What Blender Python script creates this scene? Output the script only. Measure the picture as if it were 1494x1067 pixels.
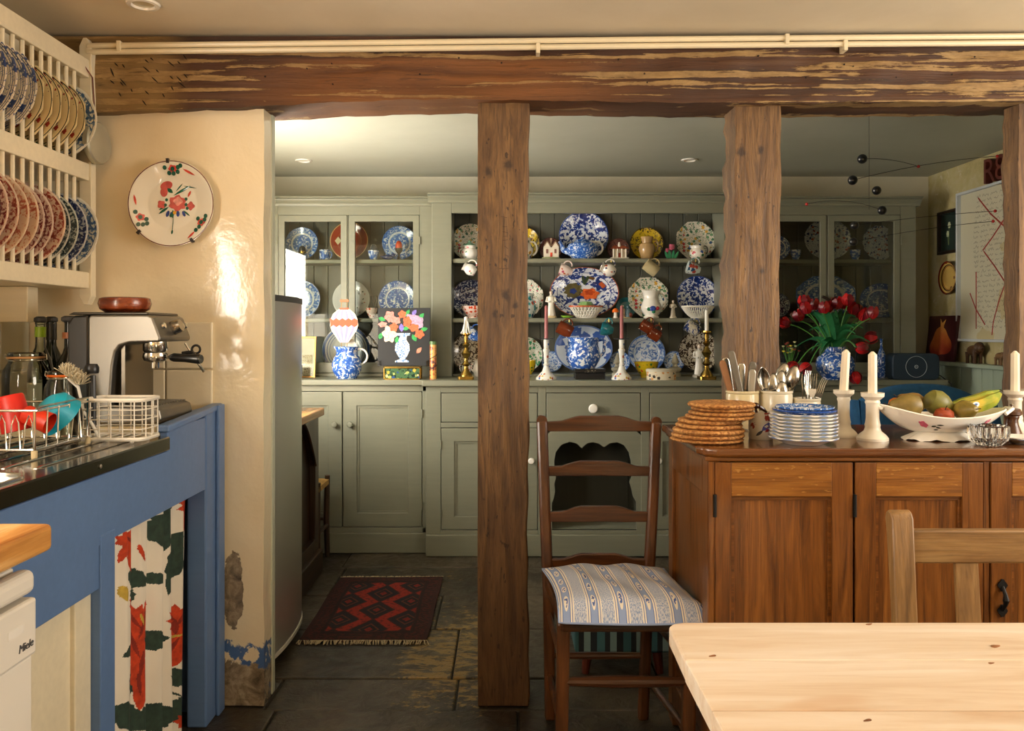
import bpy, math, random
from mathutils import Vector, Matrix
random.seed(7)
for o in list(bpy.data.objects): bpy.data.objects.remove(o)
SC = bpy.context.scene
COL = SC.collection
PI = math.pi

def lin(h):
    h = h.lstrip('#')
    c = [int(h[i:i+2], 16)/255 for i in (0, 2, 4)]
    return tuple(x/12.92 if x <= .04045 else ((x+.055)/1.055)**2.4 for x in c) + (1,)

# ---------------------------------------------------------------- camera, world, lights
F, VX, VY, EYE = 1200.0, 740.0, 481.0, 1.2
cd = bpy.data.cameras.new('camera'); cam = bpy.data.objects.new('camera', cd); COL.objects.link(cam)
cam.location = (0, 0, EYE); cam.rotation_euler = (PI/2, 0, 0)
cd.sensor_width = 36; cd.lens = F*36/1494; cd.shift_x = (747-VX)/1494; cd.shift_y = -(533.5-VY)/1494
cd.clip_start = .05
SC.camera = cam
SC.view_settings.view_transform = 'Standard'; SC.view_settings.look = 'None'
SC.view_settings.gamma = 1; SC.view_settings.use_curve_mapping = False
SC.view_settings.exposure = 0.12
SC.cycles.max_bounces = 8; SC.cycles.diffuse_bounces = 5; SC.cycles.glossy_bounces = 4
SC.cycles.transmission_bounces = 8; SC.cycles.transparent_max_bounces = 12
SC.cycles.caustics_reflective = False; SC.cycles.caustics_refractive = False
SC.cycles.sample_clamp_indirect = 4
W = bpy.data.worlds.new('sky'); SC.world = W; W.use_nodes = True
_bg = W.node_tree.nodes['Background']; _bg.inputs[0].default_value = lin('#cfdcec'); _bg.inputs[1].default_value = 1.0

def area_light(name, loc, rot, sx, sy, power, col):
    l = bpy.data.lights.new(name, 'AREA'); l.shape = 'RECTANGLE'; l.size = sx; l.size_y = sy
    l.energy = power; l.color = lin(col)[:3]
    o = bpy.data.objects.new(name, l); COL.objects.link(o); o.location = loc; o.rotation_euler = rot
    return o
XL, XR, YB, ZC = -1.52, 2.56, 5.0, 2.13      # left wall, right wall, back wall, ceiling
WIN = {1: (.15, 1.10, .98, 1.72), 2: (3.2, 3.88, 1.0, 1.76)}   # window openings in the left wall: y0 y1 z0 z1
WINB = (.35, 1.85, .98, 1.90)                 # window in the right wall of the front room: y0 y1 z0 z1
YF = -1.3
area_light('daylight_over_sink', (XL-.015, .625, 1.35), (0, -PI/2, 0), .74, .95, 40, '#fff3e2')
area_light('daylight_back_room', (XL-.015, 3.54, 1.38), (0, -PI/2, 0), .76, .68, 46, '#fffaf0')
area_light('daylight_garden_side', (XR+.015, 1.1, 1.44), (0, PI/2, 0), .92, 1.5, 58, '#fff3e2')
_s = bpy.data.lights.new('sun', 'SUN'); _s.energy = 110; _s.angle = .01; _s.color = lin('#fff2dc')[:3]
sun = bpy.data.objects.new('sun', _s); COL.objects.link(sun); sun.rotation_euler = Vector((.9, -.6, -.5)).to_track_quat('-Z', 'Y').to_euler()

def P(px, py, d): return Vector(((px-VX)*d/F, d, EYE-(py-VY)*d/F))
def PX(px, d): return (px-VX)*d/F
def PZ(py, d): return EYE-(py-VY)*d/F

# ---------------------------------------------------------------- material helpers
class NT:
    def __init__(s, name):
        s.m = bpy.data.materials.new(name); s.m.use_nodes = True
        s.t = s.m.node_tree; s.b = s.t.nodes['Principled BSDF']; s.out = s.t.nodes['Material Output']
        s._tc = None
    def n(s, typ, **kw):
        nd = s.t.nodes.new(typ)
        for k, v in kw.items(): setattr(nd, k, v)
        return nd
    def put(s, sock, v):
        if v is None: return
        if isinstance(v, bpy.types.NodeSocket): s.t.links.new(v, sock)
        else: sock.default_value = v
    def tc(s, which='Object'):
        if not s._tc: s._tc = s.n('ShaderNodeTexCoord')
        return s._tc.outputs[which]
    def map(s, vec, scale=(1, 1, 1), loc=(0, 0, 0), rot=(0, 0, 0)):
        nd = s.n('ShaderNodeMapping'); s.put(nd.inputs[0], vec)
        nd.inputs[1].default_value = loc; nd.inputs[2].default_value = rot; nd.inputs[3].default_value = scale
        return nd.outputs[0]
    def noise(s, vec, scale, detail=3, dist=0, rough=.5):
        nd = s.n('ShaderNodeTexNoise'); s.put(nd.inputs['Vector'], vec)
        nd.inputs['Scale'].default_value = scale; nd.inputs['Detail'].default_value = detail
        nd.inputs['Distortion'].default_value = dist; nd.inputs['Roughness'].default_value = rough
        return nd.outputs[0]
    def vor(s, vec, scale, feature='F1', rnd=1):
        nd = s.n('ShaderNodeTexVoronoi', feature=feature); s.put(nd.inputs['Vector'], vec)
        nd.inputs['Scale'].default_value = scale; nd.inputs['Randomness'].default_value = rnd
        return nd
    def math(s, op, a, b=None, c=None):
        nd = s.n('ShaderNodeMath', operation=op); s.put(nd.inputs[0], a); s.put(nd.inputs[1], b); s.put(nd.inputs[2], c)
        return nd.outputs[0]
    def step(s, x, lo, hi):
        nd = s.n('ShaderNodeMapRange', interpolation_type='SMOOTHSTEP'); s.put(nd.inputs[0], x)
        nd.inputs[1].default_value = lo; nd.inputs[2].default_value = hi
        return nd.outputs[0]
    def ramp(s, fac, stops, const=False):
        nd = s.n('ShaderNodeValToRGB'); s.put(nd.inputs[0], fac); cr = nd.color_ramp
        if const: cr.interpolation = 'CONSTANT'
        while len(cr.elements) < len(stops): cr.elements.new(.5)
        for e, (p, c) in zip(cr.elements, stops): e.position = p; e.color = lin(c) if isinstance(c, str) else c
        return nd.outputs[0]
    def mix(s, fac, a, b, mode='MIX'):
        nd = s.n('ShaderNodeMix', data_type='RGBA', blend_type=mode)
        s.put(nd.inputs[0], fac)
        s.put(nd.inputs[6], lin(a) if isinstance(a, str) else a); s.put(nd.inputs[7], lin(b) if isinstance(b, str) else b)
        return nd.outputs[2]
    def sep(s, vec):
        nd = s.n('ShaderNodeSeparateXYZ'); s.put(nd.inputs[0], vec); return nd.outputs
    def bump(s, h, strength=.3, dist=.01):
        nd = s.n('ShaderNodeBump'); s.put(nd.inputs['Height'], h)
        nd.inputs['Strength'].default_value = strength; nd.inputs['Distance'].default_value = dist
        s.t.links.new(nd.outputs[0], s.b.inputs['Normal'])
    def fin(s, col=None, rough=.5, metal=0, coat=0, spec=None):
        if col is not None: s.put(s.b.inputs['Base Color'], lin(col) if isinstance(col, str) else col)
        s.put(s.b.inputs['Roughness'], rough); s.put(s.b.inputs['Metallic'], metal)
        s.b.inputs['Coat Weight'].default_value = coat; s.b.inputs['Coat Roughness'].default_value = .08
        if spec is not None: s.b.inputs['Specular IOR Level'].default_value = spec
        return s.m
MC = {}
def plain(col, rough=.5, metal=0, var=.08, scale=9, bump=0, coat=0):
    k = ('p', col, rough, metal, var, scale, bump, coat)
    if k in MC: return MC[k]
    t = NT('plain_'+col.strip('#'))
    f = t.noise(t.tc(), scale, 4)
    c = lin(col); lo = tuple(x*(1-var) for x in c[:3])+(1,); hi = tuple(min(1, x*(1+var)) for x in c[:3])+(1,)
    cc = t.ramp(f, [(.3, lo), (.7, hi)])
    if bump: t.bump(t.noise(t.tc(), scale*4, 4), bump, .004)
    MC[k] = t.fin(cc, rough, metal, coat); return MC[k]
def wood(name, c1, c2, c3, axis='x', rough=.45, sc=1.0, coat=0, fleck=None):
    k = ('w', name, axis)
    if k in MC: return MC[k]
    t = NT(name+'_'+axis); s = [11*sc]*3; s['xyz'.index(axis)] = .8*sc
    v = t.map(t.tc(), s); f = t.noise(v, 1.6, 6, .9, .6)
    s2 = [90*sc]*3; s2['xyz'.index(axis)] = 3*sc
    g = t.noise(t.map(t.tc(), s2), 1.5, 3)
    c = t.ramp(f, [(.28, c1), (.5, c2), (.72, c3)])
    c = t.mix(t.math('MULTIPLY', t.step(g, .5, .75), .45), c, c1)
    if fleck:
        s3 = [150]*3; s3['xyz'.index(axis)] = 42
        c = t.mix(t.math('MULTIPLY', t.step(t.noise(t.map(t.tc(), s3, rot=(.3, .5, .3)), 1, 2), .64, .70), .5), c, fleck)
    t.bump(g, .25, .003)
    MC[k] = t.fin(c, rough, 0, coat); return MC[k]
def china(name, ground, inks=(), cover=.5, scale=7, rim=None, rings=(), blooms=(), bscale=6, bsize=.3, leaf=None, vec='UV', centre=None, rough=.12):
    """glazed pottery: inks = transfer print tones, blooms = flower spots, rings = (radius, half width, colour) on the unit disc"""
    if name in MC: return MC[name]
    t = NT(name); off = (hash_(name) % 97)*.37
    v = t.map(t.tc(vec), loc=(off, off*.7, 0)); uv = t.tc(vec)
    if vec != 'UV': v = t.map(t.tc(vec), scale=(14, 14, 14), loc=(off, off, off))
    col = lin(ground)
    if inks:
        a = t.noise(v, scale*.8, 3, 1.6); b = t.noise(v, scale*2.6, 2, .8)
        d = t.vor(v, scale*1.4).outputs['Distance']
        p = t.math('ADD', t.math('MULTIPLY', a, .68), t.math('ADD', t.math('MULTIPLY', b, .27), t.math('MULTIPLY', d, -.14)))
        lo = .42+.28*(.5-cover)
        m1 = t.step(p, lo-.015, lo+.015)
        col = t.mix(m1, col, inks[0])
        if len(inks) > 1: col = t.mix(t.step(p, lo+.045, lo+.075), col, inks[1])
        if centre: # open ground between the well print and the rim
            ln = t.n('ShaderNodeVectorMath', operation='LENGTH'); t.put(ln.inputs[0], uv); r = ln.outputs[1]
            band = t.math('MULTIPLY', t.step(r, centre-.05, centre-.02), t.math('SUBTRACT', 1, t.step(r, centre+.05, centre+.08)))
            col = t.mix(band, col, ground)
    if leaf:
        p = t.noise(v, scale*.8, 1, 2.2)
        ridge = t.math('ABSOLUTE', t.math('SUBTRACT', p, .5))
        col = t.mix(t.math('SUBTRACT', 1, t.step(ridge, .012, .03)), col, leaf)
        q = t.noise(t.map(v, loc=(3, 5, 2)), scale*1.3, 1)
        col = t.mix(t.step(q, .63, .66), col, leaf)
    if blooms:
        w = t.vor(v, bscale); wob = t.noise(v, bscale*4, 1)
        dd = t.math('ADD', w.outputs['Distance'], t.math('MULTIPLY', t.math('SUBTRACT', wob, .5), .5))
        st = [(i/len(blooms), c) for i, c in enumerate(blooms)]
        sx = t.sep(w.outputs['Color'])
        bc = t.ramp(sx[0], st, True)
        col = t.mix(t.math('SUBTRACT', 1, t.step(dd, bsize-.03, bsize+.03)), col, bc)
        if bscale < 5 and vec == 'UV': col = t.mix(t.math('SUBTRACT', 1, t.step(dd, bsize*.12, bsize*.2)), col, ground)
    if rings:
        ln = t.n('ShaderNodeVectorMath', operation='LENGTH'); t.put(ln.inputs[0], uv); r = ln.outputs[1]
        for rr, hw, c in rings:
            dd = t.math('ABSOLUTE', t.math('SUBTRACT', r, rr))
            col = t.mix(t.math('SUBTRACT', 1, t.step(dd, hw*.8, hw)), col, c)
    MC[name] = t.fin(col, rough, 0, .3); return MC[name]
def hash_(s): return sum((i+1)*ord(c) for i, c in enumerate(s))
def glassy(name, tint='#ffffff', solid=False, rough=0.0, gl=.9):
    if name in MC: return MC[name]
    t = NT(name)
    if solid:
        t.b.inputs['Transmission Weight'].default_value = 1; t.b.inputs['IOR'].default_value = 1.45
        MC[name] = t.fin(tint, rough); return t.m
    tr = t.n('ShaderNodeBsdfTransparent'); tr.inputs[0].default_value = lin(tint)
    g = t.n('ShaderNodeBsdfGlossy'); g.inputs['Roughness'].default_value = rough
    f = t.n('ShaderNodeFresnel'); f.inputs[0].default_value = 1.5
    mx = t.n('ShaderNodeMixShader'); t.put(mx.inputs[0], t.math('MULTIPLY', f.outputs[0], gl))
    t.t.links.new(tr.outputs[0], mx.inputs[1]); t.t.links.new(g.outputs[0], mx.inputs[2])
    t.t.links.new(mx.outputs[0], t.out.inputs[0]); MC[name] = t.m; return t.m

# ---------------------------------------------------------------- mesh helpers
I4 = Matrix.Identity(4)
def T(x=0, y=0, z=0): return Matrix.Translation((x, y, z))
def RX(a): return Matrix.Rotation(math.radians(a), 4, 'X')
def RY(a): return Matrix.Rotation(math.radians(a), 4, 'Y')
def RZ(a): return Matrix.Rotation(math.radians(a), 4, 'Z')
class MB:
    def __init__(s): s.v = []; s.f = []; s.uv = {}
    def add(s, vs, fs, M=None, uv=None):
        b = len(s.v)
        for i, q in enumerate(vs):
            s.v.append((M @ Vector(q)) if M is not None else Vector(q))
            if uv: s.uv[b+i] = uv[i]
        s.f += [tuple(b+i for i in f) for f in fs]; return s
    def box(s, x0, x1, y0, y1, z0, z1, M=None):
        v = [(x, y, z) for x in (x0, x1) for y in (y0, y1) for z in (z0, z1)]
        return s.add(v, [(0, 1, 3, 2), (4, 6, 7, 5), (0, 4, 5, 1), (2, 3, 7, 6), (0, 2, 6, 4), (1, 5, 7, 3)], M)
    def lathe(s, prof, n=28, M=None, mod=None, R=None):
        """prof: (r, z) from one end of the surface to the other; uv = unit disc when R is given"""
        vs, fs, uv, rows = [], [], [], []
        for r, z in prof:
            if r < 1e-6:
                rows.append([len(vs)]); vs.append((0, 0, z)); uv.append((0, 0)); continue
            row = []
            for k in range(n):
                a = 2*PI*k/n; rr = r*(mod(a, r, z) if mod else 1)
                row.append(len(vs)); vs.append((rr*math.cos(a), rr*math.sin(a), z))
                uv.append((rr*math.cos(a)/R, rr*math.sin(a)/R) if R else (k/n, z))
            rows.append(row)
        for a, b in zip(rows, rows[1:]):
            for k in range(n):
                k2 = (k+1) % n
                if len(a) == 1 and len(b) == 1: break
                if len(a) == 1: fs.append((a[0], b[k2], b[k]))
                elif len(b) == 1: fs.append((a[k], a[k2], b[0]))
                else: fs.append((a[k], a[k2], b[k2], b[k]))
        return s.add(vs, fs, M, uv)
    def tube(s, pts, r, n=8, closed=False, M=None, flat=1.0):
        pts = [Vector(p) for p in pts]; m = len(pts); vs, fs = [], []
        up = None
        for i, p in enumerate(pts):
            if closed: d = pts[(i+1) % m]-pts[i-1]
            else: d = pts[min(i+1, m-1)]-pts[max(i-1, 0)]
            d.normalize()
            if up is None:
                up = Vector((0, 0, 1)) if abs(d.z) < .9 else Vector((1, 0, 0))
            sd = d.cross(up).normalized(); up = sd.cross(d).normalized()
            ri = r[i] if isinstance(r, (list, tuple)) else r
            for k in range(n):
                a = 2*PI*k/n; vs.append(p+sd*(math.cos(a)*ri)+up*(math.sin(a)*ri*flat))
        for i in range(m if closed else m-1):
            j = (i+1) % m
            for k in range(n): k2 = (k+1) % n; fs.append((i*n+k, i*n+k2, j*n+k2, j*n+k))
        if not closed: fs.append(tuple(range(n))[::-1]); fs.append(tuple((m-1)*n+k for k in range(n)))
        return s.add(vs, fs, M)
    def prism(s, poly, h0, h1, M=None):
        """poly in the local xy plane, extruded along z"""
        n = len(poly)
        v = [(x, y, h0) for x, y in poly]+[(x, y, h1) for x, y in poly]
        f = [tuple(range(n))[::-1], tuple(range(n, 2*n))]+[(i, (i+1) % n, n+(i+1) % n, n+i) for i in range(n)]
        return s.add(v, f, M)
    def plate_with_hole(s, outer, inner, h0, h1, M=None):
        """ring between two outlines with the same number of points"""
        n = len(outer); v = []
        for h in (h0, h1): v += [(x, y, h) for x, y in outer]+[(x, y, h) for x, y in inner]
        f = []
        for i in range(n):
            j = (i+1) % n
            f += [(i, n+i, n+j, j), (2*n+i, 2*n+j, 3*n+j, 3*n+i), (i, j, 2*n+j, 2*n+i), (n+i, 3*n+i, 3*n+j, n+j)]
        return s.add(v, f, M)
    def ball(s, c, r, n=14, M=None):
        r = (r, r, r) if not isinstance(r, (tuple, list)) else r
        pr = [(math.sin(PI*i/(n//2+2)), -math.cos(PI*i/(n//2+2))) for i in range(n//2+3)]
        pr[0] = (0, -1); pr[-1] = (0, 1)
        m = T(*c) @ Matrix.Diagonal((r[0], r[1], r[2], 1))
        return s.lathe(pr, n, (M @ m) if M is not None else m)
    def grid(s, fn, nu, nv, M=None):
        v = [fn(i/nu, j/nv) for j in range(nv+1) for i in range(nu+1)]
        f = [(j*(nu+1)+i, j*(nu+1)+i+1, (j+1)*(nu+1)+i+1, (j+1)*(nu+1)+i) for j in range(nv) for i in range(nu)]
        uv = [(i/nu, j/nv) for j in range(nv+1) for i in range(nu+1)]
        return s.add(v, f, M, uv)
    def mesh(s, name, smooth=35):
        me = bpy.data.meshes.new(name); me.from_pydata([tuple(q) for q in s.v], [], s.f)
        if s.uv:
            l = me.uv_layers.new(name='UVMap')
            for lp in me.loops: l.data[lp.index].uv = s.uv.get(lp.vertex_index, (0, 0))
        me.update(); 
        import bmesh
        bm = bmesh.new(); bm.from_mesh(me); bmesh.ops.recalc_face_normals(bm, faces=bm.faces); bm.to_mesh(me); bm.free()
        if smooth:
            me.shade_smooth(); me.set_sharp_from_angle(angle=math.radians(smooth))
        return me
    def build(s, name, mat, parent=None, smooth=35, bevel=0, seg=2, **tags):
        me = s.mesh(name, smooth)
        if mat: me.materials.append(mat)
        o = bpy.data.objects.new(name, me); COL.objects.link(o); o.parent = parent
        if bevel:
            m = o.modifiers.new('edge', 'BEVEL'); m.width = bevel; m.segments = seg; m.limit_method = 'ANGLE'
            m.harden_normals = False
        for k, v in tags.items(): o[k] = v
        return o
def thing(name, label, cat, loc=(0, 0, 0), rz=0, group=None, M=None):
    o = bpy.data.objects.new(name, None); COL.objects.link(o); o.empty_display_size = .05
    if M is not None: o.matrix_world = M
    else: o.location = loc; o.rotation_euler = (0, 0, math.radians(rz))
    o['label'] = label; o['category'] = cat
    if group: o['group'] = group
    return o
def tag(o, label, cat, group=None, loc=None, M=None):
    o['label'] = label; o['category'] = cat
    if group: o['group'] = group
    if loc: o.location = loc
    if M is not None: o.matrix_world = M
    return o
def copy_part(o, parent, loc=None, M=None):
    c = o.copy(); COL.objects.link(c); c.parent = parent
    if loc is not None: c.location = loc
    if M is not None: c.matrix_local = M
    return c
def box(name, mat, parent, x0, x1, y0, y1, z0, z1, bevel=0, **kw):
    return MB().box(x0, x1, y0, y1, z0, z1).build(name, mat, parent, 0, bevel, **kw)
def ell(cx, cy, rx, ry, rot=0, n=14, k=0, ph=0):
    """ellipse outline, with k bumps when asked"""
    a0 = math.radians(rot); out = []
    for i in range(n):
        a = 2*PI*i/n; q = 1+(k and .16*math.cos(k*a+ph))
        x, y = rx*q*math.cos(a), ry*q*math.sin(a)
        out.append((cx+x*math.cos(a0)-y*math.sin(a0), cy+x*math.sin(a0)+y*math.cos(a0)))
    return out
def leafpoly(cx, cy, L, w, rot):
    a0 = math.radians(rot); out = []
    for t, q in ((0, 0), (.25, .8), (.5, 1), (.75, .7), (1, 0), (.75, -.7), (.5, -1), (.25, -.8)):
        x, y = (t-.5)*L, q*w/2
        out.append((cx+x*math.cos(a0)-y*math.sin(a0), cy+x*math.sin(a0)+y*math.cos(a0)))
    return out

# ---------------------------------------------------------------- shared materials
def paint_mat(name, col, rough=.35, dark=None, brush='x'):
    t = NT(name); s = [30]*3; s['xyz'.index(brush)] = 2
    f = t.noise(t.map(t.tc(), s), 2, 4); g = t.noise(t.tc(), 3, 4)
    c = lin(col); d = tuple(x*.86 for x in c[:3])+(1,)
    cc = t.ramp(t.math('ADD', t.math('MULTIPLY', f, .4), t.math('MULTIPLY', g, .6)), [(.35, d), (.65, c)])
    t.bump(f, .12, .003); return t.fin(cc, rough)
SAGE = paint_mat('sage_paint', '#7e7f6e', .38)
SAGE_IN = paint_mat('sage_paint_shaded', '#55574c', .5, brush='z')  # same sage for interior boards, with the shade inside put into the colour
CREAM = paint_mat('cream_gloss', '#e8dcbf', .3)
BLUE = paint_mat('blue_paint', '#5f7dab', .38)
STEEL = plain('#b9b8b2', .28, 1, .12, 6)
STEELD = plain('#8d8b84', .2, 1, .2, 5)
CHROME = plain('#d8d8d4', .12, 1, .05, 5)
BRASS = plain('#a98a45', .25, 1, .2, 20)
IRON = plain('#1d1b19', .5, .6, .1)
WHITE = plain('#f0ece2', .15, 0, .03, 8, 0, .3)
IVORY = plain('#ece1c6', .35, 0, .04, 8)
BLACK = plain('#121214', .35, 0, .1)
OAKP = lambda ax: wood('oak_post', '#4a2e18', '#80592f', '#a57a48', ax, .6)
SIDE = lambda ax: wood('sideboard_oak', '#42220b', '#714218', '#8e5823', ax, .3, 2.4, .2)
SIDEF = lambda ax: wood('sideboard_figured_oak', '#54300f', '#86531f', '#9c682c', ax, .3, 2.4, .2, '#c08c48')
CHAIRW = lambda ax: wood('chair_wood', '#2a1408', '#4f2c12', '#6d401c', ax, .32, 1.5, .2)
PALE = lambda ax: wood('pale_oak', '#604526', '#8a673c', '#a68453', ax, .45, 1.5)
DARKW = lambda ax: wood('dark_wood', '#1c0e06', '#34200f', '#4a2e16', ax, .35, 1.5, .2)
# ================================================================ ROOM
def struct(o): o['kind'] = 'structure'; return o
def m_floor():
    t = NT('old_stone'); v = t.tc('Object')
    a = t.noise(v, 2.2, 6, .4, .6); b = t.noise(v, 14, 5, .6, .65)
    c = t.ramp(a, [(.3, '#211c15'), (.5, '#3c352a'), (.7, '#5a5040')])
    c = t.mix(t.math('MULTIPLY', t.step(b, .45, .7), .5), c, '#2a241b')
    # worn ochre floor paint, in islands
    fl = t.noise(t.map(v, (1.3, 2.2, 1)), 15, 6, .3, .7); isl = t.noise(v, 2.3, 2); x, y, z = t.sep(v)
    ex = t.math('MULTIPLY', t.math('SUBTRACT', x, -.2), 1/.2); ey = t.math('MULTIPLY', t.math('SUBTRACT', y, 3.15), 1/.66)
    e = t.math('ADD', t.math('MULTIPLY', ex, ex), t.math('MULTIPLY', ey, ey))
    k = t.math('ADD', t.math('SUBTRACT', t.math('MULTIPLY', isl, .6), t.math('MINIMUM', t.math('MULTIPLY', e, .13), .32)), t.math('MULTIPLY', t.math('SUBTRACT', fl, .5), .9))
    holes = t.step(t.noise(t.map(v, (1, 2.4, 1), (3, 1, 0)), 11, 6, .4, .75), .46, .52)
    c = t.mix(t.math('MULTIPLY', t.math('MULTIPLY', t.step(k, .19, .27), holes), .8), c, '#967c42')
    t.bump(t.math('ADD', b, t.math('MULTIPLY', a, .8)), .6, .012)
    return t.fin(c, t.ramp(b, [(.3, (.28,)*3+(1,)), (.7, (.55,)*3+(1,))]))
STONE = m_floor()
fl = struct(box('floor', plain('#241f18', .8), None, XL-.2, XR+.2, YF-.2, YB+.2, -.12, -.012))
ys = [YF, -.5, .3, .95, 1.55, 2.1, 2.6, 2.84, 3.3, 3.72, 4.16, 4.6, YB]
for j in range(len(ys)-1):
    x = XL - random.random()*.3
    while x < XR:
        w = random.uniform(.55, 1.0); x1 = min(x+w, XR)
        x0 = max(x, XL)
        if x1-x0 > .06:
            h = random.uniform(-.006, .0)
            b = MB().box(x0+.003, x1-.003, ys[j]+.003, ys[j+1]-.003, -.06, h)
            b.build('flagstone', STONE, fl, 0, .006)
        x += w

def m_plaster(name, c1, c2, rough=.4, bs=.25, sc=3):
    t = NT(name); f = t.noise(t.tc(), sc, 5, .3, .6); g = t.noise(t.tc(), sc*6, 5, .5, .6)
    t.bump(t.math('ADD', f, t.math('MULTIPLY', g, .35)), bs, .02)
    return t.fin(t.ramp(f, [(.35, c1), (.65, c2)]), rough)
CEILM = m_plaster('ceiling_plaster', '#d9cdb4', '#e4d9c2', .55, .12, 2)
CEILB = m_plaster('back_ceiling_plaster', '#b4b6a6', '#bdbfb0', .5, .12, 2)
CREAMW = m_plaster('cream_wall_gloss', '#e6d8b8', '#ecdfc2', .3, .25, 4)
struct(box('ceiling', CEILM, None, XL-.2, XR+.2, YF-.2, 2.66, ZC, ZC+.1))
struct(box('ceiling_back_room', CEILB, None, XL-.2, XR+.2, 2.661, YB+.2, ZC, ZC+.1))
struct(box('wall_back', m_plaster('back_wall', '#d9d5c2', '#e3dfcd', .6, .15), None, XL-.2, XR+.2, YB, YB+.12, 0, ZC))
wf = struct(box('wall_front', CREAMW, None, XL-.2, XR+.2, YF-.12, YF, 0, ZC))
# left wall with two window openings
wl = MB()
segs = [(YF, WIN[1][0]), (WIN[1][1], WIN[2][0]), (WIN[2][1], YB)]
for a, b in segs: wl.box(XL-.12, XL, a, b, 0, ZC)
for k in (1, 2):
    y0, y1, z0, z1 = WIN[k]; wl.box(XL-.12, XL, y0, y1, 0, z0); wl.box(XL-.12, XL, y0, y1, z1, ZC)
struct(wl.build('wall_left', CREAMW, None, 0))
def m_right():
    t = NT('bare_lime_plaster'); f = t.noise(t.tc(), 3.5, 6, .6, .65); g = t.noise(t.tc(), 16, 5, .5, .7)
    c = t.ramp(f, [(.25, '#8d845c'), (.45, '#b3a674'), (.6, '#bfb68f'), (.75, '#9a9a84')])
    c = t.mix(t.math('MULTIPLY', t.step(g, .58, .68), .6), c, '#d2ccb4'); t.bump(g, .5, .01); return t.fin(c, .8)
wr = struct(box('wall_right', m_right(), None, XR, XR+.12, 2.7, YB, 0, ZC))
wr2 = MB()
for a, b, c, d in ((YF, WINB[0], 0, ZC), (WINB[1], 2.7, 0, ZC), (WINB[0], WINB[1], 0, WINB[2]), (WINB[0], WINB[1], WINB[3], ZC)): wr2.box(XR, XR+.12, a, b, c, d)
struct(wr2.build('wall_right_kitchen', CREAMW, None, 0))
def window(n, M, w, h):
    """frame lies in the local xy plane, w wide, h tall, centred"""
    f = MB(); b = .05
    for x0, x1, y0, y1 in ((-w/2, w/2, -h/2, -h/2+b), (-w/2, w/2, h/2-b, h/2), (-w/2, -w/2+b, -h/2, h/2), (w/2-b, w/2, -h/2, h/2), (-.02, .02, -h/2, h/2)):
        f.box(x0, x1, y0, y1, -.03, .03)
    o = f.build('window_%d' % n, CREAM, None, 0); o.matrix_world = M; struct(o)
    for s in (-1, 1):
        MB().box(min(s*.02, s*(w/2-b)), max(s*.02, s*(w/2-b)), -h/2+b, h/2-b, -.003, .003).build('pane', glassy('window_glass', gl=.5), o, 0)
    return o
for k in (1, 2):
    y0, y1, z0, z1 = WIN[k]
    window(k, T(XL-.06, (y0+y1)/2, (z0+z1)/2) @ RZ(90) @ RX(90), y1-y0, z1-z0)
window(3, T(XR+.06, (WINB[0]+WINB[1])/2, (WINB[2]+WINB[3])/2) @ RZ(90) @ RX(90), WINB[1]-WINB[0], WINB[3]-WINB[2])

# pier wall between the two rooms
def m_pier():
    t = NT('cream_pier'); v = t.tc(); x, y, z = t.sep(v)
    f = t.noise(v, 4, 5, .3, .6); g = t.noise(v, 22, 5, .5, .7); h = t.noise(v, 7, 6, .4, .65)
    c = t.ramp(f, [(.3, '#e8d8b6'), (.7, '#eee0c2')])
    nz = t.math('ADD', z, t.math('MULTIPLY', t.math('SUBTRACT', h, .5), .22))
    stone = t.ramp(g, [(.3, '#4b4238'), (.5, '#8a7a64'), (.7, '#b8aa92')])
    # bare masonry low down, a flake of old blue, and one long chip
    c = t.mix(t.math('MULTIPLY', t.math('SUBTRACT', 1, t.step(nz, .2, .21)), t.step(t.noise(v, 11, 5, .3, .65), .46, .49)), c, '#4a6ba0')
    c = t.mix(t.math('MULTIPLY', t.math('SUBTRACT', 1, t.step(nz, .13, .14)), t.step(t.noise(v, 9, 5, .3, .65), .40, .43)), c, stone)
    dx = t.math('MULTIPLY', t.math('SUBTRACT', x, -.872), 1/.034); dz = t.math('MULTIPLY', t.math('SUBTRACT', z, .36), 1/.12)
    e = t.math('ADD', t.math('ADD', t.math('MULTIPLY', dx, dx), t.math('MULTIPLY', dz, dz)), t.math('MULTIPLY', t.math('SUBTRACT', h, .5), 4))
    chip = t.math('SUBTRACT', 1, t.step(e, .9, 1.0)); c = t.mix(chip, c, stone)
    t.bump(t.math('SUBTRACT', t.math('ADD', t.math('MULTIPLY', f, .8), t.math('MULTIPLY', g, .12)), t.math('MULTIPLY', chip, .6)), .3, .02)
    return t.fin(c, t.math('ADD', .12, t.math('MULTIPLY', chip, .5)), coat=.5)
XP = -.775
pier = MB()
pier.grid(lambda u, v: (XL+(XP-XL)*u+(.0015*math.sin(v*23)+.001*math.sin(v*61) if u == 1 else 0), 2.62+.004*math.sin(u*9+v*5)*(u < 1), v*1.94), 12, 40)
pier.grid(lambda u, v: (XP+.0015*math.sin(v*23)+.001*math.sin(v*61), 2.62+.1*u, v*1.94), 4, 40)
pier.grid(lambda u, v: (XL+(XP-XL)*u+(.0015*math.sin(v*23)+.001*math.sin(v*61) if u == 1 else 0), 2.72, v*1.94), 2, 40)
pw = struct(pier.build('wall_pier', m_pier(), None, 60))
MB().box(XP-.03, XP+.004, 2.70, 2.735, 0, 1.92).build('jamb_board', paint_mat('pale_green_gloss', '#c4c8b4', .3), pw, 0, .004)
TILE = m_plaster('cream_tile', '#e3d6b8', '#e9dec4', .15, .1, 5)
TILEG = m_plaster('grey_tile', '#c2bfa8', '#cbc8b2', .15, .1, 5)
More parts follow.
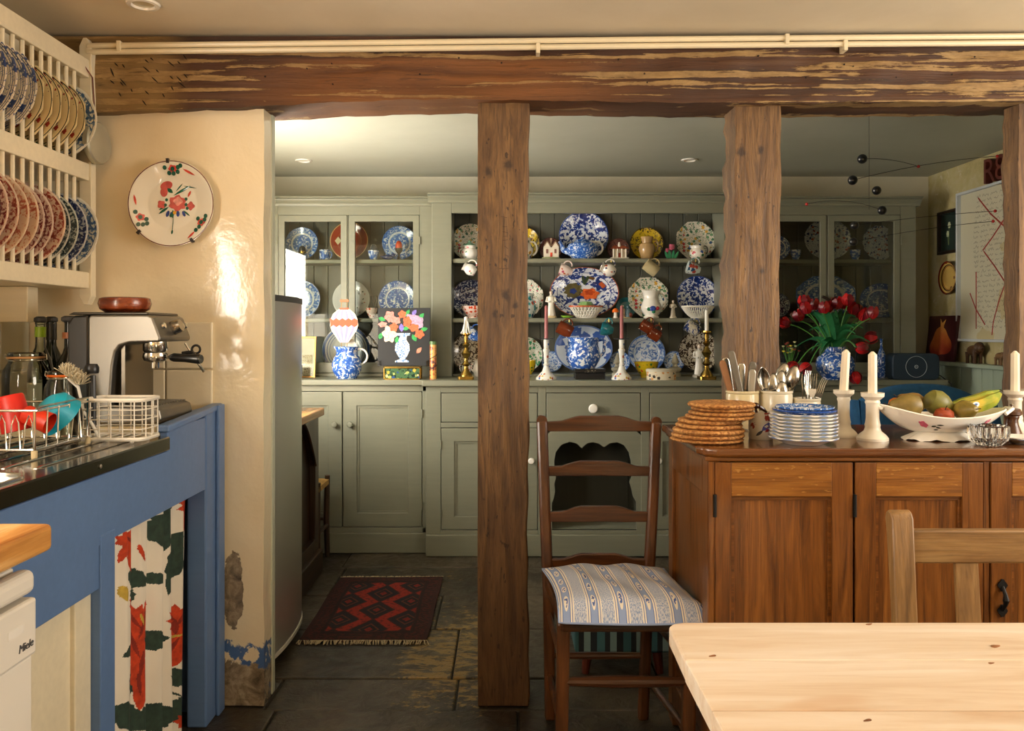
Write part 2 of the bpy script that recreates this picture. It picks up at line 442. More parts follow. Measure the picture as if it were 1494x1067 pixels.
for r in range(2):
    for c in range(4):
        x1 = -.935-c*.15
        MB().box(x1-.147, x1, 2.606, 2.618, 1.224-.152*(r+1)+.004, 1.224-.152*r).build('tile', TILE, pw, 0, .004)
wall_left = bpy.data.objects['wall_left']
for r in range(2):
    for c in range(8):
        MB().box(XL, XL+.01, 2.6-.152*(c+1)+.003, 2.6-.152*c, 1.224-.152*(r+1)+.004, 1.224-.152*r).build('tile', TILEG, wall_left, 0, .004)
box('skirting_board', SAGE, wall_left, XL, XL+.015, 2.74, YB-.01, 0, .12)

# ---- timbers
def m_beam():
    t = NT('limed_beam'); v = t.tc(); x, y, z = t.sep(v)
    n1 = t.noise(t.map(v, (.9, 6, 17)), 1.0, 5, .5, .6); n2 = t.noise(t.map(v, (1.0, 9, 46), (7, 2, 3)), 1.0, 4, .35, .55)
    n3 = t.noise(t.map(v, (.7, 1, 2)), 1.2, 2); fine = t.noise(t.map(v, (4, 60, 90)), 1.5, 4, .2, .7)
    # orange heartwood in the middle, dark to the far end, grey-brown along the top
    wx = t.step(x, -.95, -.5); wx2 = t.math('SUBTRACT', 1, t.step(x, .0, .55))
    heart = t.math('MULTIPLY', t.math('MULTIPLY', wx, wx2), t.math('SUBTRACT', 1, t.step(z, 2.03, 2.06)))
    c = t.ramp(n1, [(.3, '#2a170b'), (.5, '#482a15'), (.7, '#5e4128')])
    c = t.mix(t.math('MULTIPLY', heart, .9), c, t.ramp(n1, [(.3, '#55300f'), (.6, '#805024')]))
    end = t.math('SUBTRACT', 1, t.step(x, -1.12, -.98)); c = t.mix(t.math('MULTIPLY', end, .8), c, '#8f7448')
    brk = t.noise(t.map(v, (9, 9, 30)), 1.5, 5, .3, .7)
    lime = t.step(t.math('ADD', t.math('ADD', n2, t.math('MULTIPLY', t.math('SUBTRACT', brk, .5), .22)), t.math('MULTIPLY', t.math('SUBTRACT', n3, .5), .22)), .535, .56)
    lime = t.math('MULTIPLY', lime, t.math('SUBTRACT', .85, t.math('MULTIPLY', heart, .35)))
    c = t.mix(lime, c, t.ramp(brk, [(.3, '#7d613c'), (.7, '#b0915f')]))
    c = t.mix(t.math('MULTIPLY', t.step(fine, .55, .72), .55), c, '#1d120a')
    t.bump(t.math('ADD', n1, t.math('ADD', t.math('MULTIPLY', lime, .3), t.math('MULTIPLY', fine, .3))), .6, .015)
    return t.fin(c, .65)
BP = [(60, 166), (145, 165), (250, 160), (385, 156), (480, 150), (600, 146), (695, 145), (770, 147), (880, 149), (1060, 151), (1250, 150), (1500, 148), (1900, 148)]
def beam_z(x):
    px = x*F/2.58+VX
    for (a, ya), (b, yb) in zip(BP, BP[1:]):
        if px <= b: return PZ(ya+(yb-ya)*max(0, (px-a))/(b-a), 2.58)
    return PZ(148, 2.58)
def beam_pt(u, w):
    x = XL+(XR-XL)*u; zb = beam_z(x)+.0015*math.sin(x*31)+.001*math.sin(x*77); zt = 2.118
    ang = w*4
    jit = .006*math.sin(x*13+w*20)+.004*math.sin(x*41+w*9)
    y0, y1 = 2.575, 2.80
    if ang < 1: return (x, y0+jit*min(1, 4*ang*(1-ang)), zt+(zb-zt)*ang)
    if ang < 2: return (x, y0+(y1-y0)*(ang-1), zb+jit*.15+.012*(ang-1))
    if ang < 3: return (x, y1, zb+.012+(zt-zb)*(ang-2))
    return (x, y1+(y0-y1)*(ang-3), zt)
beam = MB().grid(beam_pt, 130, 28).build('ceiling_beam', m_beam(), None, 50)
tag(beam, 'long rough-hewn oak beam with limewash streaks spanning the room', 'beam')
# adze nicks and nail holes on the beam
nk = MB()
for i in range(46):
    if i < 24: x = random.uniform(-1.27, -1.0); a = random.uniform(-68, -40); L = random.uniform(.012, .035)
    else: x = random.uniform(-.8, 1.6); a = random.uniform(0, 90); L = random.uniform(.004, .009)
    z = random.uniform(beam_z(x)+.02, 2.06)
    nk.prism(leafpoly(0, 0, L, .004 if i < 24 else .006, a), 0, .0012, T(x, 2.5715, z) @ RX(90))
nk.build('adze_nick', plain('#1a0f08', .9), beam, 0, kind='stuff')
struct(box('wall_above_beam', CEILM, None, XL, XR, 2.62, 2.78, 2.11, ZC))

KNOTS = [(PX(738, 2.62), PZ(432, 2.62), .022), (PX(752, 2.62), PZ(446, 2.62), .013), (PX(722, 2.62), PZ(458, 2.62), .014), (PX(712, 2.62), PZ(250, 2.62), .016), (PX(740, 2.62), PZ(240, 2.62), .02), (PX(1082, 2.62), PZ(222, 2.62), .02), (PX(1110, 2.62), PZ(220, 2.62), .014), (PX(1112, 2.62), PZ(395, 2.62), .015)]
def m_post():
    t = NT('oak_post_face'); v = t.tc()
    f = t.noise(t.map(v, (17, 17, 2.0)), 1.1, 7, 1.6, .66); g = t.noise(t.map(v, (110, 110, 9)), 1.3, 4, .4, .6)
    c = t.ramp(f, [(.25, '#3a2613'), (.45, '#604427'), (.62, '#7c5c36'), (.78, '#96744a')])
    k = t.vor(t.map(v, (7, 7, 3.2)), 1.0).outputs['Distance']; kn = t.noise(v, 18, 3)
    kk = t.math('ADD', k, t.math('MULTIPLY', t.math('SUBTRACT', kn, .5), .3))
    c = t.mix(t.math('MULTIPLY', t.step(g, .48, .7), .7), c, '#3a2412')
    for kx, kz, kr in KNOTS:
        ddx = t.math('MULTIPLY', t.math('SUBTRACT', t.sep(v)[0], kx), 1/kr); ddz = t.math('MULTIPLY', t.math('SUBTRACT', t.sep(v)[2], kz), .7/kr)
        q_ = t.math('ADD', t.math('SQRT', t.math('ADD', t.math('MULTIPLY', ddx, ddx), t.math('MULTIPLY', ddz, ddz))), t.math('MULTIPLY', t.math('SUBTRACT', t.noise(v, 45, 4), .5), 1.6))
        c = t.mix(t.math('MULTIPLY', t.math('SUBTRACT', 1, t.step(q_, .15, 1.0)), .85), c, '#26140a')
    sp = t.noise(t.map(v, (70, 70, 30)), 1, 2); c = t.mix(t.math('MULTIPLY', t.step(sp, .68, .72), .8), c, '#24130a')
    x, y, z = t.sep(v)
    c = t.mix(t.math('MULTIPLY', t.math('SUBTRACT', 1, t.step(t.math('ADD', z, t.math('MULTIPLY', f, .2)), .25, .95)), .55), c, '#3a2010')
    t.bump(t.math('ADD', f, t.math('MULTIPLY', g, .4)), .5, .01); return t.fin(c, .5)
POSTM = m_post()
def post(name, label, x0, x1, y0, y1, wavy=0, seed=0):
    def fn(u, v):
        w = u*4; z = v*1.93
        jl = wavy*(.3*math.sin(z*7+seed)+.22*math.sin(z*19+seed*2)+.2*math.sin(z*43)+.14*math.sin(z*97))
        jr = .003*math.sin(z*7+seed)+.002*math.sin(z*31)
        q = [(x0+jl*.35, y0), (x1+jr, y0), (x1+jr, y1), (x0+jl, y1), (x0+jl*.35, y0)]
        i = min(3, int(w)); f = w-i
        return (q[i][0]+(q[i+1][0]-q[i][0])*f, q[i][1]+(q[i+1][1]-q[i][1])*f, z)
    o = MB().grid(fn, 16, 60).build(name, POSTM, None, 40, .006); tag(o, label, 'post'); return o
p1 = post('timber_post', 'knotty brown oak post standing free beside the chair, with pencilled height marks', -.094, .068, 2.622, 2.76, .004, 1)
post('timber_post', 'oak post with ragged bark edge rising behind the cutlery pots', .724, .872, 2.622, 2.77, .022, 2)
post('timber_post', 'oak post in front of the framed handwritten letter', 1.632, 1.80, 2.622, 2.71, .012, 5)
pm = MB(); f = lambda px, py: ((px-VX)*2.62/F, -PZ(py, 2.62))
for x0, y0, x1, y1, w in ((735, 318, 732, 392, .0012), (728, 392, 742, 392, .0012), (731, 316, 740, 318, .001), (733, 331, 740, 331, .001), (733, 338, 741, 340, .001), (733, 351, 741, 350, .001), (734, 345, 741, 345, .001), (736, 359, 741, 363, .001), (737, 372, 741, 374, .001)):
    a, b = Vector(f(x0, y0)), Vector(f(x1, y1)); n = (b-a).normalized(); n = Vector((-n.y, n.x))*w/2
    q = [a+n, b+n, b-n, a-n]
    pm.prism([(p.x, -p.y) for p in q], 0, .0008, T(0, 2.6185, 0) @ RX(90))
pm.build('height_marks', plain('#3a2414', .8), p1, 0)
struct(box('wall_light_block', CREAMW, None, 1.801, XR, 2.63, 2.70, 0, 1.93))  # unseen wall added to keep window light off the dresser's right end
# ---- pipes under the ceiling
PIPE = paint_mat('pipe_paint', '#e9dcbc', .35)
for (ya, yb), lab in (((67, 53), 'upper cream-painted heating pipe against the ceiling edge'), ((76, 63), 'lower cream-painted heating pipe along the top of the beam')):
    a, b = P(128, ya, 2.55), P(1900, yb-4, 2.55); b.x = XR
    o = MB().tube([a, (a+b)/2+Vector((0, 0, .003)), b], .0088, 10).build('heating_pipe', PIPE, None)
    tag(o, lab, 'pipe')
    for px in ((175, 1147) if 'upper' in lab else (785, 1232)):
        q = P(px, ya+(yb-ya)*(px-137)/1357, 2.55)
        MB().box(q.x-.006, q.x+.006, 2.537, 2.575, q.z-.02, q.z+.012).build('pipe_clip', PIPE, o, 0, .001)

# ---- recessed ceiling spotlights
for px, py, lab in ((209, 5, 'recessed round spotlight in the ceiling above the plate rack'), (443, 234, 'small recessed spotlight above the glazed cabinet with the red plate'), (1006, 233, 'small recessed spotlight above the open dresser shelves')):
    d = .93*F/(VY-py); t_ = thing('ceiling_spotlight', lab, 'spotlight', (PX(px, d), d, ZC), 0, 'recessed ceiling spotlights')
    MB().lathe([(.03, -.001), (.033, -.007), (.044, -.006), (.047, -.001)], 24).build('rim', WHITE, t_)
    MB().lathe([(0, -.001), (.031, -.001)], 20).build('lens', plain('#d8cfb0', .2, .3), t_)

# ---- rug
rx0, rx1, ry0, ry1 = -.80, -.31, 3.16, 3.96
def m_rug():
    t = NT('rug_pile'); u = t.tc('UV'); x, y, z = t.sep(u)
    ax = t.math('ABSOLUTE', t.math('SUBTRACT', x, .5)); ay = t.math('ABSOLUTE', t.math('SUBTRACT', y, .5))
    edge = t.math('MAXIMUM', t.math('MULTIPLY', ax, 1.0), t.math('SUBTRACT', ay, .045))
    n = t.noise(t.map(u, (9, 14, 1)), 3, 3); ch = t.n('ShaderNodeTexChecker'); t.put(ch.inputs[0], t.map(u, (40, 64, 1))); ch.inputs[3].default_value = 1
    border = t.mix(t.step(n, .48, .52), '#240a09', '#45120f'); border = t.mix(t.math('MULTIPLY', ch.outputs[1], .35), border, '#120a10')
    # three stepped medallions down the middle and half medallions at the sides
    yy = t.math('ABSOLUTE', t.math('SUBTRACT', t.math('FRACT', t.math('MULTIPLY', y, 3.6)), .5))
    m1 = t.math('ADD', t.math('MULTIPLY', ax, 3.4), yy)
    yy2 = t.math('ABSOLUTE', t.math('SUBTRACT', t.math('FRACT', t.math('ADD', t.math('MULTIPLY', y, 3.6), .5)), .5))
    m2 = t.math('ADD', t.math('MULTIPLY', t.math('ABSOLUTE', t.math('SUBTRACT', ax, .28)), 3.2), yy2)
    m = t.math('SNAP', t.math('MINIMUM', m1, m2), .06)
    field = t.ramp(m, [(0, '#7a1d16'), (.08, '#0f1018'), (.2, '#5a2a1c'), (.26, '#10131e'), (.44, '#3a1412'), (.5, '#8a2216')], True)
    field = t.mix(t.math('MULTIPLY', t.step(n, .55, .58), .55), field, '#15121a')
    c = t.mix(t.step(edge, .335, .345), field, border)
    c = t.mix(t.math('MULTIPLY', t.step(edge, .345, .355), t.math('SUBTRACT', 1, t.step(edge, .37, .38))), c, '#18090c')
    c = t.mix(t.step(edge, .465, .475), c, '#2d0d0c')
    t.bump(t.noise(u, 260, 2), .4, .003); return t.fin(c, .95)
rug = thing('rug', 'small red and black patterned woven rug lying on the stone floor', 'rug', ((rx0+rx1)/2, (ry0+ry1)/2, 0))
w, l = rx1-rx0, ry1-ry0
g = MB().grid(lambda u, v: ((u-.5)*w+.004*math.sin(v*7), (v-.5)*l+.012*(u-.5), .008+.0015*math.sin(u*9)*math.sin(v*13)), 20, 30)
g.build('pile', m_rug(), rug)
box('backing', plain('#3a1410', .9), rug, -w/2, w/2, -l/2, l/2, .0, .006)
fr = MB()
for e in (-1, 1):
    for i in range(90):
        x = -w/2+w*i/89; y = e*l/2; L = random.uniform(.02, .035); dx = random.uniform(-.012, .012)
        fr.tube([(x, y, .006), (x+dx*.5, y+e*L*.5, .007), (x+dx, y+e*L, .001)], .0022, 4)
fr.build('fringe', plain('#b9ac90', .9), rug, 0, kind='stuff')

# ---- wainscot and ledge on the right wall
WG = paint_mat('pale_green_panelling', '#a6b5a2', .4, brush='z')
i = 0; y = 2.85
while y < YB-.02:
    MB().box(XR-.05, XR-.001, y+.0025, min(y+.098, YB), 0, .995).build('panelling_board', WG, wr, 0, .003); y += .1
box('panelling_backing', plain('#cfd6c4', .6), wr, XR-.045, XR, 2.85, YB, 0, .99)
box('panelling_ledge', WG, wr, XR-.085, XR, 2.85, YB, .995, 1.017, .004)

# ---- fridge, arched cabinet, stool behind the pier
fr_ = thing('fridge', 'tall brushed steel fridge with bulging door behind the cream pier', 'fridge', (-1.12, 3.06, 0))
box('body', plain('#f2f0ea', .35, 0, .02), fr_, -.36, .24, -.29, .29, .04, 1.315, .01)
dp = [(.245, -.29)]+[(.245+.02+.055*(1-(q/.29)**2)**.5, q) for q in [-.29+.58*i/20 for i in range(21)]]+[(.245, .29)]
BRUSH = NT('brushed_steel'); _n = BRUSH.noise(BRUSH.map(BRUSH.tc(), (200, 200, 3)), 1, 3)
BRUSH.bump(_n, .04, .001); BRUSH = BRUSH.fin('#cfcfc8', .3, .75)
MB().prism(dp, .06, 1.30).build('door', BRUSH, fr_, 40)
MB().prism([(x+.002, y*1.005) for x, y in dp], 1.30, 1.322).build('top_trim', plain('#3c3c3a', .4), fr_, 40)
MB().prism([(x+.003, y*1.005) for x, y in dp], .05, .064).build('bottom_trim', plain('#d9d6cc', .4), fr_, 40)
MB().tube([(.20, .31, .35), (.21, .315, .8), (.12, .315, 1.1), (.02, .315, 1.22)], .006, 8).build('power_cord', WHITE, fr_)
MB().box(-.3, -.1, -.2, .2, 0, .041).build('foot', BLACK, fr_, 0)

ca = thing('arched_cabinet', 'dark wooden side cabinet with a gothic arched panel behind the fridge', 'cabinet', (-1.2, 3.73, 0))
box('body', DARKW('z'), ca, -.27, .24, -.33, .33, .10, .775, .004)
box('plinth', DARKW('y'), ca, -.27, .29, -.335, .335, 0, .12, .006)
box('cabinet_top', wood('cabinet_top_wood', '#8a5a26', '#b98244', '#cf9c58', 'y', .25), ca, -.28, .295, -.35, .345, .775, .812, .006)
ys_ = [-.26+.52*i/20 for i in range(21)]
inner = [(-.26, -.0), (.26, 0)]+[(y, .36+.24*(1-(abs(y)/.26)**1.6)) for y in reversed(ys_)]
n_ = len(inner); outer = []
for (y, z) in inner:
    outer.append((max(-.325, min(.325, y*1.25)), -.06 if z <= .001 else (.62 if abs(y) < .25 else .62)))
M_ = T(.24, 0, .18) @ Matrix(((0, 0, 1, 0), (1, 0, 0, 0), (0, 1, 0, 0), (0, 0, 0, 1)))
MB().plate_with_hole(outer, inner, 0, .03, M_).build('arched_frame', DARKW('z'), ca, 30, .003)
MB().tube([(y, z, .03) for y, z in inner[2:]], .008, 6, M=M_).build('arch_moulding', DARKW('z'), ca)
pot = thing('lidded_pot', 'dark blue enamel pot on top of the arched cabinet', 'pot', (-1.06, 3.92, .813))
MB().lathe([(0, 0), (.058, 0), (.062, .01), (.062, .085), (.064, .088), (.058, .088), (.056, .012), (0, .01)], 24).build('body', plain('#1b2530', .25), pot)
MB().lathe([(0, .1), (.03, .1), (.062, .09), (.062, .086), (0, .088)], 24).build('lid', plain('#28323c', .25), pot)
st = thing('rush_stool', 'small dark stool with woven rush seat between arched cabinet and dresser', 'stool', (-1.09, 4.235, 0))
MB().grid(lambda u, v: ((u-.5)*.30, (v-.5)*.24, .41+.018*(1-abs(2*u-1)**3)*(1-abs(2*v-1)**3)), 12, 12).box(-.15, .15, -.12, .12, .385, .411).build('rush_seat', plain('#b08a4a', .8, 0, .3, 60), st, 30)
for sx in (-1, 1):
    for sy in (-1, 1):
        MB().tube([(sx*.14, sy*.11, 0), (sx*.135, sy*.105, .2), (sx*.14, sy*.11, .43)], [.013, .016, .014], 8).build('leg', DARKW('z'), st)
MB().tube([(-.14, -.11, .2), (.14, -.11, .2)], .009).tube([(.14, -.11, .17), (.14, .11, .17)], .009).tube([(-.14, .11, .2), (.14, .11, .2)], .009).build('stretchers', DARKW('x'), st)
# ================================================================ DRESSER
WT = .931; S1, S2 = 1.607, 1.2655
def planks(parent, x0, x1, y, z0, z1, w=.0875):
    n = max(1, round((x1-x0)/w)); w = (x1-x0)/n; me = None
    for i in range(n):
        if me is None:
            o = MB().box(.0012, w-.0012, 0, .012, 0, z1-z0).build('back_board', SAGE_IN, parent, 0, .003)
        else: o = copy_part(me, parent)
        o.location = (x0+i*w, y, z0); me = o
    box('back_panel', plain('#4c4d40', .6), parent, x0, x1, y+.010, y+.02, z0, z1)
def framed(name, parent, x0, x1, y, z0, z1, st=.045, bot=.06, th=.022, fill='panel', mat=SAGE, knob=None, hinge=None, kmat=None):
    """a frame-and-panel or glazed door hung in the xz plane, front face at y"""
    w, h = x1-x0, z1-z0
    b = MB().plate_with_hole([(0, 0), (w, 0), (w, h), (0, h)], [(st, bot), (w-st, bot), (w-st, h-st), (st, h-st)], 0, th, RX(90) @ T(0, 0, -th))
    o = b.build(name, mat, parent, 0, .003); o.location = (x0, y, z0)
    if fill == 'panel':
        MB().box(st-.003, w-st+.003, .010, .018, bot-.003, h-st+.003).build('panel', mat, o, 0)
        MB().plate_with_hole([(st-.001, bot-.001), (w-st+.001, bot-.001), (w-st+.001, h-st+.001), (st-.001, h-st+.001)], [(st+.010, bot+.010), (w-st-.010, bot+.010), (w-st-.010, h-st-.010), (st+.010, h-st-.010)], 0, .005, RX(90) @ T(0, 0, -.0105)).build('panel_moulding', mat, o, 0)
    else:
        MB().box(st-.003, w-st+.003, .010, .013, bot-.003, h-st+.003).build('glass_pane', glassy('cabinet_glass', '#f4f6f2'), o, 0)
    if knob:
        MB().lathe([(0, 0), (.006, 0), (.006, .008), (.015, .016), (.017, .022), (.013, .029), (0, .031)], 18, T(knob[0]-x0, 0, knob[1]-z0) @ RX(90)).build('knob', kmat or mat, o)
    if hinge:
        for z in (.16, .84):
            MB().tube([(hinge-x0, -.004, h*z-.022), (hinge-x0, -.004, h*z+.022)], .004, 8).build('hinge', mat, o)
    return o
def cornice(parent, x0, x1, y, z0, z1, ext=.05):
    p = [(0, 0), (-.012, 0), (-.014, .012), (-ext*.6, .03), (-ext*.62, .036), (-ext, .042), (-ext, z1-z0), (.1, z1-z0), (.1, 0)]
    M = T(x0, y, z0) @ Matrix(((0, 0, 1, 0), (1, 0, 0, 0), (0, 1, 0, 0), (0, 0, 0, 1)))
    return MB().prism(p, 0, x1-x0, M).build('cornice', SAGE, parent, 30)

# --- the section by the fridge: glazed cupboard over panelled doors
def glazed_section(label, x0, x1, doors, basedoors, yU, yBf):
    g = thing('dresser_section', label, 'cabinet', (0, 0, 0))
    box('base_carcase', SAGE, g, x0, x1, yBf+.03, YB-.02, .10, .90)
    box('plinth', SAGE, g, x0, x1, yBf-.012, YB-.02, 0, .108, .004)
    # face frame of the base
    f = MB(); edges = [x0]+[q for d in basedoors for q in d[:2]]+[x1]
    for a, b in zip(edges[::2], edges[1::2]):
        if b-a > .001: f.box(a, b, yBf, yBf+.03, .108, .90)
    f.box(x0, x1, yBf, yBf+.03, .868, .90); f.box(x0, x1, yBf, yBf+.03, .108, .136)
    f.build('base_frame', SAGE, g, 0, .002)
    for a, b, kx in basedoors:
        framed('base_door', g, a+.003, b-.003, yBf-.001, .139, .865, .075, .075, .024, 'panel', knob=(kx, PZ(619, yBf)), hinge=(a+.002 if kx > (a+b)/2 else b-.002))
    # upper cupboard
    for a, b, nm in ((x0, doors[0][0], 'side_panel'), (doors[-1][1], x1, 'side_panel')):
        box(nm, SAGE, g, a, b, yU, YB-.02, WT, 1.93)
    f = MB(); f.box(doors[0][0], doors[-1][1], yU, yU+.03, 1.858, 1.93); f.box(doors[0][0], doors[-1][1], yU, yU+.03, WT, .949)
    if doors[1][0]-doors[0][1] > .004: f.box(doors[0][1], doors[1][0], yU, yU+.03, WT, 1.93)
    f.build('cupboard_frame', SAGE, g, 0, .002)
    box('cupboard_top', SAGE, g, x0, x1, yU+.03, YB-.02, 1.90, 1.93)
    planks(g, doors[0][0]-.02, doors[-1][1]+.02, YB-.045, WT, 1.90)
    for z in (S1, S2): box('shelf', SAGE, g, doors[0][0]-.0, doors[-1][1]+.0, yU+.045, YB-.045, z-.024, z, .006)
    for i, (a, b) in enumerate(doors):
        framed('glazed_door', g, a+.0025, b-.0025, yU-.004, .951, 1.856, .036, .06, .024, 'glass', hinge=(a-.001 if i == 0 else b+.001))
    cornice(g, x0-.02, x1+.02, yU, 1.908, 1.957)
    return g
glazed_section('sage green dresser section with glazed doors holding the red plate', XL+.015, -.43, [(-1.315, -.9165), (-.9115, -.502)], [(-1.31, -.885, -.925), (-.885, -.455, -.842)], 4.72, 4.42)
gr_ = glazed_section('sage green dresser section with glazed doors behind the tulips', 1.362, 2.345, [(1.42, 1.833), (1.838, 2.256)], [(1.40, 1.84, 1.80), (1.85, 2.29, 1.89)], 4.72, 4.42)
MB().box(-.03, .03, -.012, .004, -.007, .007, T(1.83, 4.712, PZ(436, 4.71)) @ RY(25)).build('turn_catch', plain('#2a1a10', .5), gr_, 0, .003)

# --- the open section in the middle
ce = thing('dresser_section', 'sage green open dresser section with plate shelves, drawers and scalloped niche', 'cabinet')
x0, x1 = -.43, 1.362; yU, yb = 4.68, 4.355
for a, b in ((x0, -.317), (1.234, x1)): box('stile', SAGE, ce, a, b, yU, YB-.02, WT, 1.93, .003)
box('frieze', SAGE, ce, -.317, 1.234, yU, yU+.03, 1.863, 1.93, .003)
box('top_board', SAGE, ce, -.317, 1.234, yU+.03, YB-.02, 1.922, 1.932)
cornice(ce, x0-.02, x1+.02, yU, 1.921, 1.972)
planks(ce, -.317, 1.234, YB-.045, WT, 1.922)
for z in (S1, S2): box('shelf', SAGE, ce, -.315, 1.232, 4.70, YB-.046, z-.026, z, .008)
box('ledge_riser', SAGE, ce, -.315, 1.232, 4.74, YB-.046, WT, WT+.012, .004)
box('plinth', SAGE, ce, x0, x1, yb-.012, YB-.02, 0, .115, .004)
f = MB()
f.box(x0, -.352, yb, yb+.03, .115, .90); f.box(.163, .205, yb, yb+.03, .115, .90); f.box(.709, .752, yb, yb+.03, .115, .90); f.box(1.28, x1, yb, yb+.03, .115, .90)
for a, b in ((-.352, .163), (.205, .709), (.752, 1.28)):
    f.box(a, b, yb, yb+.03, .866, .90); f.box(a, b, yb, yb+.03, .68, .707); f.box(a, b, yb, yb+.03, .115, .137)
f.build('base_frame', SAGE, ce, 0, .002)
PORC = plain('#f2efe6', .12)
for (a, b), kx in (((-.352, .163), -.09), ((.205, .709), PX(865, 4.35)), ((.752, 1.28), 1.02)):
    d = box('drawer', SAGE, ce, a+.004, b-.004, yb-.001, yb+.022, .71, .863, .003)
    MB().lathe([(0, 0), (.010, 0), (.010, .006), (.022, .014), (.025, .022), (.02, .031), (0, .034)], 20, T(kx, yb-.001, PZ(596, yb)) @ RX(90)).build('knob', PORC, d)
framed('base_door', ce, -.349, .160, yb-.001, .14, .677, .07, .07, .024, knob=(.127, PZ(672, yb)), hinge=-.351, kmat=PORC)
framed('base_door', ce, .755, 1.277, yb-.001, .14, .677, .07, .07, .024, knob=(.80, PZ(672, yb)), hinge=1.279, kmat=PORC)
# scalloped niche
sc = [(695, 868), (695, 712), (676, 680), (668, 640), (657, 605), (668, 580), (670, 545), (665, 490), (655, 445), (628, 405), (590, 388), (552, 394), (520, 415), (492, 396), (462, 388), (430, 394), (400, 420), (372, 395), (335, 386), (292, 402), (262, 440), (252, 490), (256, 545), (262, 585), (252, 612), (258, 650), (250, 690), (240, 715), (240, 868)]
sc = [(740+c/3.68, 540+r/3.68) for c, r in sc]; inn = [(PX(a, yb), PZ(b, yb)) for a, b in sc]
out = []
for (x, z) in inn:
    cx, cz = (x-.457)/.235, (z-.42)/.28
    if z > .52: k = max(abs(cx), abs(cz), .01); out.append((.457+cx/k*.252, .40+.28*min(1, max(-1, (cz/k)))))
    else: out.append((.205 if x < .457 else .709, z))
out[0] = (.709, .137); out[-1] = (.205, .137)
MB().plate_with_hole(out, inn, 0, .02, T(0, yb+.004, 0) @ RX(90) @ T(0, 0, -.02)).build('scalloped_board', SAGE, ce, 0)
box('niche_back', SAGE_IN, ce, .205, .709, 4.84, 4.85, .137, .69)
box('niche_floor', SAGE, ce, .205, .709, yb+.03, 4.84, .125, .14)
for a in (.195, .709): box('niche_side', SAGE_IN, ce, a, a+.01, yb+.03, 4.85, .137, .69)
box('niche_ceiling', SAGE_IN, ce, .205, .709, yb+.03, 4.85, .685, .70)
for a, b in ((x0+.002, .19), (.725, x1-.002)): box('base_carcase', SAGE, ce, a, b, yb+.03, YB-.02, .115, .90)
tp = thing('dresser_worktop', 'long sage green ledge running the length of the dresser', 'worktop')
MB().prism([(XL+.015, 4.395), (-.44, 4.395), (-.45, 4.33), (1.38, 4.33), (1.37, 4.395), (2.36, 4.395), (2.36, YB-.02), (XL+.015, YB-.02)], .90, WT).build('ledge', SAGE, tp, 0, .006, 3)
HOOKS = ce

# ================================================================ CHINA
def plate_z(q, R, h): return .004 if q < .58 else .004+(h)*((q-.58)/.42)**.9
def plate_prof(R, h):
    top = [(q*R, plate_z(q, R, h)) for q in (0, .3, .55, .6, .68, .8, .92, .985)]
    return top+[(R, h+.003), (.99*R, h-.0005), (.8*R, plate_z(.8, R, h)-.005), (.62*R, -.001), (.56*R, -.004), (.5*R, -.001), (0, -.001)]
def scal(k, amp): return lambda a, r, z: 1+amp*math.cos(k*a)*(1 if r > 0 else 0)
def octo(a, r, z): 
    q = (a+PI/8) % (PI/4)-PI/8
    return .35+.65*(math.cos(PI/8)/math.cos(q))*1.03
PLG = {}
def plate(name, label, mat, R, M, group=None, mod=None, sx=1.0, hr=.14, cat='plate', n=48):
    o = MB().lathe(plate_prof(R, R*hr), n, None, mod, R).build(name, mat)
    if sx != 1.0:
        for v in o.data.vertices: v.co.x *= sx
    tag(o, label, cat, group); o.matrix_world = M; return o
def stand(px, py, rpx, zb, label, mat, d=4.9, lean=6, name='plate', group=None, **kw):
    """a plate set on edge on a shelf at height zb, leaning back"""
    R = rpx*d/F; a = 90-lean
    Mt = T(PX(px, d), d, zb+R*math.sin(math.radians(a))+.004) @ RX(a)
    return plate(name, label, mat, R, Mt, group, **kw)
def decal(parent, polys, mat, z=.0052, name='motif'):
    for i, p in enumerate(polys): MB().prism(p, z, z+.0005+.00008*i).build(name, mat, parent, 0)
B1, B2, B3 = '#2a4f9c', '#1b2f73', '#5c86c4'
M_BLUE = china('blue_transfer', '#e4e9ee', (B3, B1), .78, 6, centre=.62, rings=((.98, .02, B1), (.66, .012, B1)))
M_BLUE2 = china('blue_transfer_scene', '#dde5ec', ('#5f8cc8', '#2f5fae'), .75, 7, centre=.6, rings=((.97, .02, '#3a68b0'),))
M_LEAF = china('navy_leaf_print', '#dfe6ee', ('#2b4a98', '#182a66'), .6, 6, rings=((.975, .02, '#2b4a98'),))
M_LEAFD = china('dark_navy_leaf_print', '#c8d2dc', ('#2a3f78', '#16244e'), .68, 6, rings=((.975, .02, '#1c2c5c'),))
M_BROWN = china('brown_leaf_print', '#e2dbca', ('#5a4636', '#32261e'), .58, 6, rings=((.975, .02, '#32261e'),))
M_FLOR = china('polychrome_floral', '#e6e0d0', (), blooms=('#b03a3e', '#3f6a52', '#c99a3a', '#34507a', '#5f8a64', '#e6e0d0', '#4a7a5a'), bscale=5.5, bsize=.4, leaf='#4d7358', scale=6)
M_FLORP = china('pink_sprig_floral', '#ece7da', (), blooms=('#b4486a', '#3f7a56', '#c05040', '#ece7da', '#ece7da', '#5a8060'), bscale=5.5, bsize=.33, leaf='#4d7a5e', scale=8)
M_YEL = china('yellow_black_print', '#c9ab20', ('#4a3a12', '#241a10'), .42, 6, blooms=('#6a3a4a', '#c9ab20', '#3c2a14', '#c9ab20'), bscale=6, rings=((.97, .025, '#3a2a14'),))
M_MAR = china('maroon_lustre', '#8a5a54', ('#5c2a30', '#3a1a20'), .5, 9, rings=((.96, .03, '#3a1a20'),))
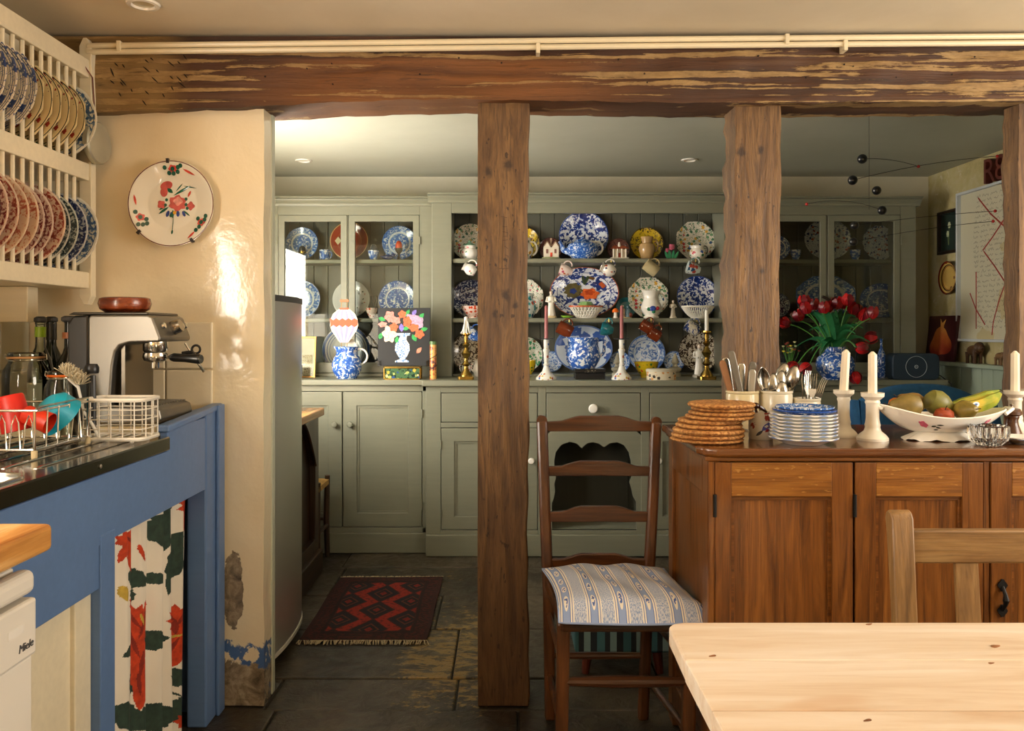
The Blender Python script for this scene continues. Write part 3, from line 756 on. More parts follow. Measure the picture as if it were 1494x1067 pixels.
M_RED = china('red_lacquer', '#8c2f1c', (), blooms=('#8c2f1c', '#8c2f1c', '#d8c39a'), bscale=3, bsize=.1, rings=((.965, .02, '#cdb27a'), (.62, .01, '#a8623a')))
M_DELFT = china('delft_blue', '#cfdcea', ('#7da2d4', '#3c64b0'), .6, 4.5, centre=.66, rings=((.72, .012, '#3c64b0'), (.96, .03, '#4a72b8')))
M_GRN = china('green_brown_floral', '#e2e4d8', (), blooms=('#2f8a5c', '#6a4a30', '#2f8a5c', '#e2e4d8'), bscale=5, bsize=.42, leaf='#3a8a64', scale=8)
M_IMARI = china('imari', '#dfe4ec', ('#2c468c', '#1d2d68'), .55, 5, rings=((.985, .015, '#a8583a'), (.78, .012, '#2c468c')))
M_IMARI2 = china('imari_spot', '#d6d8d4', (), blooms=('#96432e', '#26386e', '#26386e', '#a8583a', '#d6d8d4'), bscale=6, bsize=.36, leaf='#30467c', scale=9)
M_PALEB = china('pale_blue_star', '#ccd8e8', (), blooms=('#3f5ea4', '#ccd8e8', '#3f5ea4'), bscale=2.2, bsize=.5, rings=((.97, .03, '#5a78b4'),))
M_TEAL = plain('#1f5a5e', .2)
# vessels use object-space prints
V_BLUE = china('blue_vessel', '#e8ecf0', ('#5682c8', '#2a55a8'), .72, 3.2, vec='Object')
V_BLUE2 = china('blue_vessel_fine', '#dfe6ee', ('#5f8acc', '#2c58a8'), .78, 4, vec='Object')
V_FLOR = china('floral_vessel', '#ece6da', (), blooms=('#b03a48', '#2f6a4e', '#c99a3a', '#34509a', '#2f7a5a', '#ece6da'), bscale=2.4, bsize=.36, vec='Object')
V_PINK = china('pink_spot_vessel', '#ead8d2', (), blooms=('#c0486a', '#ead8d2', '#c0602c', '#ead8d2'), bscale=3.2, bsize=.3, vec='Object')
V_REDW = china('red_white_vessel', '#ead2c8', (), blooms=('#c2401e', '#c2401e', '#ead2c8'), bscale=4, bsize=.4, vec='Object')
V_YEL = china('yellow_floral_vessel', '#d9bc22', (), blooms=('#c2401e', '#3f7a34', '#d9bc22', '#3f7a34'), bscale=3.4, bsize=.34, vec='Object')
V_TURQ = china('turquoise_vessel', '#cfdad8', (), blooms=('#2f8a90', '#b0483a', '#2c4f72', '#2f8a90'), bscale=2.6, bsize=.44, vec='Object')
V_SPRIG = china('sprigged_vessel', '#eceae4', (), blooms=('#c03a44', '#eceae4', '#eceae4', '#3a7a54'), bscale=2.6, bsize=.26, vec='Object')
V_DELFT = china('delft_vessel', '#e6e4dc', (), blooms=('#4a68a8', '#e6e4dc', '#c0a040', '#4a68a8', '#b05a40'), bscale=3.4, bsize=.34, vec='Object')

def vessel(name, label, cat, mat, x0, x1, y1, y0, d, zb, prof, handle=None, spout=None, lid=None, hmat=None, group=None, n=30, mod=None, wall=.003):
    """turned pot: x0..x1 body width and y0..y1 top/bottom in photo pixels at depth d, standing at height zb"""
    r = (x1-x0)/2*d/F; h = (y1-y0)*d/F
    t_ = thing(name, label, cat, (PX((x0+x1)/2, d), d, zb), 0, group)
    out = [(a*r, b*h) for a, b in prof]; top = out[-1]
    inn_ = [(max(.001, a-wall), max(b, wall)) for a, b in reversed(out)]
    b = MB().lathe([(0, 0)]+out+[(max(.002, top[0]-wall), top[1])]+inn_[1:]+[(0, wall)], n, None, mod)
    if spout: # (angle side, z fraction, reach, rise)
        s, zf, reach, rise = spout
        b.tube([(s*r*.6, 0, zf*h), (s*r*(1+reach*.4), 0, zf*h+rise*h*.25), (s*r*(1+reach), 0, zf*h+rise*h)], [r*.26, r*.19, r*.12], 10)
    b.build('body', mat, t_)
    if handle:
        s, z0, z1, reach, thick = handle; R0 = lambda zf: min(prof, key=lambda q: abs(q[1]-zf))[0]*r
        a, c = R0(z0)*.96, R0(z1)*.96; e = r*reach
        pts = [(s*a, 0, z0*h)]
        for k in range(1, 9):
            q = PI*k/9; pts.append((s*(max(a, c)*.9+e*math.sin(q)), 0, (z0+(z1-z0)*(.5-.5*math.cos(q)))*h))
        pts.append((s*c, 0, z1*h))
        MB().tube(pts, thick, 8).build('handle', hmat or mat, t_)
    if lid:
        lz = h; MB().lathe([(top[0]+.001, lz), (top[0]*.9, lz+.1*r), (top[0]*.4, lz+.35*r), (.14*r, lz+.42*r), (.2*r, lz+.6*r), (0, lz+.75*r)], n).build('lid', lid, t_)
    return t_
MUGP = [(.9, 0), (.98, .05), (1, .5), (1, 1)]
CUPP = [(.5, 0), (.5, .06), (.75, .25), (.95, .6), (1, 1)]
BOWLP = [(.45, 0), (.45, .12), (.7, .35), (.92, .7), (1, 1)]
JUGP = [(.6, 0), (.72, .05), (.98, .32), (1, .5), (.82, .7), (.68, .8), (.72, .9), (.84, 1)]
SQUATP = [(.7, 0), (.75, .04), (.98, .3), (1, .5), (.9, .72), (.72, .82), (.72, .92), (.78, 1)]
POTP = [(.6, 0), (.62, .04), (.92, .3), (1, .55), (.85, .8), (.5, .95), (.45, 1)]
def lip(t_, r, h, s=-1, mat=None):
    """pouring lip pulled out of the rim"""
    MB().add([(s*r*.55, -r*.5, h), (s*r*1.15, 0, h*1.03), (s*r*.55, r*.5, h), (s*r*.62, 0, h*.72)], [(0, 1, 3), (1, 2, 3)]).build('lip', mat, t_, 0)

# ---- glazed cupboard by the fridge
d1 = 4.88
stand(441, 357, 24, S1, 'blue and white plate behind a brass egg cup in the glazed cabinet', M_BLUE2, d1)
stand(583, 357, 25, S1, 'blue and white plate behind the orange egg in the glazed cabinet', M_BLUE2, d1)
rp = stand(510, 351, 28, S1, 'dark red plate with gold rim and pale diamond in the glazed cabinet', M_RED, d1)
R_ = 28*d1/F
decal(rp, [[(-.75*R_, 0), (-.58*R_, -.22*R_), (-.41*R_, 0), (-.58*R_, .22*R_)]], plain('#d8c8a2', .3), .011, 'diamond_motif')
stand(441, 434, 27, S2, 'blue landscape plate mostly hidden behind the reflection on the cabinet glass', M_BLUE2, d1)
wp = stand(513, 437, 27, S2, 'white plate with painted flower sprigs on the middle cabinet shelf', china('white_sprig_plate', '#dfe3e8', (), blooms=('#dfe3e8', '#b0584a', '#dfe3e8', '#4a5a4a'), bscale=4, bsize=.2), d1)
stand(580, 436, 27, S2, 'blue landscape plate above the flower painting', M_BLUE, d1)
stand(506, 505, 35, WT, 'large white oval platter with blue rim standing behind the balloon jug', china('blue_rim_platter', '#e6eaf0', (), rings=((.93, .06, '#4a6cb0'), (.8, .015, '#4a6cb0'), (.7, .01, '#6a88c0'))), 4.9, name='platter', cat='platter')
def eggcup(px, label, mat, egg, y1=378, y0=352, w=11, d=4.8):
    t_ = thing('egg_cup', label, 'egg cup', (PX(px, d), d, S1)); r = w/2*d/F; h = (y1-y0)*d/F
    MB().lathe([(0, 0), (.7*r, 0), (.6*r, .08*h), (.25*r, .2*h), (.35*r, .32*h), (r, .5*h), (1.05*r, .62*h), (.9*r, .62*h), (.5*r, .45*h), (0, .42*h)], 20).build('cup', mat, t_)
    if egg: MB().ball((0, 0, .72*h), (.92*r, .92*r, .32*h), 16).build('egg', egg, t_)
eggcup(441, 'brass egg cup holding a dark egg', BRASS, plain('#1c1c22', .3), y0=358)
eggcup(582, 'dark brass egg cup holding a bright orange egg', plain('#3a3020', .3, .8), plain('#e0562a', .35), y0=351)
t_ = vessel('egg_cup', 'blue and white pottery egg cup with a dark blue egg', 'egg cup', V_BLUE, 537, 553, 378, 364, 4.82, S1, CUPP)
MB().ball((0, 0, .062), (.022, .022, .032), 16).build('egg', plain('#2c3440', .3), t_)
vessel('mug', 'blue and white mug beside the dark red plate', 'mug', V_BLUE, 466, 481, 378, 363, 4.82, S1, MUGP, handle=(1, .2, .85, .55, .004))
t_ = thing('ceramic_block', 'small white and orange pottery house at the cabinet shelf end', 'ornament', (PX(422, 4.82), 4.82, S1))
box('walls', WHITE, t_, -.024, .024, -.015, .015, 0, .024, .002); MB().prism([(-.02, 0), (.02, 0), (0, .014)], -.026, .026, T(0, 0, .024) @ RZ(90) @ RX(90)).build('roof', plain('#c8683a', .4), t_, 0)
t_ = thing('pottery_bird', 'dark blue pottery bird beside the orange egg', 'ornament', (PX(566, 4.83), 4.83, S1))
MB().ball((0, 0, .018), (.03, .014, .016), 14).ball((.03, 0, .03), .011, 12).tube([(-.025, 0, .02), (-.045, 0, .026)], [.008, .003], 8).build('body', plain('#28386e', .2), t_)
vessel('cup', 'orange-red cup with a white medallion on the middle cabinet shelf', 'cup', V_REDW, 534, 551, 464, 449, 4.80, S2, BOWLP)
t_ = thing('toast_rack', 'small silver wire toast rack on the middle cabinet shelf', 'toast rack', (PX(545, 4.88), 4.88, S2))
b = MB()
for i in range(4): x = -.018+.012*i; b.tube([(x, -.03, 0), (x, -.03, .11), (x, -.02, .135), (x, .02, .135), (x, .03, .11), (x, .03, 0)], .0016, 6)
b.tube([(-.02, -.03, .004), (.02, -.03, .004)], .002, 6).tube([(-.02, .03, .004), (.02, .03, .004)], .002, 6).build('wires', CHROME, t_)
vessel('bowl', 'small sprigged bowl on the cabinet floor beside the gilt frame', 'bowl', V_SPRIG, 456, 472, 530, 512, 4.82, WT, BOWLP)

# ---- on the ledge in front of the glazed cupboard
dL = 4.5
t_ = thing('picture_frame', 'narrow gilt picture frame leaning at the ledge beside the fridge', 'picture frame', M=T(PX(442, 4.6), 4.6, WT) @ RX(-8))
w_, h_ = 36*4.6/F, 60*4.6/F
MB().plate_with_hole([(-w_/2, 0), (w_/2, 0), (w_/2, h_), (-w_/2, h_)], [(-w_/2+.008, .008), (w_/2-.008, .008), (w_/2-.008, h_-.008), (-w_/2+.008, h_-.008)], 0, .012, RX(90)).build('frame', plain('#a9793a', .3, .5), t_, 0)
box('mount', plain('#e8e4d6', .6), t_, -w_/2+.007, w_/2-.007, -.006, -.004, .007, h_-.007)
MB().box(-.05, .05, -.010, -.008, .01, h_*.55).build('print', china('bare_trees_print', '#cdbfa4', ('#8a6a4a', '#5a4636'), .35, 9, vec='Object'), t_, 0)
box('glass', glassy('cabinet_glass'), t_, -w_/2+.007, w_/2-.007, -.012, -.0105, .007, h_-.007)
vessel('carved_jar', 'small black and grey carved jar before the gilt frame', 'jar', china('black_carved', '#9a958a', ('#26262a', '#101014'), .62, 6, vec='Object'), 426, 441, 553, 533, dL, WT, MUGP)
jt = vessel('jug', 'round blue and white jug holding a paper balloon cutout', 'jug', V_BLUE, 484, 528, 555, 508, dL, WT, [(.62, 0), (.68, .03), (.95, .25), (1, .42), (.9, .62), (.72, .74), (.7, .8), (.72, .9), (.78, 1)], handle=(1, .45, .93, .5, .0055), hmat=WHITE)
lip(jt, .066, .174, -1, V_BLUE)
# the balloon cut-out on two sticks
bl = thing('balloon_cutout', 'flat striped hot-air balloon cutout in the blue jug', 'paper cutout', (PX(502, 4.48), 4.48, WT+.06))
bz = lambda py: PZ(py, 4.48)-(WT+.06); bx_ = lambda px: PX(px, 4.48)-PX(502, 4.48)
half = [(0, 450), (9, 452), (16, 458), (20, 467), (20.5, 475), (18, 483), (13, 490), (9, 496), (6, 500)]
def bprof(py):
    for (a, ya), (b_, yb_) in zip(half, half[1:]):
        if ya <= py <= yb_: return a+(b_-a)*(py-ya)/(yb_-ya)
    return 6
ol = [(bx_(502+a), bz(y)) for a, y in half]+[(bx_(502-a), bz(y)) for a, y in reversed(half[1:])]
MB().prism(ol, -.002, .002, RX(90)).build('balloon', plain('#efe6d6', .6), bl, 0)
st_ = MB(); yy = [451, 455, 460, 466, 472, 478, 484, 490, 496, 500]
for k in (-.78, -.33, .12, .57):
    pl = [(bx_(502+bprof(y)*k), bz(y)) for y in yy]+[(bx_(502+bprof(y)*(k+.22)), bz(y)) for y in reversed(yy)]
    st_.prism(pl, .002, .0028, RX(90))
st_.build('stripes', plain('#8b8cc0', .6), bl, 0)
zz = [(bx_(502+bprof(470)*q), bz(466+(1.5 if i % 2 else -1.5))) for i, q in enumerate([-.99+.22*j for j in range(10)])]
zz += [(bx_(502+bprof(476)*q), bz(476+(1.5 if i % 2 else -1.5))) for i, q in enumerate([.97-.216*j for j in range(10)])]
MB().prism(zz, .0028, .0036, RX(90)).build('orange_band', plain('#e0502c', .6), bl, 0)
MB().prism([(bx_(495), bz(449.5)), (bx_(509), bz(449.5)), (bx_(508), bz(452)), (bx_(496), bz(452))], -.003, .003, RX(90)).build('crown_patch', plain('#e0502c', .6), bl, 0)
for px in (498, 506): MB().tube([(bx_(px), .004, bz(436)), (bx_(px), .004, bz(520))], .0016, 6).build('stick', plain('#b08a50', .6), bl)
MB().box(bx_(496), bx_(509), -.004, .006, bz(441), bz(437)).build('top_bar', plain('#8a5a30', .5), bl, 0, .001)
for px, py, r in ((509, 500, 15), (514, 502, -25)):
    o = MB().box(-.022, .022, -.0005, .0005, -.035, .035).build('paper_slip', plain('#eae4d4', .7), None, 0)
    tag(o, 'folded white paper slip tucked in the blue balloon jug', 'paper', 'paper slips in the balloon jug', M=T(PX(px, 4.50), 4.50+(.012 if r < 0 else .02), PZ(py+4, 4.5)) @ RY(r))
# flower painting on a box
bxo = thing('trinket_box', 'small gilt box with painted fruit supporting the flower painting', 'box', (PX(588, 4.46), 4.46, WT))
w_, h_ = 52*4.46/F, 18*4.46/F
box('body', china('fruit_painting', '#4a6a4a', ('#2f4a3a', '#22382c'), .5, 3, blooms=('#c8b24a', '#31508a', '#a8b46a', '#2a3a2c', '#d8cf9a'), bscale=3.0, bsize=.4, vec='Object'), bxo, -w_/2+.003, w_/2-.003, -.037, .037, .003, h_-.006)
for x in (-w_/2, w_/2): 
    for y in (-.04, .04): box('corner_strip', BRASS, bxo, x-.003, x+.003, y-.003, y+.003, 0, h_)
for z in (0, h_-.006):
    MB().plate_with_hole([(-w_/2-.003, -.043), (w_/2+.003, -.043), (w_/2+.003, .043), (-w_/2-.003, .043)], [(-w_/2+.003, -.037), (w_/2-.003, -.037), (w_/2-.003, .037), (-w_/2+.003, .037)], z, z+.006).build('edge_strip', BRASS, bxo, 0)
box('lid', plain('#6a5a2c', .3, .6), bxo, -w_/2-.002, w_/2+.002, -.042, .042, h_, h_+.004)
pw_, ph_ = 76*4.47/F, 85*4.47/F
pa = thing('flower_painting', 'square collage painting of flowers in a blue vase on black ground', 'painting', M=T(PX(589, 4.47), 4.47, WT+h_+.0045) @ RX(-4))
box('canvas', plain('#14161a', .6), pa, -pw_/2, pw_/2, 0, .012, 0, ph_, .001)
q = lambda cx, cy: ((380+cx/3.556-589)*4.47/F, (534.5-270-cy/3.556)*4.47/F+.0)
def pd(polys, col, nm, z=.0):
    for i, p in enumerate(polys): MB().prism(p, .0006+z, .0012+z+.0001*i, RX(90)).build(nm, plain(col, .6, 0, .35, 90), pa, 0)
s_ = 4.47/F/3.556
E = lambda cx, cy, rx, ry, rot=0, k=5: ell(*q(cx, cy), rx*s_, ry*s_, -rot, 18, k, cx)
Lf = lambda cx, cy, L, w, rot: leafpoly(*q(cx, cy), L*s_, w*s_, -rot)
pd([Lf(628, 697, 38, 22, 20), Lf(760, 665, 44, 20, -60), Lf(833, 682, 42, 22, -50), Lf(848, 750, 40, 22, -15), Lf(797, 795, 42, 24, 60), Lf(622, 785, 36, 22, -70), Lf(706, 805, 36, 20, -80), Lf(755, 745, 40, 20, -20)], '#2f9a4e', 'leaf_motif')
pd([E(668, 683, 26, 28), E(700, 705, 24, 20), E(632, 725, 22, 14)], '#e08a80', 'pink_bloom', .0004)
pd([E(733, 672, 20, 20), E(690, 740, 22, 22), E(760, 712, 22, 28), E(795, 742, 26, 20), E(824, 776, 24, 22)], '#d8643c', 'orange_bloom', .0006)
pd([E(790, 700, 40, 26, 30), E(820, 715, 24, 34)], '#b79ab8', 'mauve_bloom', .0003)
pd([ell(*q(668, 775), 36*s_, 42*s_, 0, 36, 6, .5)], '#f0d2c0', 'lily_motif', .0005)
pd([Lf(796, 662, 34, 22, -50), Lf(730, 742, 44, 26, 85)], '#7a6ac0', 'bud_motif', .0007)
vs_ = [(705, 770), (776, 770), (774, 782), (758, 785), (756, 805), (772, 830), (774, 860), (758, 895), (748, 905), (770, 915), (770, 922), (698, 922), (698, 915), (724, 905), (716, 893), (697, 860), (698, 830), (716, 805), (722, 785), (706, 782)]
b = MB().prism([q(*p) for p in vs_], .0004, .0009, RX(90)); b.build('vase_motif', china('collage_vase', '#e6ecf2', ('#6a9ad0', '#3a72b8'), .5, 6, vec='Object', rough=.5), pa, 0)
pd([Lf(822, 860, 40, 22, -50)], '#d88a70', 'butterfly_motif')
for x in (-pw_/2+.01, pw_/2-.014): MB().box(x-.006, x+.008, -.004, .014, -.002, .028).build('corner_clip', glassy('clip_plastic', '#c8ccd0', rough=.1, gl=1.5), pa, 0)
tb = vessel('decorated_tube', 'slim round tube box with orange pattern and black band', 'tube box', china('orange_marbled', '#d8a050', ('#c0502c', '#5a2a1c'), .5, 3.2, vec='Object', rough=.4), 627, 637, 554, 503, 4.46, WT, [(1, 0), (1, .98), (.98, 1)])
MB().lathe([(0, .205), (.0195, .205), (.0200, .19), (.0196, .187)], 20).build('lid', plain('#4a6a3c', .4), tb)
MB().tube([(.0188*math.cos(a), .0188*math.sin(a), .02+a*.009) for a in [i*.3 for i in range(46)]], .0022, 5).build('ribbon', plain('#16120f', .6), tb)
# ================================================================ open shelves of the dresser
d2, dF = 4.925, 4.785
# top shelf
stand(686, 350, 27, S1, 'polychrome floral plate behind the white lidded sugar bowl', M_FLOR, d2)
vessel('sugar_bowl', 'white lidded sugar bowl with red flowers on the top shelf', 'bowl', V_SPRIG, 673, 697, 377, 357, dF, S1, SQUATP, handle=(-1, .3, .8, .4, .003), lid=plain('#7fae94', .2))
stand(763, 355, 25, S1, 'yellow and black plate half hidden by the knotty oak post', M_YEL, d2)
vessel('jug', 'small floral jug with pale handle half hidden by the knotty oak post', 'jug', V_FLOR, 748, 778, 377, 346, dF, S1, JUGP, handle=(1, .2, .85, .5, .0055), hmat=WHITE)
stand(803, 364, 17, S1, 'small maroon plate behind the twin-gabled pottery cottage', M_MAR, d2)
stand(851, 343, 36, S1, 'large navy leaf-pattern plate behind the blue teapot', M_LEAF, d2)
tp_ = vessel('teapot', 'blue and white transfer teapot on the top shelf', 'teapot', V_BLUE2, 826, 874, 377, 349, dF, S1, POTP, handle=(1, .25, .95, .42, .006), spout=(-1, .35, .42, .6), hmat=WHITE)
MB().lathe([(.045, .110), (.03, .118), (.008, .122), (.01, .13), (0, .134)], 20).build('lid', V_BLUE2, tp_)
stand(902, 363, 16.5, S1, 'small maroon plate behind the pottery temple', M_MAR, d2)
stand(943, 354, 24.5, S1, 'yellow and black plate behind the tan stoneware jug', M_YEL, d2)
vessel('jug', 'plain tan stoneware jug with round belly', 'jug', plain('#a98a5e', .2), 932, 956, 377, 344, dF, S1, [(.6, 0), (.7, .04), (.98, .4), (1, .52), (.85, .68), (.6, .73), (.66, .85), (.78, 1)], handle=(1, .35, .9, .5, .004))
stand(1014, 349, 29, S1, 'eight-sided floral plate behind the painted cream jug', M_FLOR, d2, mod=octo)
cj = vessel('cream_jug', 'low painted cream jug before the eight-sided floral plate', 'jug', V_FLOR, 1006, 1030, 377, 357, dF, S1, SQUATP, handle=(1, .4, 1.0, .35, .0035), hmat=plain('#4a4236', .3)); lip(cj, .048, .08, -1, V_FLOR)
# pottery houses and tulips
t_ = thing('pottery_cottage', 'white pottery cottage with twin gables and red door', 'ornament', (PX(804, 4.79), 4.79, S1))
MB().box(-.044, .044, -.02, .025, .012, .07).prism([(-.046, .07), (-.002, .07), (-.024, .105)], -.025, .022, RX(90)).prism([(.002, .07), (.046, .07), (.024, .105)], -.025, .022, RX(90)).build('walls', plain('#e6ddcc', .25), t_, 0, .002)
for s in (-1, 1):
    for k in (-1, 1): MB().box(-.002, .034, -.024, .03, -.003, .003, T(s*.024, 0, .107) @ RY(58 if k > 0 else 122)).build('roof', plain('#8a6a52', .5), t_, 0)
    MB().box(s*.024-.006, s*.024+.006, -.0225, -.019, .035, .06).build('window', plain('#7a5048', .5), t_, 0)
MB().box(-.006, .006, -.0225, -.019, .015, .04).build('door', plain('#c2402a', .4), t_, 0)
MB().box(-.005, .005, 0, .012, .08, .125).build('chimney', plain('#c8a890', .5), t_, 0)
MB().lathe([(0, .016), (.05, .014), (.056, .006), (.054, 0), (0, 0)], 20, Matrix.Diagonal((1, .62, 1, 1))).build('base', plain('#9aa07a', .4), t_)
t_ = thing('pottery_temple', 'white pottery garden temple with columns and orange roof', 'ornament', (PX(903.5, 4.79), 4.79, S1))
box('walls', plain('#d9cfb8', .3), t_, -.036, .036, -.012, .02, .01, .06); box('base', plain('#e6ddcc', .3), t_, -.052, .052, -.028, .028, 0, .011, .002)
for x in (-.036, -.013, .013, .036): MB().tube([(x, -.02, .01), (x, -.02, .062)], .0045, 8).build('column', plain('#ece4d4', .25), t_)
MB().add([(-.056, -.03, .062), (.056, -.03, .062), (.056, .03, .062), (-.056, .03, .062), (-.03, 0, .082), (.03, 0, .082)], [(0, 1, 5, 4), (1, 2, 5), (2, 3, 4, 5), (3, 0, 4), (0, 3, 2, 1)]).build('roof', plain('#a8532f', .4), t_, 0)
MB().tube([(0, 0, .075), (0, 0, .102)], [.012, .004], 8).build('finial', plain('#ece4d4', .3), t_); box('door', plain('#b03a2a', .4), t_, -.006, .006, -.0135, -.011, .011, .038)
t_ = thing('pottery_tulip', 'small pottery pink tulips with green leaves on the top shelf', 'ornament', (PX(979, 4.79), 4.79, S1))
for x, z, r in ((.004, .07, .017), (-.022, .052, .012)):
    MB().lathe([(0, -r), (.8*r, -.6*r), (r, .1*r), (.9*r, r*1.1), (.7*r, .7*r), (0, .2*r)], 12, T(x, 0, z), scal(3, .1)).build('bloom', plain('#c8647a', .25, 0, .35, 40), t_)
lv = MB()
for x, a in ((-.03, 25), (-.012, 8), (.012, -8), (.032, -28)): lv.prism(leafpoly(.028, 0, .058, .016, 0), -.003, .003, T(x*.5, -.006, 0) @ RY(-90-a) @ RX(90))
lv.build('leaves', plain('#2f8a5c', .3), t_, 0); MB().lathe([(0, .008), (.02, .006), (.024, 0), (0, 0)], 14).build('base', plain('#2f7a54', .3), t_)

# middle shelf
stand(687, 437, 28, S2, 'dark navy leaf plate behind the red and white bowl', M_LEAFD, d2)
vessel('bowl', 'red and white patterned bowl on the middle shelf', 'bowl', V_REDW, 673, 708, 464, 446, dF, S2, BOWLP)
stand(765, 437, 28.5, S2, 'eight-sided floral plate half hidden by the knotty oak post', M_FLORP, d2, mod=octo)
vessel('jug', 'dark green jug with white handle half hidden by the knotty oak post', 'jug', V_TURQ, 752, 782, 464, 428, dF, S2, JUGP, handle=(1, .2, .85, .4, .005), hmat=WHITE)
def figure(label, px, y1, y0, d, zb, cloth, base, group=None):
    h = (y1-y0)*d/F; t_ = thing('figurine', label, 'figurine', (PX(px, d), d, zb), 0, group)
    b = MB().lathe([(0, .08*h), (.13*h, .08*h), (.15*h, .1*h), (.12*h, .3*h), (.1*h, .5*h), (.135*h, .68*h), (.13*h, .76*h), (.05*h, .81*h), (.045*h, .84*h), (0, .85*h)], 20, Matrix.Diagonal((1, .75, 1, 1)), lambda a, r, z: 1+.07*math.cos(7*a) if z < .5*h else 1)
    for s in (-1, 1): b.tube([(s*.12*h, 0, .75*h), (s*.17*h, -.03*h, .6*h), (s*.05*h, -.12*h, .58*h)], [.045*h, .04*h, .03*h], 8)
    b.build('body', cloth, t_)
    hd = MB().ball((0, -.01*h, .9*h), (.058*h, .062*h, .075*h), 14).tube([(0, -.065*h, .905*h), (0, -.08*h, .89*h)], [.008*h, .012*h], 6); hd.build('head', plain('#ead6c4', .3), t_)
    MB().ball((0, .012*h, .925*h), (.066*h, .062*h, .065*h), 12).build('hair', plain('#9a8468', .4), t_)
    MB().lathe([(0, 0), (.2*h, 0), (.2*h, .06*h), (.16*h, .09*h), (0, .09*h)], 16, Matrix.Diagonal((1, .7, 1, 1))).build('base', base, t_); return t_
figure('white robed pottery figure standing beside the large flowered platter', 804, 464, 423, 4.78, S2, plain('#e2dccd', .25), plain('#c9b48a', .4))
# imari platter with painted flowers
ip = stand(852, 427, 37, S2, 'large oval blue platter painted with an orange flower and tulips', M_IMARI, 4.92, name='platter', sx=1.36, cat='platter', n=64)
px_ = lambda X, Y: ((X-852)*4.92/F, (427-Y)*4.92/F)
def dm(lst, col, nm, z=.0085): decal(ip, [ell(*px_(x, y), rx*4.92/F, ry*4.92/F, r, 20, k, x) for x, y, rx, ry, r, k in lst], plain(col, .2, 0, .3, 60), z, nm)
dm([(860, 429, 13, 8, 0, 6)], '#d0602c', 'orange_peony'); dm([(860, 427, 7, 4, 0, 5)], '#a8401c', 'peony_heart', .0092); dm([(836, 424, 13, 11, 0, 9)], '#5a5232', 'brown_bloom'); dm([(836, 425, 5, 4, 0, 5)], '#283a78', 'bloom_heart', .0092)
dm([(880, 415, 11, 9, 0, 5), (890, 438, 9, 6, 0, 5), (843, 401, 6, 6, 0, 4)], '#24387a', 'navy_bloom'); dm([(880, 415, 6, 5, 0, 4)], '#b2552c', 'navy_bloom_heart', .0092)
dm([(863, 402, 5, 7, 0, 3)], '#6a4a28', 'tulip_motif'); dm([(872, 404, 2, 12, 35, 0), (857, 406, 2, 11, -25, 0), (851, 408, 2, 8, 10, 0)], '#3a4a34', 'stem_motif')
# pierced basket with a gourd
bk = thing('pierced_basket', 'white lattice pottery basket with orange rim on the middle shelf', 'basket', (PX(855, 4.78), 4.78, S2))
b = MB(); r0, r1, h = .056, .096, .062
for i in range(26):
    a = 2*PI*i/26
    for s in (-1, 1):
        b.tube([((r0+(r1-r0)*k/4)*math.cos(a+s*.32*k/4), .6*(r0+(r1-r0)*k/4)*math.sin(a+s*.32*k/4), .006+h*k/4) for k in range(5)], .003, 5)
b.build('lattice', WHITE, bk); MB().lathe([(0, 0), (r0, 0), (r0+.003, .009), (0, .006)], 26, Matrix.Diagonal((1, .6, 1, 1))).build('foot', WHITE, bk)
MB().lathe([(r1-.004, h), (r1+.005, h+.004), (r1+.004, h+.011), (r1-.005, h+.009), (r1-.004, h)], 30, Matrix.Diagonal((1, .6, 1, 1))).build('rim', plain('#b85a34', .25, 0, .3, 60), bk)
MB().lathe([(0, -.018), (.03, -.016), (.044, 0), (.032, .018), (.006, .02), (0, .018)], 32, None, scal(8, .06)).build('melon_lid', plain('#7da064', .3), bk).location = (0, 0, .078)
t_ = thing('leaf_dish', 'small bright green leaf dish on the middle shelf edge', 'dish', (PX(827, 4.73), 4.73, S2))
MB().lathe([(0, .002), (.02, .003), (.033, .012), (.031, .014), (.02, .006), (0, .005)], 24, Matrix.Diagonal((1.05, .6, 1, 1)), scal(6, .05)).build('dish', plain('#86b83c', .3), t_)
t_ = thing('toadstool_ornament', 'little toadstool ornament with orange cap', 'ornament', (PX(898, 4.76), 4.76, S2))
MB().lathe([(0, 0), (.015, 0), (.011, .012), (.009, .036), (0, .038)], 14).build('stalk', WHITE, t_); MB().lathe([(0, .034), (.012, .035), (.021, .034), (.018, .046), (.008, .057), (0, .058)], 18).build('cap', plain('#dc6a22', .25), t_)
stand(913, 452, 15, S2, 'small dark teal dish behind the figure group', M_TEAL, d2)
t_ = thing('figure_group', 'small coloured pottery group of musicians before the teal dish', 'figurine', (PX(913, 4.80), 4.80, S2))
for x, z, c in ((-.018, .0, '#c8a488'), (.012, .0, '#5a7a8a')):
    MB().lathe([(0, 0), (.017, 0), (.013, .025), (.015, .045), (.005, .054), (0, .055)], 12, T(x, 0, z+.006)).ball((x, 0, .068), .008, 10).build('figure', plain(c, .3, 0, .5, 60), t_)
MB().lathe([(0, .008), (.034, .007), (.038, 0), (0, 0)], 16).build('base', plain('#a89a70', .4), t_); MB().ball((.026, -.008, .02), (.012, .01, .014), 10).build('drum', plain('#7a3a2a', .3), t_)
stand(945, 435, 30, S2, 'floral plate with eight-sided rim behind the white flowered jug', M_FLOR, d2, mod=octo)
fj = vessel('jug', 'white jug with a bold painted flower band on the middle shelf', 'jug', WHITE, 935, 965, 464, 424, 4.79, S2, [(.72, 0), (.78, .05), (.6, .1), (.95, .3), (1, .42), (.8, .62), (.7, .74), (.8, .9), (.95, 1)], handle=(1, .35, .92, .55, .0055)); lip(fj, .05, .16, -1, WHITE)
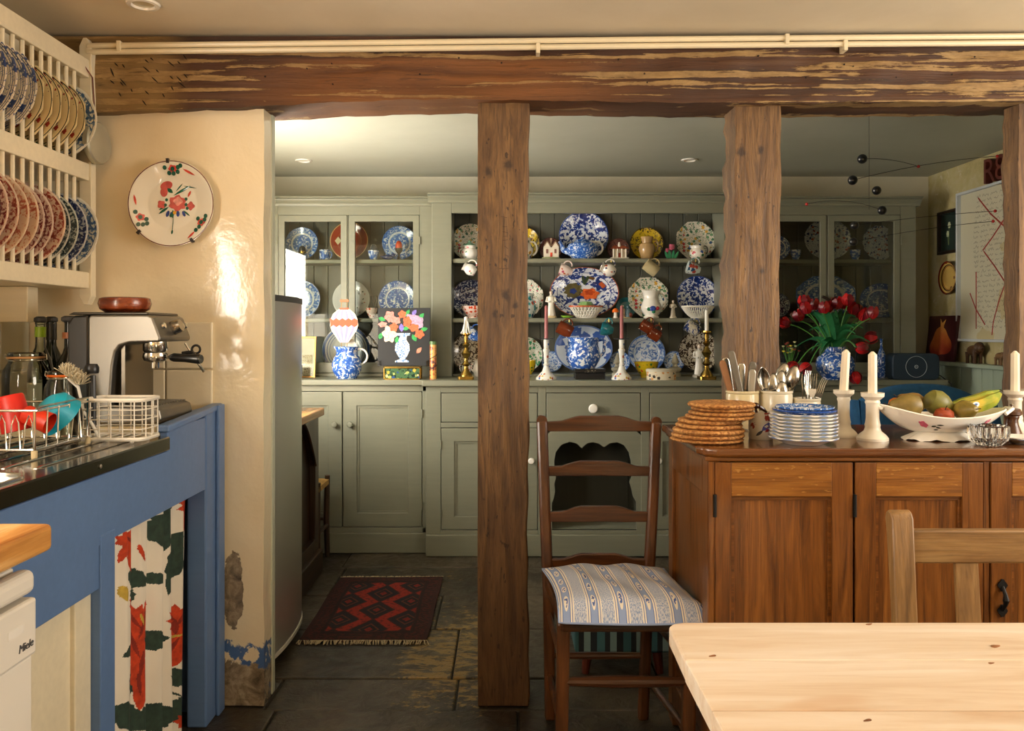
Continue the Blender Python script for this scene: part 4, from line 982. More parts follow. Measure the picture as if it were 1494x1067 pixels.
for x, z, rx, c in ((0, .055, .018, '#2c4a9c'), (-.022, .052, .012, '#2f7a54'), (.026, .057, .013, '#a02c3c'), (.004, .037, .011, '#2f7a54'), (.006, .055, .007, '#e0c060')):
    y = -(.0595**2-x*x)**.5*.985
    MB().ball((x, y, z), (rx, .004, rx*.9), 12).build('painted_flower', plain(c, .2), fj)
figure('small dun figurine between the flowered jug and the pierced bowl', 982, 464, 437, 4.79, S2, plain('#b4a892', .3), plain('#c8c0a8', .3))
stand(1017, 435, 30.5, S2, 'navy leaf plate behind the white pierced bowl', M_LEAF, d2)
pb = thing('pierced_bowl', 'white ribbed pierced bowl on the middle shelf', 'bowl', (PX(1018, 4.79), 4.79, S2))
b = MB()
for i in range(44):
    a = 2*PI*i/44; b.tube([((.04+.054*k/4)*math.cos(a), .62*(.04+.054*k/4)*math.sin(a), .008+.058*(k/4)**1.4) for k in range(5)], .0032, 5)
b.build('ribs', WHITE, pb); MB().lathe([(.09, .064), (.098, .067), (.097, .073), (.09, .07), (.09, .064)], 30, Matrix.Diagonal((1, .62, 1, 1)), scal(22, .012)).build('rim', WHITE, pb); MB().lathe([(0, 0), (.042, 0), (.044, .011), (0, .009)], 24, Matrix.Diagonal((1, .62, 1, 1))).build('foot', WHITE, pb)

# ledge level
ZL = WT+.012
stand(687, 519, 28.5, ZL, 'brown leaf-pattern plate behind a brass candlestick with dripping candle', M_BROWN, d2)
for px in (680, 697):
    vessel('cream_jug', 'little white jug with red sprigs before the brown leaf plate', 'jug', V_SPRIG, px-7, px+7, 549, 526, 4.72, WT, JUGP, handle=(-1, .3, .85, .5, .003), group='sprigged cream jugs')
stand(766, 521, 25.5, ZL, 'green and brown floral plate half hidden by the knotty oak post', M_GRN, d2)
vessel('cup', 'yellow floral cup half hidden by the knotty oak post', 'cup', V_YEL, 758, 782, 547, 527, 4.75, ZL, CUPP)
def brass_stick(px, d, label, y1, ytop, candle, wpx=24, cr=.0125, drip=False):
    h = (y1-ytop)*d/F; r = wpx/2*d/F
    t_ = thing('candlestick', label, 'candlestick', (PX(px, d), d, WT))
    MB().prism([(-.8*r, -r), (.8*r, -r), (r, -.8*r), (r, .8*r), (.8*r, r), (-.8*r, r), (-r, .8*r), (-r, -.8*r)], 0, .07*h).build('base', BRASS, t_, 0, .002)
    MB().lathe([(.8*r, .07*h), (.75*r, .11*h), (.35*r, .2*h), (.28*r, .28*h), (.55*r, .33*h), (.3*r, .38*h), (.24*r, .45*h), (.5*r, .52*h), (.62*r, .56*h), (.35*r, .62*h), (.22*r, .68*h), (.5*r, .75*h), (.24*r, .8*h), (.3*r, .93*h), (.62*r, .97*h), (.62*r, h), (0, h)], 24).build('stem', BRASS, t_)
    c = MB().lathe([(0, h), (cr, h), (cr*.95, h+candle*.6), (cr*.85, h+candle*.97), (.002, h+candle), (0, h+candle)], 12)
    if drip:
        for k in range(9):
            a = k*.7; c.tube([(cr*math.cos(a), cr*math.sin(a), h+candle*random.uniform(.2, .8)), (cr*1.6*math.cos(a), cr*1.6*math.sin(a), h+candle*.1), (cr*2.4*math.cos(a), cr*2.4*math.sin(a), h-.004)], [.003, .004, .005], 6)
    c.build('candle', plain('#e9e6dc', .4), t_); return t_
brass_stick(680, 4.43, 'brass candlestick with a short dripping white candle', 555, 487, 24*4.43/F, 23, .012, True)
brass_stick(1031, 4.43, 'brass candlestick with white candle beside the white maiden figure', 555, 484, 31*4.43/F, 24, .0115)
def delft_stick(px, label):
    d = 4.42; h = 60*d/F; t_ = thing('candlestick', label, 'candlestick', (PX(px, d), d, WT), 0, 'painted pottery candlesticks'); r = 14*d/F
    MB().lathe([(0, 0), (r, 0), (r, .05*h), (.75*r, .12*h), (.45*r, .2*h), (.3*r, .3*h), (.26*r, .34*h), (.34*r, .36*h), (.22*r, .4*h), (.3*r, .66*h), (.38*r, .72*h), (.26*r, .76*h), (.3*r, .94*h), (.3*r, .97*h), (0, .97*h)], 20, None, lambda a, q, z: 1+(.05*math.cos(6*a) if z < .2*h else 0)).build('stem', V_DELFT, t_)
    MB().lathe([(0, .97*h), (.8*r, .985*h), (.82*r, h), (0, h)], 18).build('drip_pan', plain('#3a4048', .3, .5), t_)
    MB().lathe([(0, h), (.0105, h), (.0085, h+.17), (.003, h+.178), (0, h+.178)], 12).build('candle', plain('#9a5a5c', .45), t_)
delft_stick(797, 'painted pottery candlestick with pink candle, next to the knotty oak post'); delft_stick(907, 'painted pottery candlestick with pink candle, between the black box and yellow bowl')
for px, l in ((805, 'small blue and white dish behind a pink candle, next to the oak post'), (904, 'small blue and white dish behind the stone finial and pink candle'), (983, 'small blue and white dish behind the pale stone finial')):
    stand(px, 531, 15, ZL, l, M_DELFT, d2, name='dish', cat='dish')
stand(851, 514, 34, ZL, 'pale blue oval platter with star flowers behind the big blue jug', M_PALEB, 4.92, name='platter', sx=1.24, cat='platter', n=64)
bb = thing('book_box', 'black lacquered box supporting the big blue jug', 'box', (PX(859.5, 4.5), 4.5, WT))
w_, h_ = 43*4.5/F, 15*4.5/F
box('body', plain('#141416', .3), bb, -w_/2, w_/2, -.06, .06, 0, h_*.6, .003); box('lid', plain('#1a1a1c', .25), bb, -w_/2-.003, w_/2+.003, -.063, .063, h_*.62, h_, .004)
MB().box(-.03, .03, -.0645, -.063, h_*.68, h_*.9).build('label_strip', china('faded_gilt', '#2a2622', ('#7a7466', '#a8a294'), .4, 6, vec='Object'), bb, 0)
bj = vessel('jug', 'big blue and white landscape jug with square handle on the black box', 'jug', V_BLUE, 825, 876, 541, 496, 4.5, WT+h_+.001, [(.66, 0), (.72, .04), (.97, .28), (1, .42), (.92, .64), (.86, .76), (.88, .82), (.9, 1)])
bj['label'] = bj['label']
MB().tube([(.08, 0, .155), (.112, 0, .158), (.118, 0, .15), (.115, 0, .09), (.108, 0, .078), (.085, 0, .06)], .006, 8, flat=1.5).build('handle', V_BLUE, bj); lip(bj, .086, .168, -1, V_BLUE)
for px, l in ((901, 'pale stone finial beside a painted candlestick'), (985, 'pale stone finial behind the oval patterned box')):
    d = 4.72; t_ = thing('stone_finial', l, 'finial', (PX(px, d), d, WT)); h = 34*d/F
    MB().lathe([(0, 0), (.032, 0), (.032, .14*h), (.022, .18*h), (.036, .28*h), (.036, .36*h), (.016, .42*h), (.013, .5*h), (.022, .6*h), (.018, .72*h), (.008, .9*h), (.003, h), (0, h)], 20).build('turning', plain('#b7b09a', .6), t_)
stand(943, 519, 27, ZL, 'pale blue delft plate behind the yellow bowl', M_DELFT, d2)
vessel('bowl', 'bright yellow footed bowl with an orange flower', 'bowl', V_YEL, 925, 961, 550, 527, 4.62, WT, BOWLP)
t_ = thing('oval_box', 'low oval cream box with orange check band on the ledge', 'box', (PX(965, 4.42), 4.42, WT))
MB().lathe([(0, 0), (.08, 0), (.081, .045), (0, .045)], 36, Matrix.Diagonal((1, .62, 1, 1))).build('body', china('check_band', '#d8cdb4', (), blooms=('#c8905a', '#2c2824', '#c8905a'), bscale=3.4, bsize=.4, vec='Object'), t_)
MB().lathe([(.083, .043), (.084, .055), (.078, .059), (0, .06)], 36, Matrix.Diagonal((1, .62, 1, 1))).build('lid', plain('#c2bba6', .5), t_)
stand(1019, 518, 30, ZL, 'brown leaf-pattern plate behind the white maiden figure', M_BROWN, d2)
figure('white pottery maiden with coloured base beside the brass candlestick', 1020, 549, 499, 4.62, WT, plain('#e6e4dc', .2), plain('#c9c2b4', .3))

# cups on hooks
def hung(px, py, label, mat, w, h, tilt, zs, d=4.672, cat='cup', prof=MUGP, handle_mat=None, spin=0, name='hanging_cup', rpx=None):
    """cup hanging by its handle from a hook under the shelf whose underside is at zs"""
    r = w/2*d/F; hh = h*d/F
    t_ = thing(name, label, cat, M=T(PX(px, d), d, PZ(py, d)) @ RY(tilt) @ RZ(spin) @ T(0, 0, -hh/2))
    out = [(a*r, b*hh) for a, b in prof]
    MB().lathe([(0, 0)]+out+[(out[-1][0]-.003, hh)]+[(max(.001, a-.003), max(b_, .004)) for a, b_ in reversed(out[1:])]+[(0, .004)], 24).build('body', mat, t_)
    pts = [(r*.93, 0, hh*.2)]+[(r*.93+r*.75*math.sin(PI*k/8), 0, hh*(.5-.33*math.cos(PI*k/8))) for k in range(1, 8)]+[(r*.93, 0, hh*.84)]
    MB().tube(pts, .0036, 8).build('handle', handle_mat or mat, t_)
    top = (t_.matrix_world @ Vector((r*1.6, 0, hh*.55)))
    MB().tube([(top.x, top.y, zs+.002), (top.x, top.y, max(top.z+.004, zs-.03)), (top.x+.006, top.y, max(top.z-.006, zs-.036)), (top.x+.012, top.y, max(top.z, zs-.03))], .0016, 6).build('cup_hook', BRASS, HOOKS)
u1, u2 = S1-.026, S2-.026
hung(826, 395, 'pink spotted cup hanging over the flowered platter', V_PINK, 17, 19, -72, u1, prof=CUPP)
hung(685, 393, 'white jug with green and pink lip hanging beside the oak post', V_SPRIG, 17, 20, -60, u1, prof=JUGP, cat='jug', name='hanging_jug')
hung(887, 394, 'white and rust patterned cream jug hanging over the platter edge', china('rust_vessel', '#e6e0d6', (), blooms=('#a8482a', '#2c2c5a', '#e6e0d6'), bscale=3, bsize=.36, vec='Object'), 19, 22, -68, u1, prof=JUGP, cat='jug', name='hanging_jug')
hung(950, 391, 'plain cream mug hanging under the top shelf', plain('#b9ab84', .25), 18, 21, -52, u1)
hung(1012, 392, 'turquoise swirled cup hanging over the navy leaf plate', V_TURQ, 19, 19, -75, u1, prof=CUPP)
hung(690, 489, 'blue and white cup hanging beside the oak post', V_BLUE, 20, 20, -60, u2, prof=CUPP)
hung(824, 481, 'brown glazed mug hanging above the pale blue platter', plain('#6d2f16', .15), 20, 22, -62, u2)
hung(886, 481, 'teal glazed cup hanging beside a pink candle', plain('#2a7c88', .15, 0, .3, 50), 20, 17, -78, u2, prof=CUPP)
for px, py, l in ((943, 477, 'brown slipware mug with cream drips hanging, upper of an overlapping pair'), (955, 488, 'brown slipware mug with cream drips hanging, lower of an overlapping pair')):
    hung(px, py, l, china('slipware', '#6d2c14', (), blooms=('#6d2c14', '#d8c8b0', '#6d2c14', '#6d2c14'), bscale=4, bsize=.2, vec='Object'), 18, 17, -58, u2, d=4.672 if py < 480 else 4.60)
hung(1010, 479, 'blue patterned cream mug hanging over the brown leaf plate', china('blue_check_vessel', '#d8d2c0', ('#3a4f88', '#26366c'), .5, 3, vec='Object'), 18, 20, -58, u2)

# ---- glazed cupboard behind the tulips
stand(1134, 352, 18, S1, 'blue plate at the cabinet edge by the ragged oak post', M_BLUE, d1)
stand(1206, 347, 30, S1, 'large oval imari platter with rust flowers behind the cabinet glass', M_IMARI2, d1, name='platter', sx=1.14, cat='platter')
stand(1282, 352, 25, S1, 'scallop-edged imari plate behind the cabinet glass', M_IMARI2, d1, mod=scal(14, .03), n=84)
for px, l in ((1161, 'small blue and white cup beside the oval imari platter, post side'), (1248, 'small blue and white cup between the imari platter and scallop-edged plate')):
    vessel('cup', l, 'cup', V_BLUE, px-7.5, px+7.5, 377, 362, 4.83, S1, CUPP)
stand(1134, 437, 18, S2, 'blue plate low at the cabinet edge by the ragged oak post', M_LEAFD, d1)
stand(1203, 430, 31, S2, 'eight-sided blue landscape platter behind the cabinet glass', M_BLUE2, d1, name='platter', sx=1.45, mod=octo, cat='platter')
stand(1285, 435, 25, S2, 'oval blue landscape platter behind the cabinet glass', M_BLUE, d1, name='platter', sx=1.3, cat='platter')
t_ = thing('pottery_deer', 'white pottery deer lying behind the cabinet glass', 'ornament', (PX(1159, 4.8), 4.8, S2))
MB().ball((0, 0, .02), (.028, .014, .016), 14).tube([(.02, 0, .025), (.026, -.004, .05)], [.009, .007], 8).ball((.03, -.006, .055), (.012, .008, .008), 10).tube([(.026, -.004, .06), (.02, 0, .075)], .002, 5).tube([(-.02, -.012, .006), (.012, -.014, .004)], .005, 6).build('body', plain('#d8d4c6', .25), t_); box('base', plain('#8a9478', .4), t_, -.032, .032, -.018, .018, 0, .006, .002)
t_ = thing('pottery_castle', 'pale pottery castle with blue and yellow finial behind the tulips', 'ornament', (PX(1259, 4.8), 4.8, S2))
box('wall', plain('#b9b2a0', .4), t_, -.03, .03, -.014, .014, 0, .05)
for x in (-.034, .034): MB().lathe([(0, 0), (.012, 0), (.012, .058), (.015, .06), (.015, .066), (0, .066)], 12, T(x, 0, 0)).build('tower', plain('#b9b2a0', .4), t_)
MB().ball((.008, 0, .062), .012, 12).build('blue_finial', plain('#2a5aa0', .3), t_); MB().ball((-.01, 0, .066), .010, 12).build('yellow_finial', plain('#c8953a', .3), t_)
vessel('bottle', 'slim blue and white bottle standing beside the dark blue speaker', 'bottle', V_BLUE2, 1280, 1292, 552, 495, 4.58, WT, [(.8, 0), (1, .05), (1, .55), (.6, .7), (.3, .78), (.28, .95), (.4, 1)])

# ---- tulips
dv = 4.42
va = vessel('vase', 'round blue and white ginger-jar vase holding the red tulips', 'vase', V_BLUE, 1191, 1246, 556, 508, dv, WT, [(.55, 0), (.62, .03), (.95, .28), (1, .45), (.9, .68), (.62, .82), (.52, .86), (.52, .97), (.56, 1)])
PET = plain('#b81a1e', .35, 0, .3, 30); PETD = plain('#7c1020', .4, 0, .3, 30); STM = plain('#4f8a3c', .45); LFM = plain('#2f7d4c', .4, 0, .2, 20)
vc = Vector((PX(1218, dv), dv, WT+.165))
pet = MB().grid(lambda u, v: ((u-.5)*.040*math.sin(PI*(.16+.78*v**.85))**.8, -.004-.021*math.sin(PI*min(.86, v*.72+.12)), .066*v), 6, 8).mesh('petal'); pet.materials.append(PET)
petd = pet.copy(); petd.materials.clear(); petd.materials.append(PETD)
TL = [(1167, 468, -20, 12), (1174, 448, -5, 0), (1177, 458, -8, -14), (1187, 452, 0, 18), (1201, 457, 4, -20), (1207, 456, 2, 10), (1220, 450, -3, 5), (1229, 450, 8, 22), (1236, 446, 10, -8), (1243, 458, 15, 6), (1253, 464, 20, 20), (1258, 468, 22, -4), (1270, 464, 18, -16), (1151, 473, -75, 6), (1163, 532, -120, -8), (1181, 532, -140, -18), (1246, 543, 165, -10), (1249, 507, 95, -14), (1262, 494, 80, 16)]
TLAB = {8: 'tallest red tulip of the bunch in the blue and white vase', 12: 'large red tulip at the edge of the bunch, towards the speaker', 0: 'upright red tulip at the edge of the bunch, towards the oak post', 13: 'red tulip stretched out sideways towards the ragged oak post',
        14: 'drooping red tulip just above the spoons', 15: 'drooping open red tulip just above the forks', 16: 'red tulip hanging upside down beside the leaning ivory candle', 17: 'small red tulip facing sideways near the leaning candle tip', 18: 'dark red tulip nodding out of the bunch towards the slim bottle'}
for i, (px, py, tilt, dy) in enumerate(TL):
    pos = P(px, py, dv+dy*.004); t_ = thing('tulip', 'red tulip with pale petal edges in the blue and white vase', 'tulip', tuple(vc), 0, 'red tulips in the vase')
    low = abs(tilt) > 70
    t_['label'] = TLAB.get(i, 'upright red tulip in the bunch in the blue and white vase')
    M = T(*(pos-vc)) @ RY(tilt) @ RX(random.uniform(-10, 25)) @ RZ(random.uniform(0, 60))
    base = M @ Vector((0, 0, -.003)); out = Vector((base.x, base.y, 0))
    ctrl = Vector((base.x*.45, base.y*.45, .13 if not low else .10))
    pts = [((1-s)**2)*Vector((base.x*.05, base.y*.05, -.05))+2*s*(1-s)*ctrl+s*s*base for s in [k/10 for k in range(11)]]
    MB().tube(pts, .0032, 7).build('stem', STM, t_)
    op = .75 if i % 3 else 1.15
    for k in range(6):
        o = bpy.data.objects.new('petal', pet if k % 2 == 0 else petd); COL.objects.link(o); o.parent = t_
        o.matrix_local = M @ RZ(60*k) @ RX((9 if k % 2 == 0 else 3)*op) @ Matrix.Diagonal((1, 1, 1 if k % 2 == 0 else .93, 1))
    for k in range(2):
        a = random.uniform(0, 2*PI); sp = random.uniform(.03, .10) if not low else random.uniform(.08, .14); hh = random.uniform(.07, .19) if not low else random.uniform(-.05, .04)
        e = Vector((base.x*.55+sp*math.cos(a)*.8, base.y*.4+sp*.5*math.sin(a), hh)); c = Vector((e.x*.4, e.y*.4, max(hh, .05)+.06))
        if e.z < 0: e.x = math.copysign(max(abs(e.x), .11), e.x)
        def lf(u, v, e=e, c=c):
            p = ((1-v)**2)*Vector((0, 0, -.03))+2*v*(1-v)*c+v*v*e
            w = .048*math.sin(PI*min(.97, .12+.88*v))**.9*(1-v*.25); n = Vector((-e.y, e.x, 0)); n = n.normalized() if n.length > .001 else Vector((1, 0, 0))
            n = (n*.5+Vector((.75 if e.x*e.z >= 0 else .75, 0, -.5 if e.x > 0 else .5))).normalized()
            return p+n*(u-.5)*w+Vector((0, 0, .006*abs(2*u-1)))
        MB().grid(lf, 4, 10).build('leaf', LFM, t_, 60)
po = thing('posy', 'small posy of yellow and rust flowers beside the ragged oak post', 'flowers', (PX(1153, 4.5), 4.5, WT))
MB().lathe([(0, 0), (.022, 0), (.026, .04), (.018, .075), (.02, .085), (.016, .085), (.014, .06), (0, .02)], 18).build('vase', glassy('posy_glass', '#dfe6dc', rough=.02), po)
for k in range(16):
    a = k*2.4; r = .012+.0028*k; z = .13+.07*random.random()
    e = (r*math.cos(a), r*.6*math.sin(a), z); MB().tube([(0, 0, .03), (e[0]*.4, e[1]*.4, z*.6), e], .0013, 5).build('stem', STM, po)
    MB().lathe([(0, 0), (.004, .001), (.008, .007), (.005, .009), (0, .006)], 8, T(*e), scal(4, .3)).build('bloom', plain(('#c9b43a', '#8a3a2c', '#d8cfa0')[k % 3], .5), po)

# ---- speaker
sp = thing('speaker', 'dark blue rounded speaker with a ring emblem on the dresser ledge', 'speaker', (PX(1330, 4.44), 4.44, WT))
w_, h_ = 68*4.44/F, 38*4.44/F
MB().prism([(sx*(w_/2-.028)+.028*math.cos(a), sz*(h_/2-.028)+h_/2+.028*math.sin(a)) for sx, sz, a0 in ((1, 1, 0), (-1, 1, 90), (-1, -1, 180), (1, -1, 270)) for a in [math.radians(a0+k*18) for k in range(6)]], -.04, .05, RX(90)).build('body', plain('#1c2f42', .6, 0, .1, 200, .3), sp, 30, .006)
ring = MB().tube([(.056*math.cos(a), -.052, h_/2+.056*math.sin(a)) for a in [k*2*PI/40 for k in range(40)]], .0011, 6, closed=True)
ring.tube([(.0085*math.cos(a), -.052, h_/2+.0085*math.sin(a)) for a in [k*2*PI/20 for k in range(20)]], .0014, 6, closed=True)
ring.box(-.0035, .0035, -.053, -.051, h_/2-.0008, h_/2+.0008).box(-.0035, -.002, -.053, -.051, h_/2-.0035, h_/2+.0035)
ring.build('ring_emblem', plain('#b8c2cc', .4), sp)
MB().tube([(w_/2-.01, .04, .03), (w_/2+.03, .0, .02), (w_/2+.055, -.06, -.02), (w_/2+.06, -.075, -.12)], .003, 6).build('cable', BLACK, sp)

# ---- right wall: letters, framed letter, small frame, plate, pomegranate picture, animals
def wallP(px, py, off=0): d = (XR-off)*F/(px-VX); return d, PZ(py, d)
MW = Matrix(((0, 0, -1, 0), (-1, 0, 0, 0), (0, 1, 0, 0), (0, 0, 0, 1)))      # local x -> -y (towards camera), local y -> up, local z -> out of the wall (-x)
ya, za = wallP(1403, 283); yb2, zb2 = wallP(1404, 498); L_ = 1.0
za = wallP(1403, 283)[1]; zb_ = wallP(1403, 498)[1]; Hh = za-zb_
fa = thing('framed_letter', 'large white-framed sheet of handwriting crossed with red strokes', 'framed art', M=T(XR, ya, zb_) @ MW)
MB().plate_with_hole([(0, 0), (L_, 0), (L_, Hh), (0, Hh)], [(.014, .014), (L_-.014, .014), (L_-.014, Hh-.014), (.014, Hh-.014)], .004, .035).build('frame', plain('#c4cace', .35), fa, 0, .002)
box('sheet', china('stained_paper', '#cfc9ae', (), blooms=('#cfc9ae', '#c6b88c', '#cfc9ae'), bscale=.35, bsize=.5, vec='Object', rough=.6), fa, .012, L_-.012, .012, Hh-.012, .004, .012)
def fl_(px, py): d, z = wallP(px, py, .013); return (ya-d, z-zb_)
rs = MB()
for pl in ([(1427, 289), (1445, 312), (1466, 331)], [(1468, 315), (1448, 346), (1434, 365), (1436, 368), (1452, 390), (1467, 413)], [(1467, 412), (1457, 440), (1449, 470), (1447, 489)], [(1424, 397), (1424, 440), (1424, 480)], [(1415, 428), (1424, 452), (1437, 474)], [(1467, 345), (1480, 380), (1490, 420)]):
    rs.tube([(*fl_(x, y), .0125) for x, y in pl], .0045, 6, flat=.3)
rs.build('red_strokes', plain('#9c2a1c', .5), fa)
hw = MB(); random.seed(3)
z = Hh-.05; 
while z > .06:
    x = .16+.02*math.sin(z*9)+.3*max(0, z-Hh+.22)*0
    while x < L_-.05:
        n = random.randint(3, 7); pts = []
        for k in range(n*2): pts.append((x+k*.0045, z+random.uniform(-.004, .009)*(1 if k % 3 else 1.8), .0124))
        hw.tube(pts, .0009, 3, flat=.3); x += n*.009+.014
    z -= .027
hw.build('handwriting', plain('#3a3a3a', .6), fa, 0, kind='stuff'); random.seed(11)
def text_mesh(name, cu, mat):
    t0 = bpy.data.objects.new(name+'_text', cu); COL.objects.link(t0); bpy.context.view_layer.update()
    me = bpy.data.meshes.new_from_object(t0.evaluated_get(bpy.context.evaluated_depsgraph_get())); bpy.data.objects.remove(t0)
    me.materials.clear(); me.materials.append(mat); o = bpy.data.objects.new(name, me); COL.objects.link(o); return o
lm = plain('#5a2418', .6, 0, .3, 30)
for ch, px in (('R', 1438), ('8', 1456)):
    cu = bpy.data.curves.new('letter', 'FONT'); cu.body = ch; cu.size = .185; cu.extrude = .018
    o = text_mesh('wooden_letter', cu, lm)
    d, z = wallP(px, 273, .03); o.matrix_world = T(XR-.03, d, za+.003) @ MW
    tag(o, 'dark red wooden letter %s standing on top of the framed handwriting' % ch if ch == 'R' else 'dark red wooden numeral 8 standing on top of the framed handwriting', 'letter')
def wall_frame(x0, x1, y0, y1, off=0.0):
    da, z1 = wallP((x0+x1)/2, y0); db, z0 = wallP((x0+x1)/2, y1); dn = XR*F/(x1-VX); df = XR*F/(x0-VX); return df, dn, z0, z1
df, dn, z0, z1 = wall_frame(1373, 1402, 307, 370)
t_ = thing('botanical_frame', 'small black frame with pressed white flowers beside the handwritten sheet', 'picture frame', M=T(XR, df, z0) @ MW); w_, h_ = df-dn, z1-z0
MB().plate_with_hole([(0, 0), (w_, 0), (w_, h_), (0, h_)], [(.016, .016), (w_-.016, .016), (w_-.016, h_-.016), (.016, h_-.016)], .002, .026).build('frame', plain('#22160f', .3), t_, 0, .002)
box('mount', plain('#20302a', .5), t_, .014, w_-.014, .014, h_-.014, .002, .008)
MB().prism(ell(w_*.5, h_*.66, .014, .018, 0, 16, 6), .008, .0095).prism(ell(w_*.42, h_*.46, .013, .018, 0, 16, 6, 1), .008, .0095).build('flower_motif', plain('#c8d0a8', .5), t_, 0)
MB().tube([(w_*.5, h_*.64, .009), (w_*.48, h_*.2, .009)], .0012, 5).tube([(w_*.42, h_*.44, .009), (w_*.46, h_*.2, .009)], .0012, 5).build('stem_motif', plain('#7a8a5a', .5), t_)
df, dn, z0, z1 = wall_frame(1375, 1404, 381, 430); cy_, cz_ = (df+dn)/2, (z0+z1)/2; Rz = (z1-z0)/2
pl_ = MB().lathe(plate_prof(Rz, .022), 40, None, None, Rz).build('wall_plate', china('slip_plate', '#c8a65a', (), blooms=('#6a2416', '#c8a65a', '#c8a65a'), bscale=3.4, bsize=.3, rings=((.95, .06, '#6a2416'), (.78, .03, '#3a2416'), (.72, .015, '#6a2416'))), None)
tag(pl_, 'round brown and yellow slipware plate hung on the bare plaster wall', 'plate', M=T(XR-.006, cy_, cz_) @ MW)
# pomegranate picture leaning on the ledge
LZ = 1.0175
df, dn, z0, z1 = wall_frame(1364, 1406, 461, 527); w_, h_ = df-dn, z1-LZ
t_ = thing('pomegranate_painting', 'small unframed painting of a pomegranate leaning on the panelling ledge', 'painting', M=T(XR-.045, df, LZ) @ MW @ RX(-6))
box('canvas', plain('#3c1016', .5), t_, 0, w_, 0, h_, 0, .014, .001)
def m_pom():
    t = NT('pomegranate_paint'); n = t.noise(t.tc(), 9, 4); x, y, z = t.sep(t.tc())
    return t.fin(t.ramp(t.math('ADD', t.math('MULTIPLY', n, .6), t.math('MULTIPLY', y, 2.2)), [(.4, '#8a2a18'), (.6, '#b8622c'), (.85, '#cfa050')]), .5)
MB().prism(ell(w_*.5, h_*.40, w_*.36, h_*.31, 0, 28, 3, 1.2), .0145, .0155).prism([(w_*.42, h_*.66), (w_*.58, h_*.66), (w_*.56, h_*.78), (w_*.62, h_*.92), (w_*.5, h_*.84), (w_*.42, h_*.94), (w_*.45, h_*.78)], .0145, .0154).build('pomegranate_motif', m_pom(), t_, 0)
def beast(label, px0, px1, py0, col, trunk):
    d = (XR-.045)*F/((px0+px1)/2-VX); h = (529-py0)*d/F; t_ = thing('carved_animal', label, 'ornament', M=T(XR-.045, d, LZ) @ RZ(-90)); L = h*1.05
    b = MB().ball((0, 0, .62*h), (L*.48, .24*h, .27*h), 16)
    for sx in (-1, 1):
        for sy in (-1, 1): b.tube([(sx*L*.3, sy*.13*h, .55*h), (sx*L*.31, sy*.14*h, .25*h), (sx*L*.3, sy*.14*h, 0)], [.12*h, .08*h, .085*h], 8)
    b.ball((L*.5, 0, .78*h), (.2*h, .17*h, .2*h), 14)
    if trunk: b.tube([(L*.62, 0, .75*h), (L*.78, 0, .5*h), (L*.76, 0, .2*h)], [.1*h, .06*h, .04*h], 8).ball((L*.42, -.17*h, .78*h), (.12*h, .03*h, .16*h), 10).ball((L*.42, .17*h, .78*h), (.12*h, .03*h, .16*h), 10)
    else: b.ball((L*.42, 0, .78*h), (.16*h, .26*h, .27*h), 14).tube([(L*.62, 0, .74*h), (L*.72, 0, .7*h)], [.11*h, .08*h], 8).tube([(-L*.45, 0, .65*h), (-L*.56, 0, .4*h), (-L*.55, 0, .2*h)], .02*h, 6)
    b.build('body', plain(col, .5, 0, .3, 40), t_)
beast('dark carved lion on the ledge under the framed handwriting', 1408, 1434, 499, '#4a3018', False)
beast('small carved elephant on the ledge under the framed handwriting', 1449, 1470, 508, '#7a5a38', True)

# ---- hanging mobile
mo = thing('mobile', 'hanging mobile of black balls and small red beads on curved wires', 'mobile', (PX(1268, 3.4), 3.4, ZC))
mp = lambda px, py, dd=0: P(px, py, 3.4+dd)-Vector((PX(1268, 3.4), 3.4, ZC))
MB().tube([(0, 0, 0), mp(1268, 306)], .0009, 5).build('thread', plain('#1a1a1a', .5), mo)
for (bx, by, br), (rx_, ry_), bow in (((1258, 232, 7), (1340, 243), -8), ((1244, 263, 7), (1455, 228), -10), ((1287, 307, 6.5), (1177, 298), -18), ((1279, 278, 6.5), (1279, 278), 0), ((1247, 329, 6), (1452, 308), -4), ((1245, 353, 6), (1449, 323), -6)):
    MB().ball(mp(bx, by), br*3.4/F, 18).build('black_ball', plain('#141518', .3), mo)
    if rx_ != bx:
        a, b_ = mp(bx, by), mp(rx_, ry_); c = (a+b_)/2+Vector((0, 0, -bow*3.4/F))
        MB().tube([((1-s)**2)*a+2*s*(1-s)*c+s*s*b_ for s in [k/12 for k in range(13)]], .0011, 5).build('wire', plain('#1a1a1a', .5), mo)
        MB().ball(b_, 2.3*3.4/F, 10).build('red_bead', plain('#b0201c', .4), mo)

# ---- blue armchair and striped footstool in the back room
BLF = plain('#1f5a8e', .85, 0, .15, 60, .2)
ac = thing('armchair', 'blue upholstered armchair standing behind the oak sideboard', 'armchair', (PX(1345, 3.1), 3.1, 0))
def backfn(u, v):
    x = (u-.5)*.46; top = .995-.06*abs(2*u-1)**2.5
    a = v*2*PI; th = .05*(1-.35*abs(2*u-1)**4)
    zc = .62+(top-.62)*(.5-.5*math.cos(a)) if False else None
    z = .40+(top-.40)*(math.sin(v*PI)); y = (-th if v < .5 else th)*abs(math.cos(v*PI))**.5+.02
    return (x, y, z)
MB().grid(backfn, 18, 24).build('backrest', BLF, ac, 60)
for s in (-1, 1): MB().tube([(s*.25, .02, .38), (s*.262, -.0, .62), (s*.265, 0, .83), (s*.258, 0, .935)], [.045, .036, .034, .02], 12).build('wing', BLF, ac)
MB().grid(lambda u, v: ((u-.5)*.5, .02+v*.5, .43+.04*(1-abs(2*u-1)**4)*(1-abs(2*v-1)**4)), 12, 12).box(-.25, .25, .02, .52, .28, .431).build('seat', BLF, ac, 50, .01)
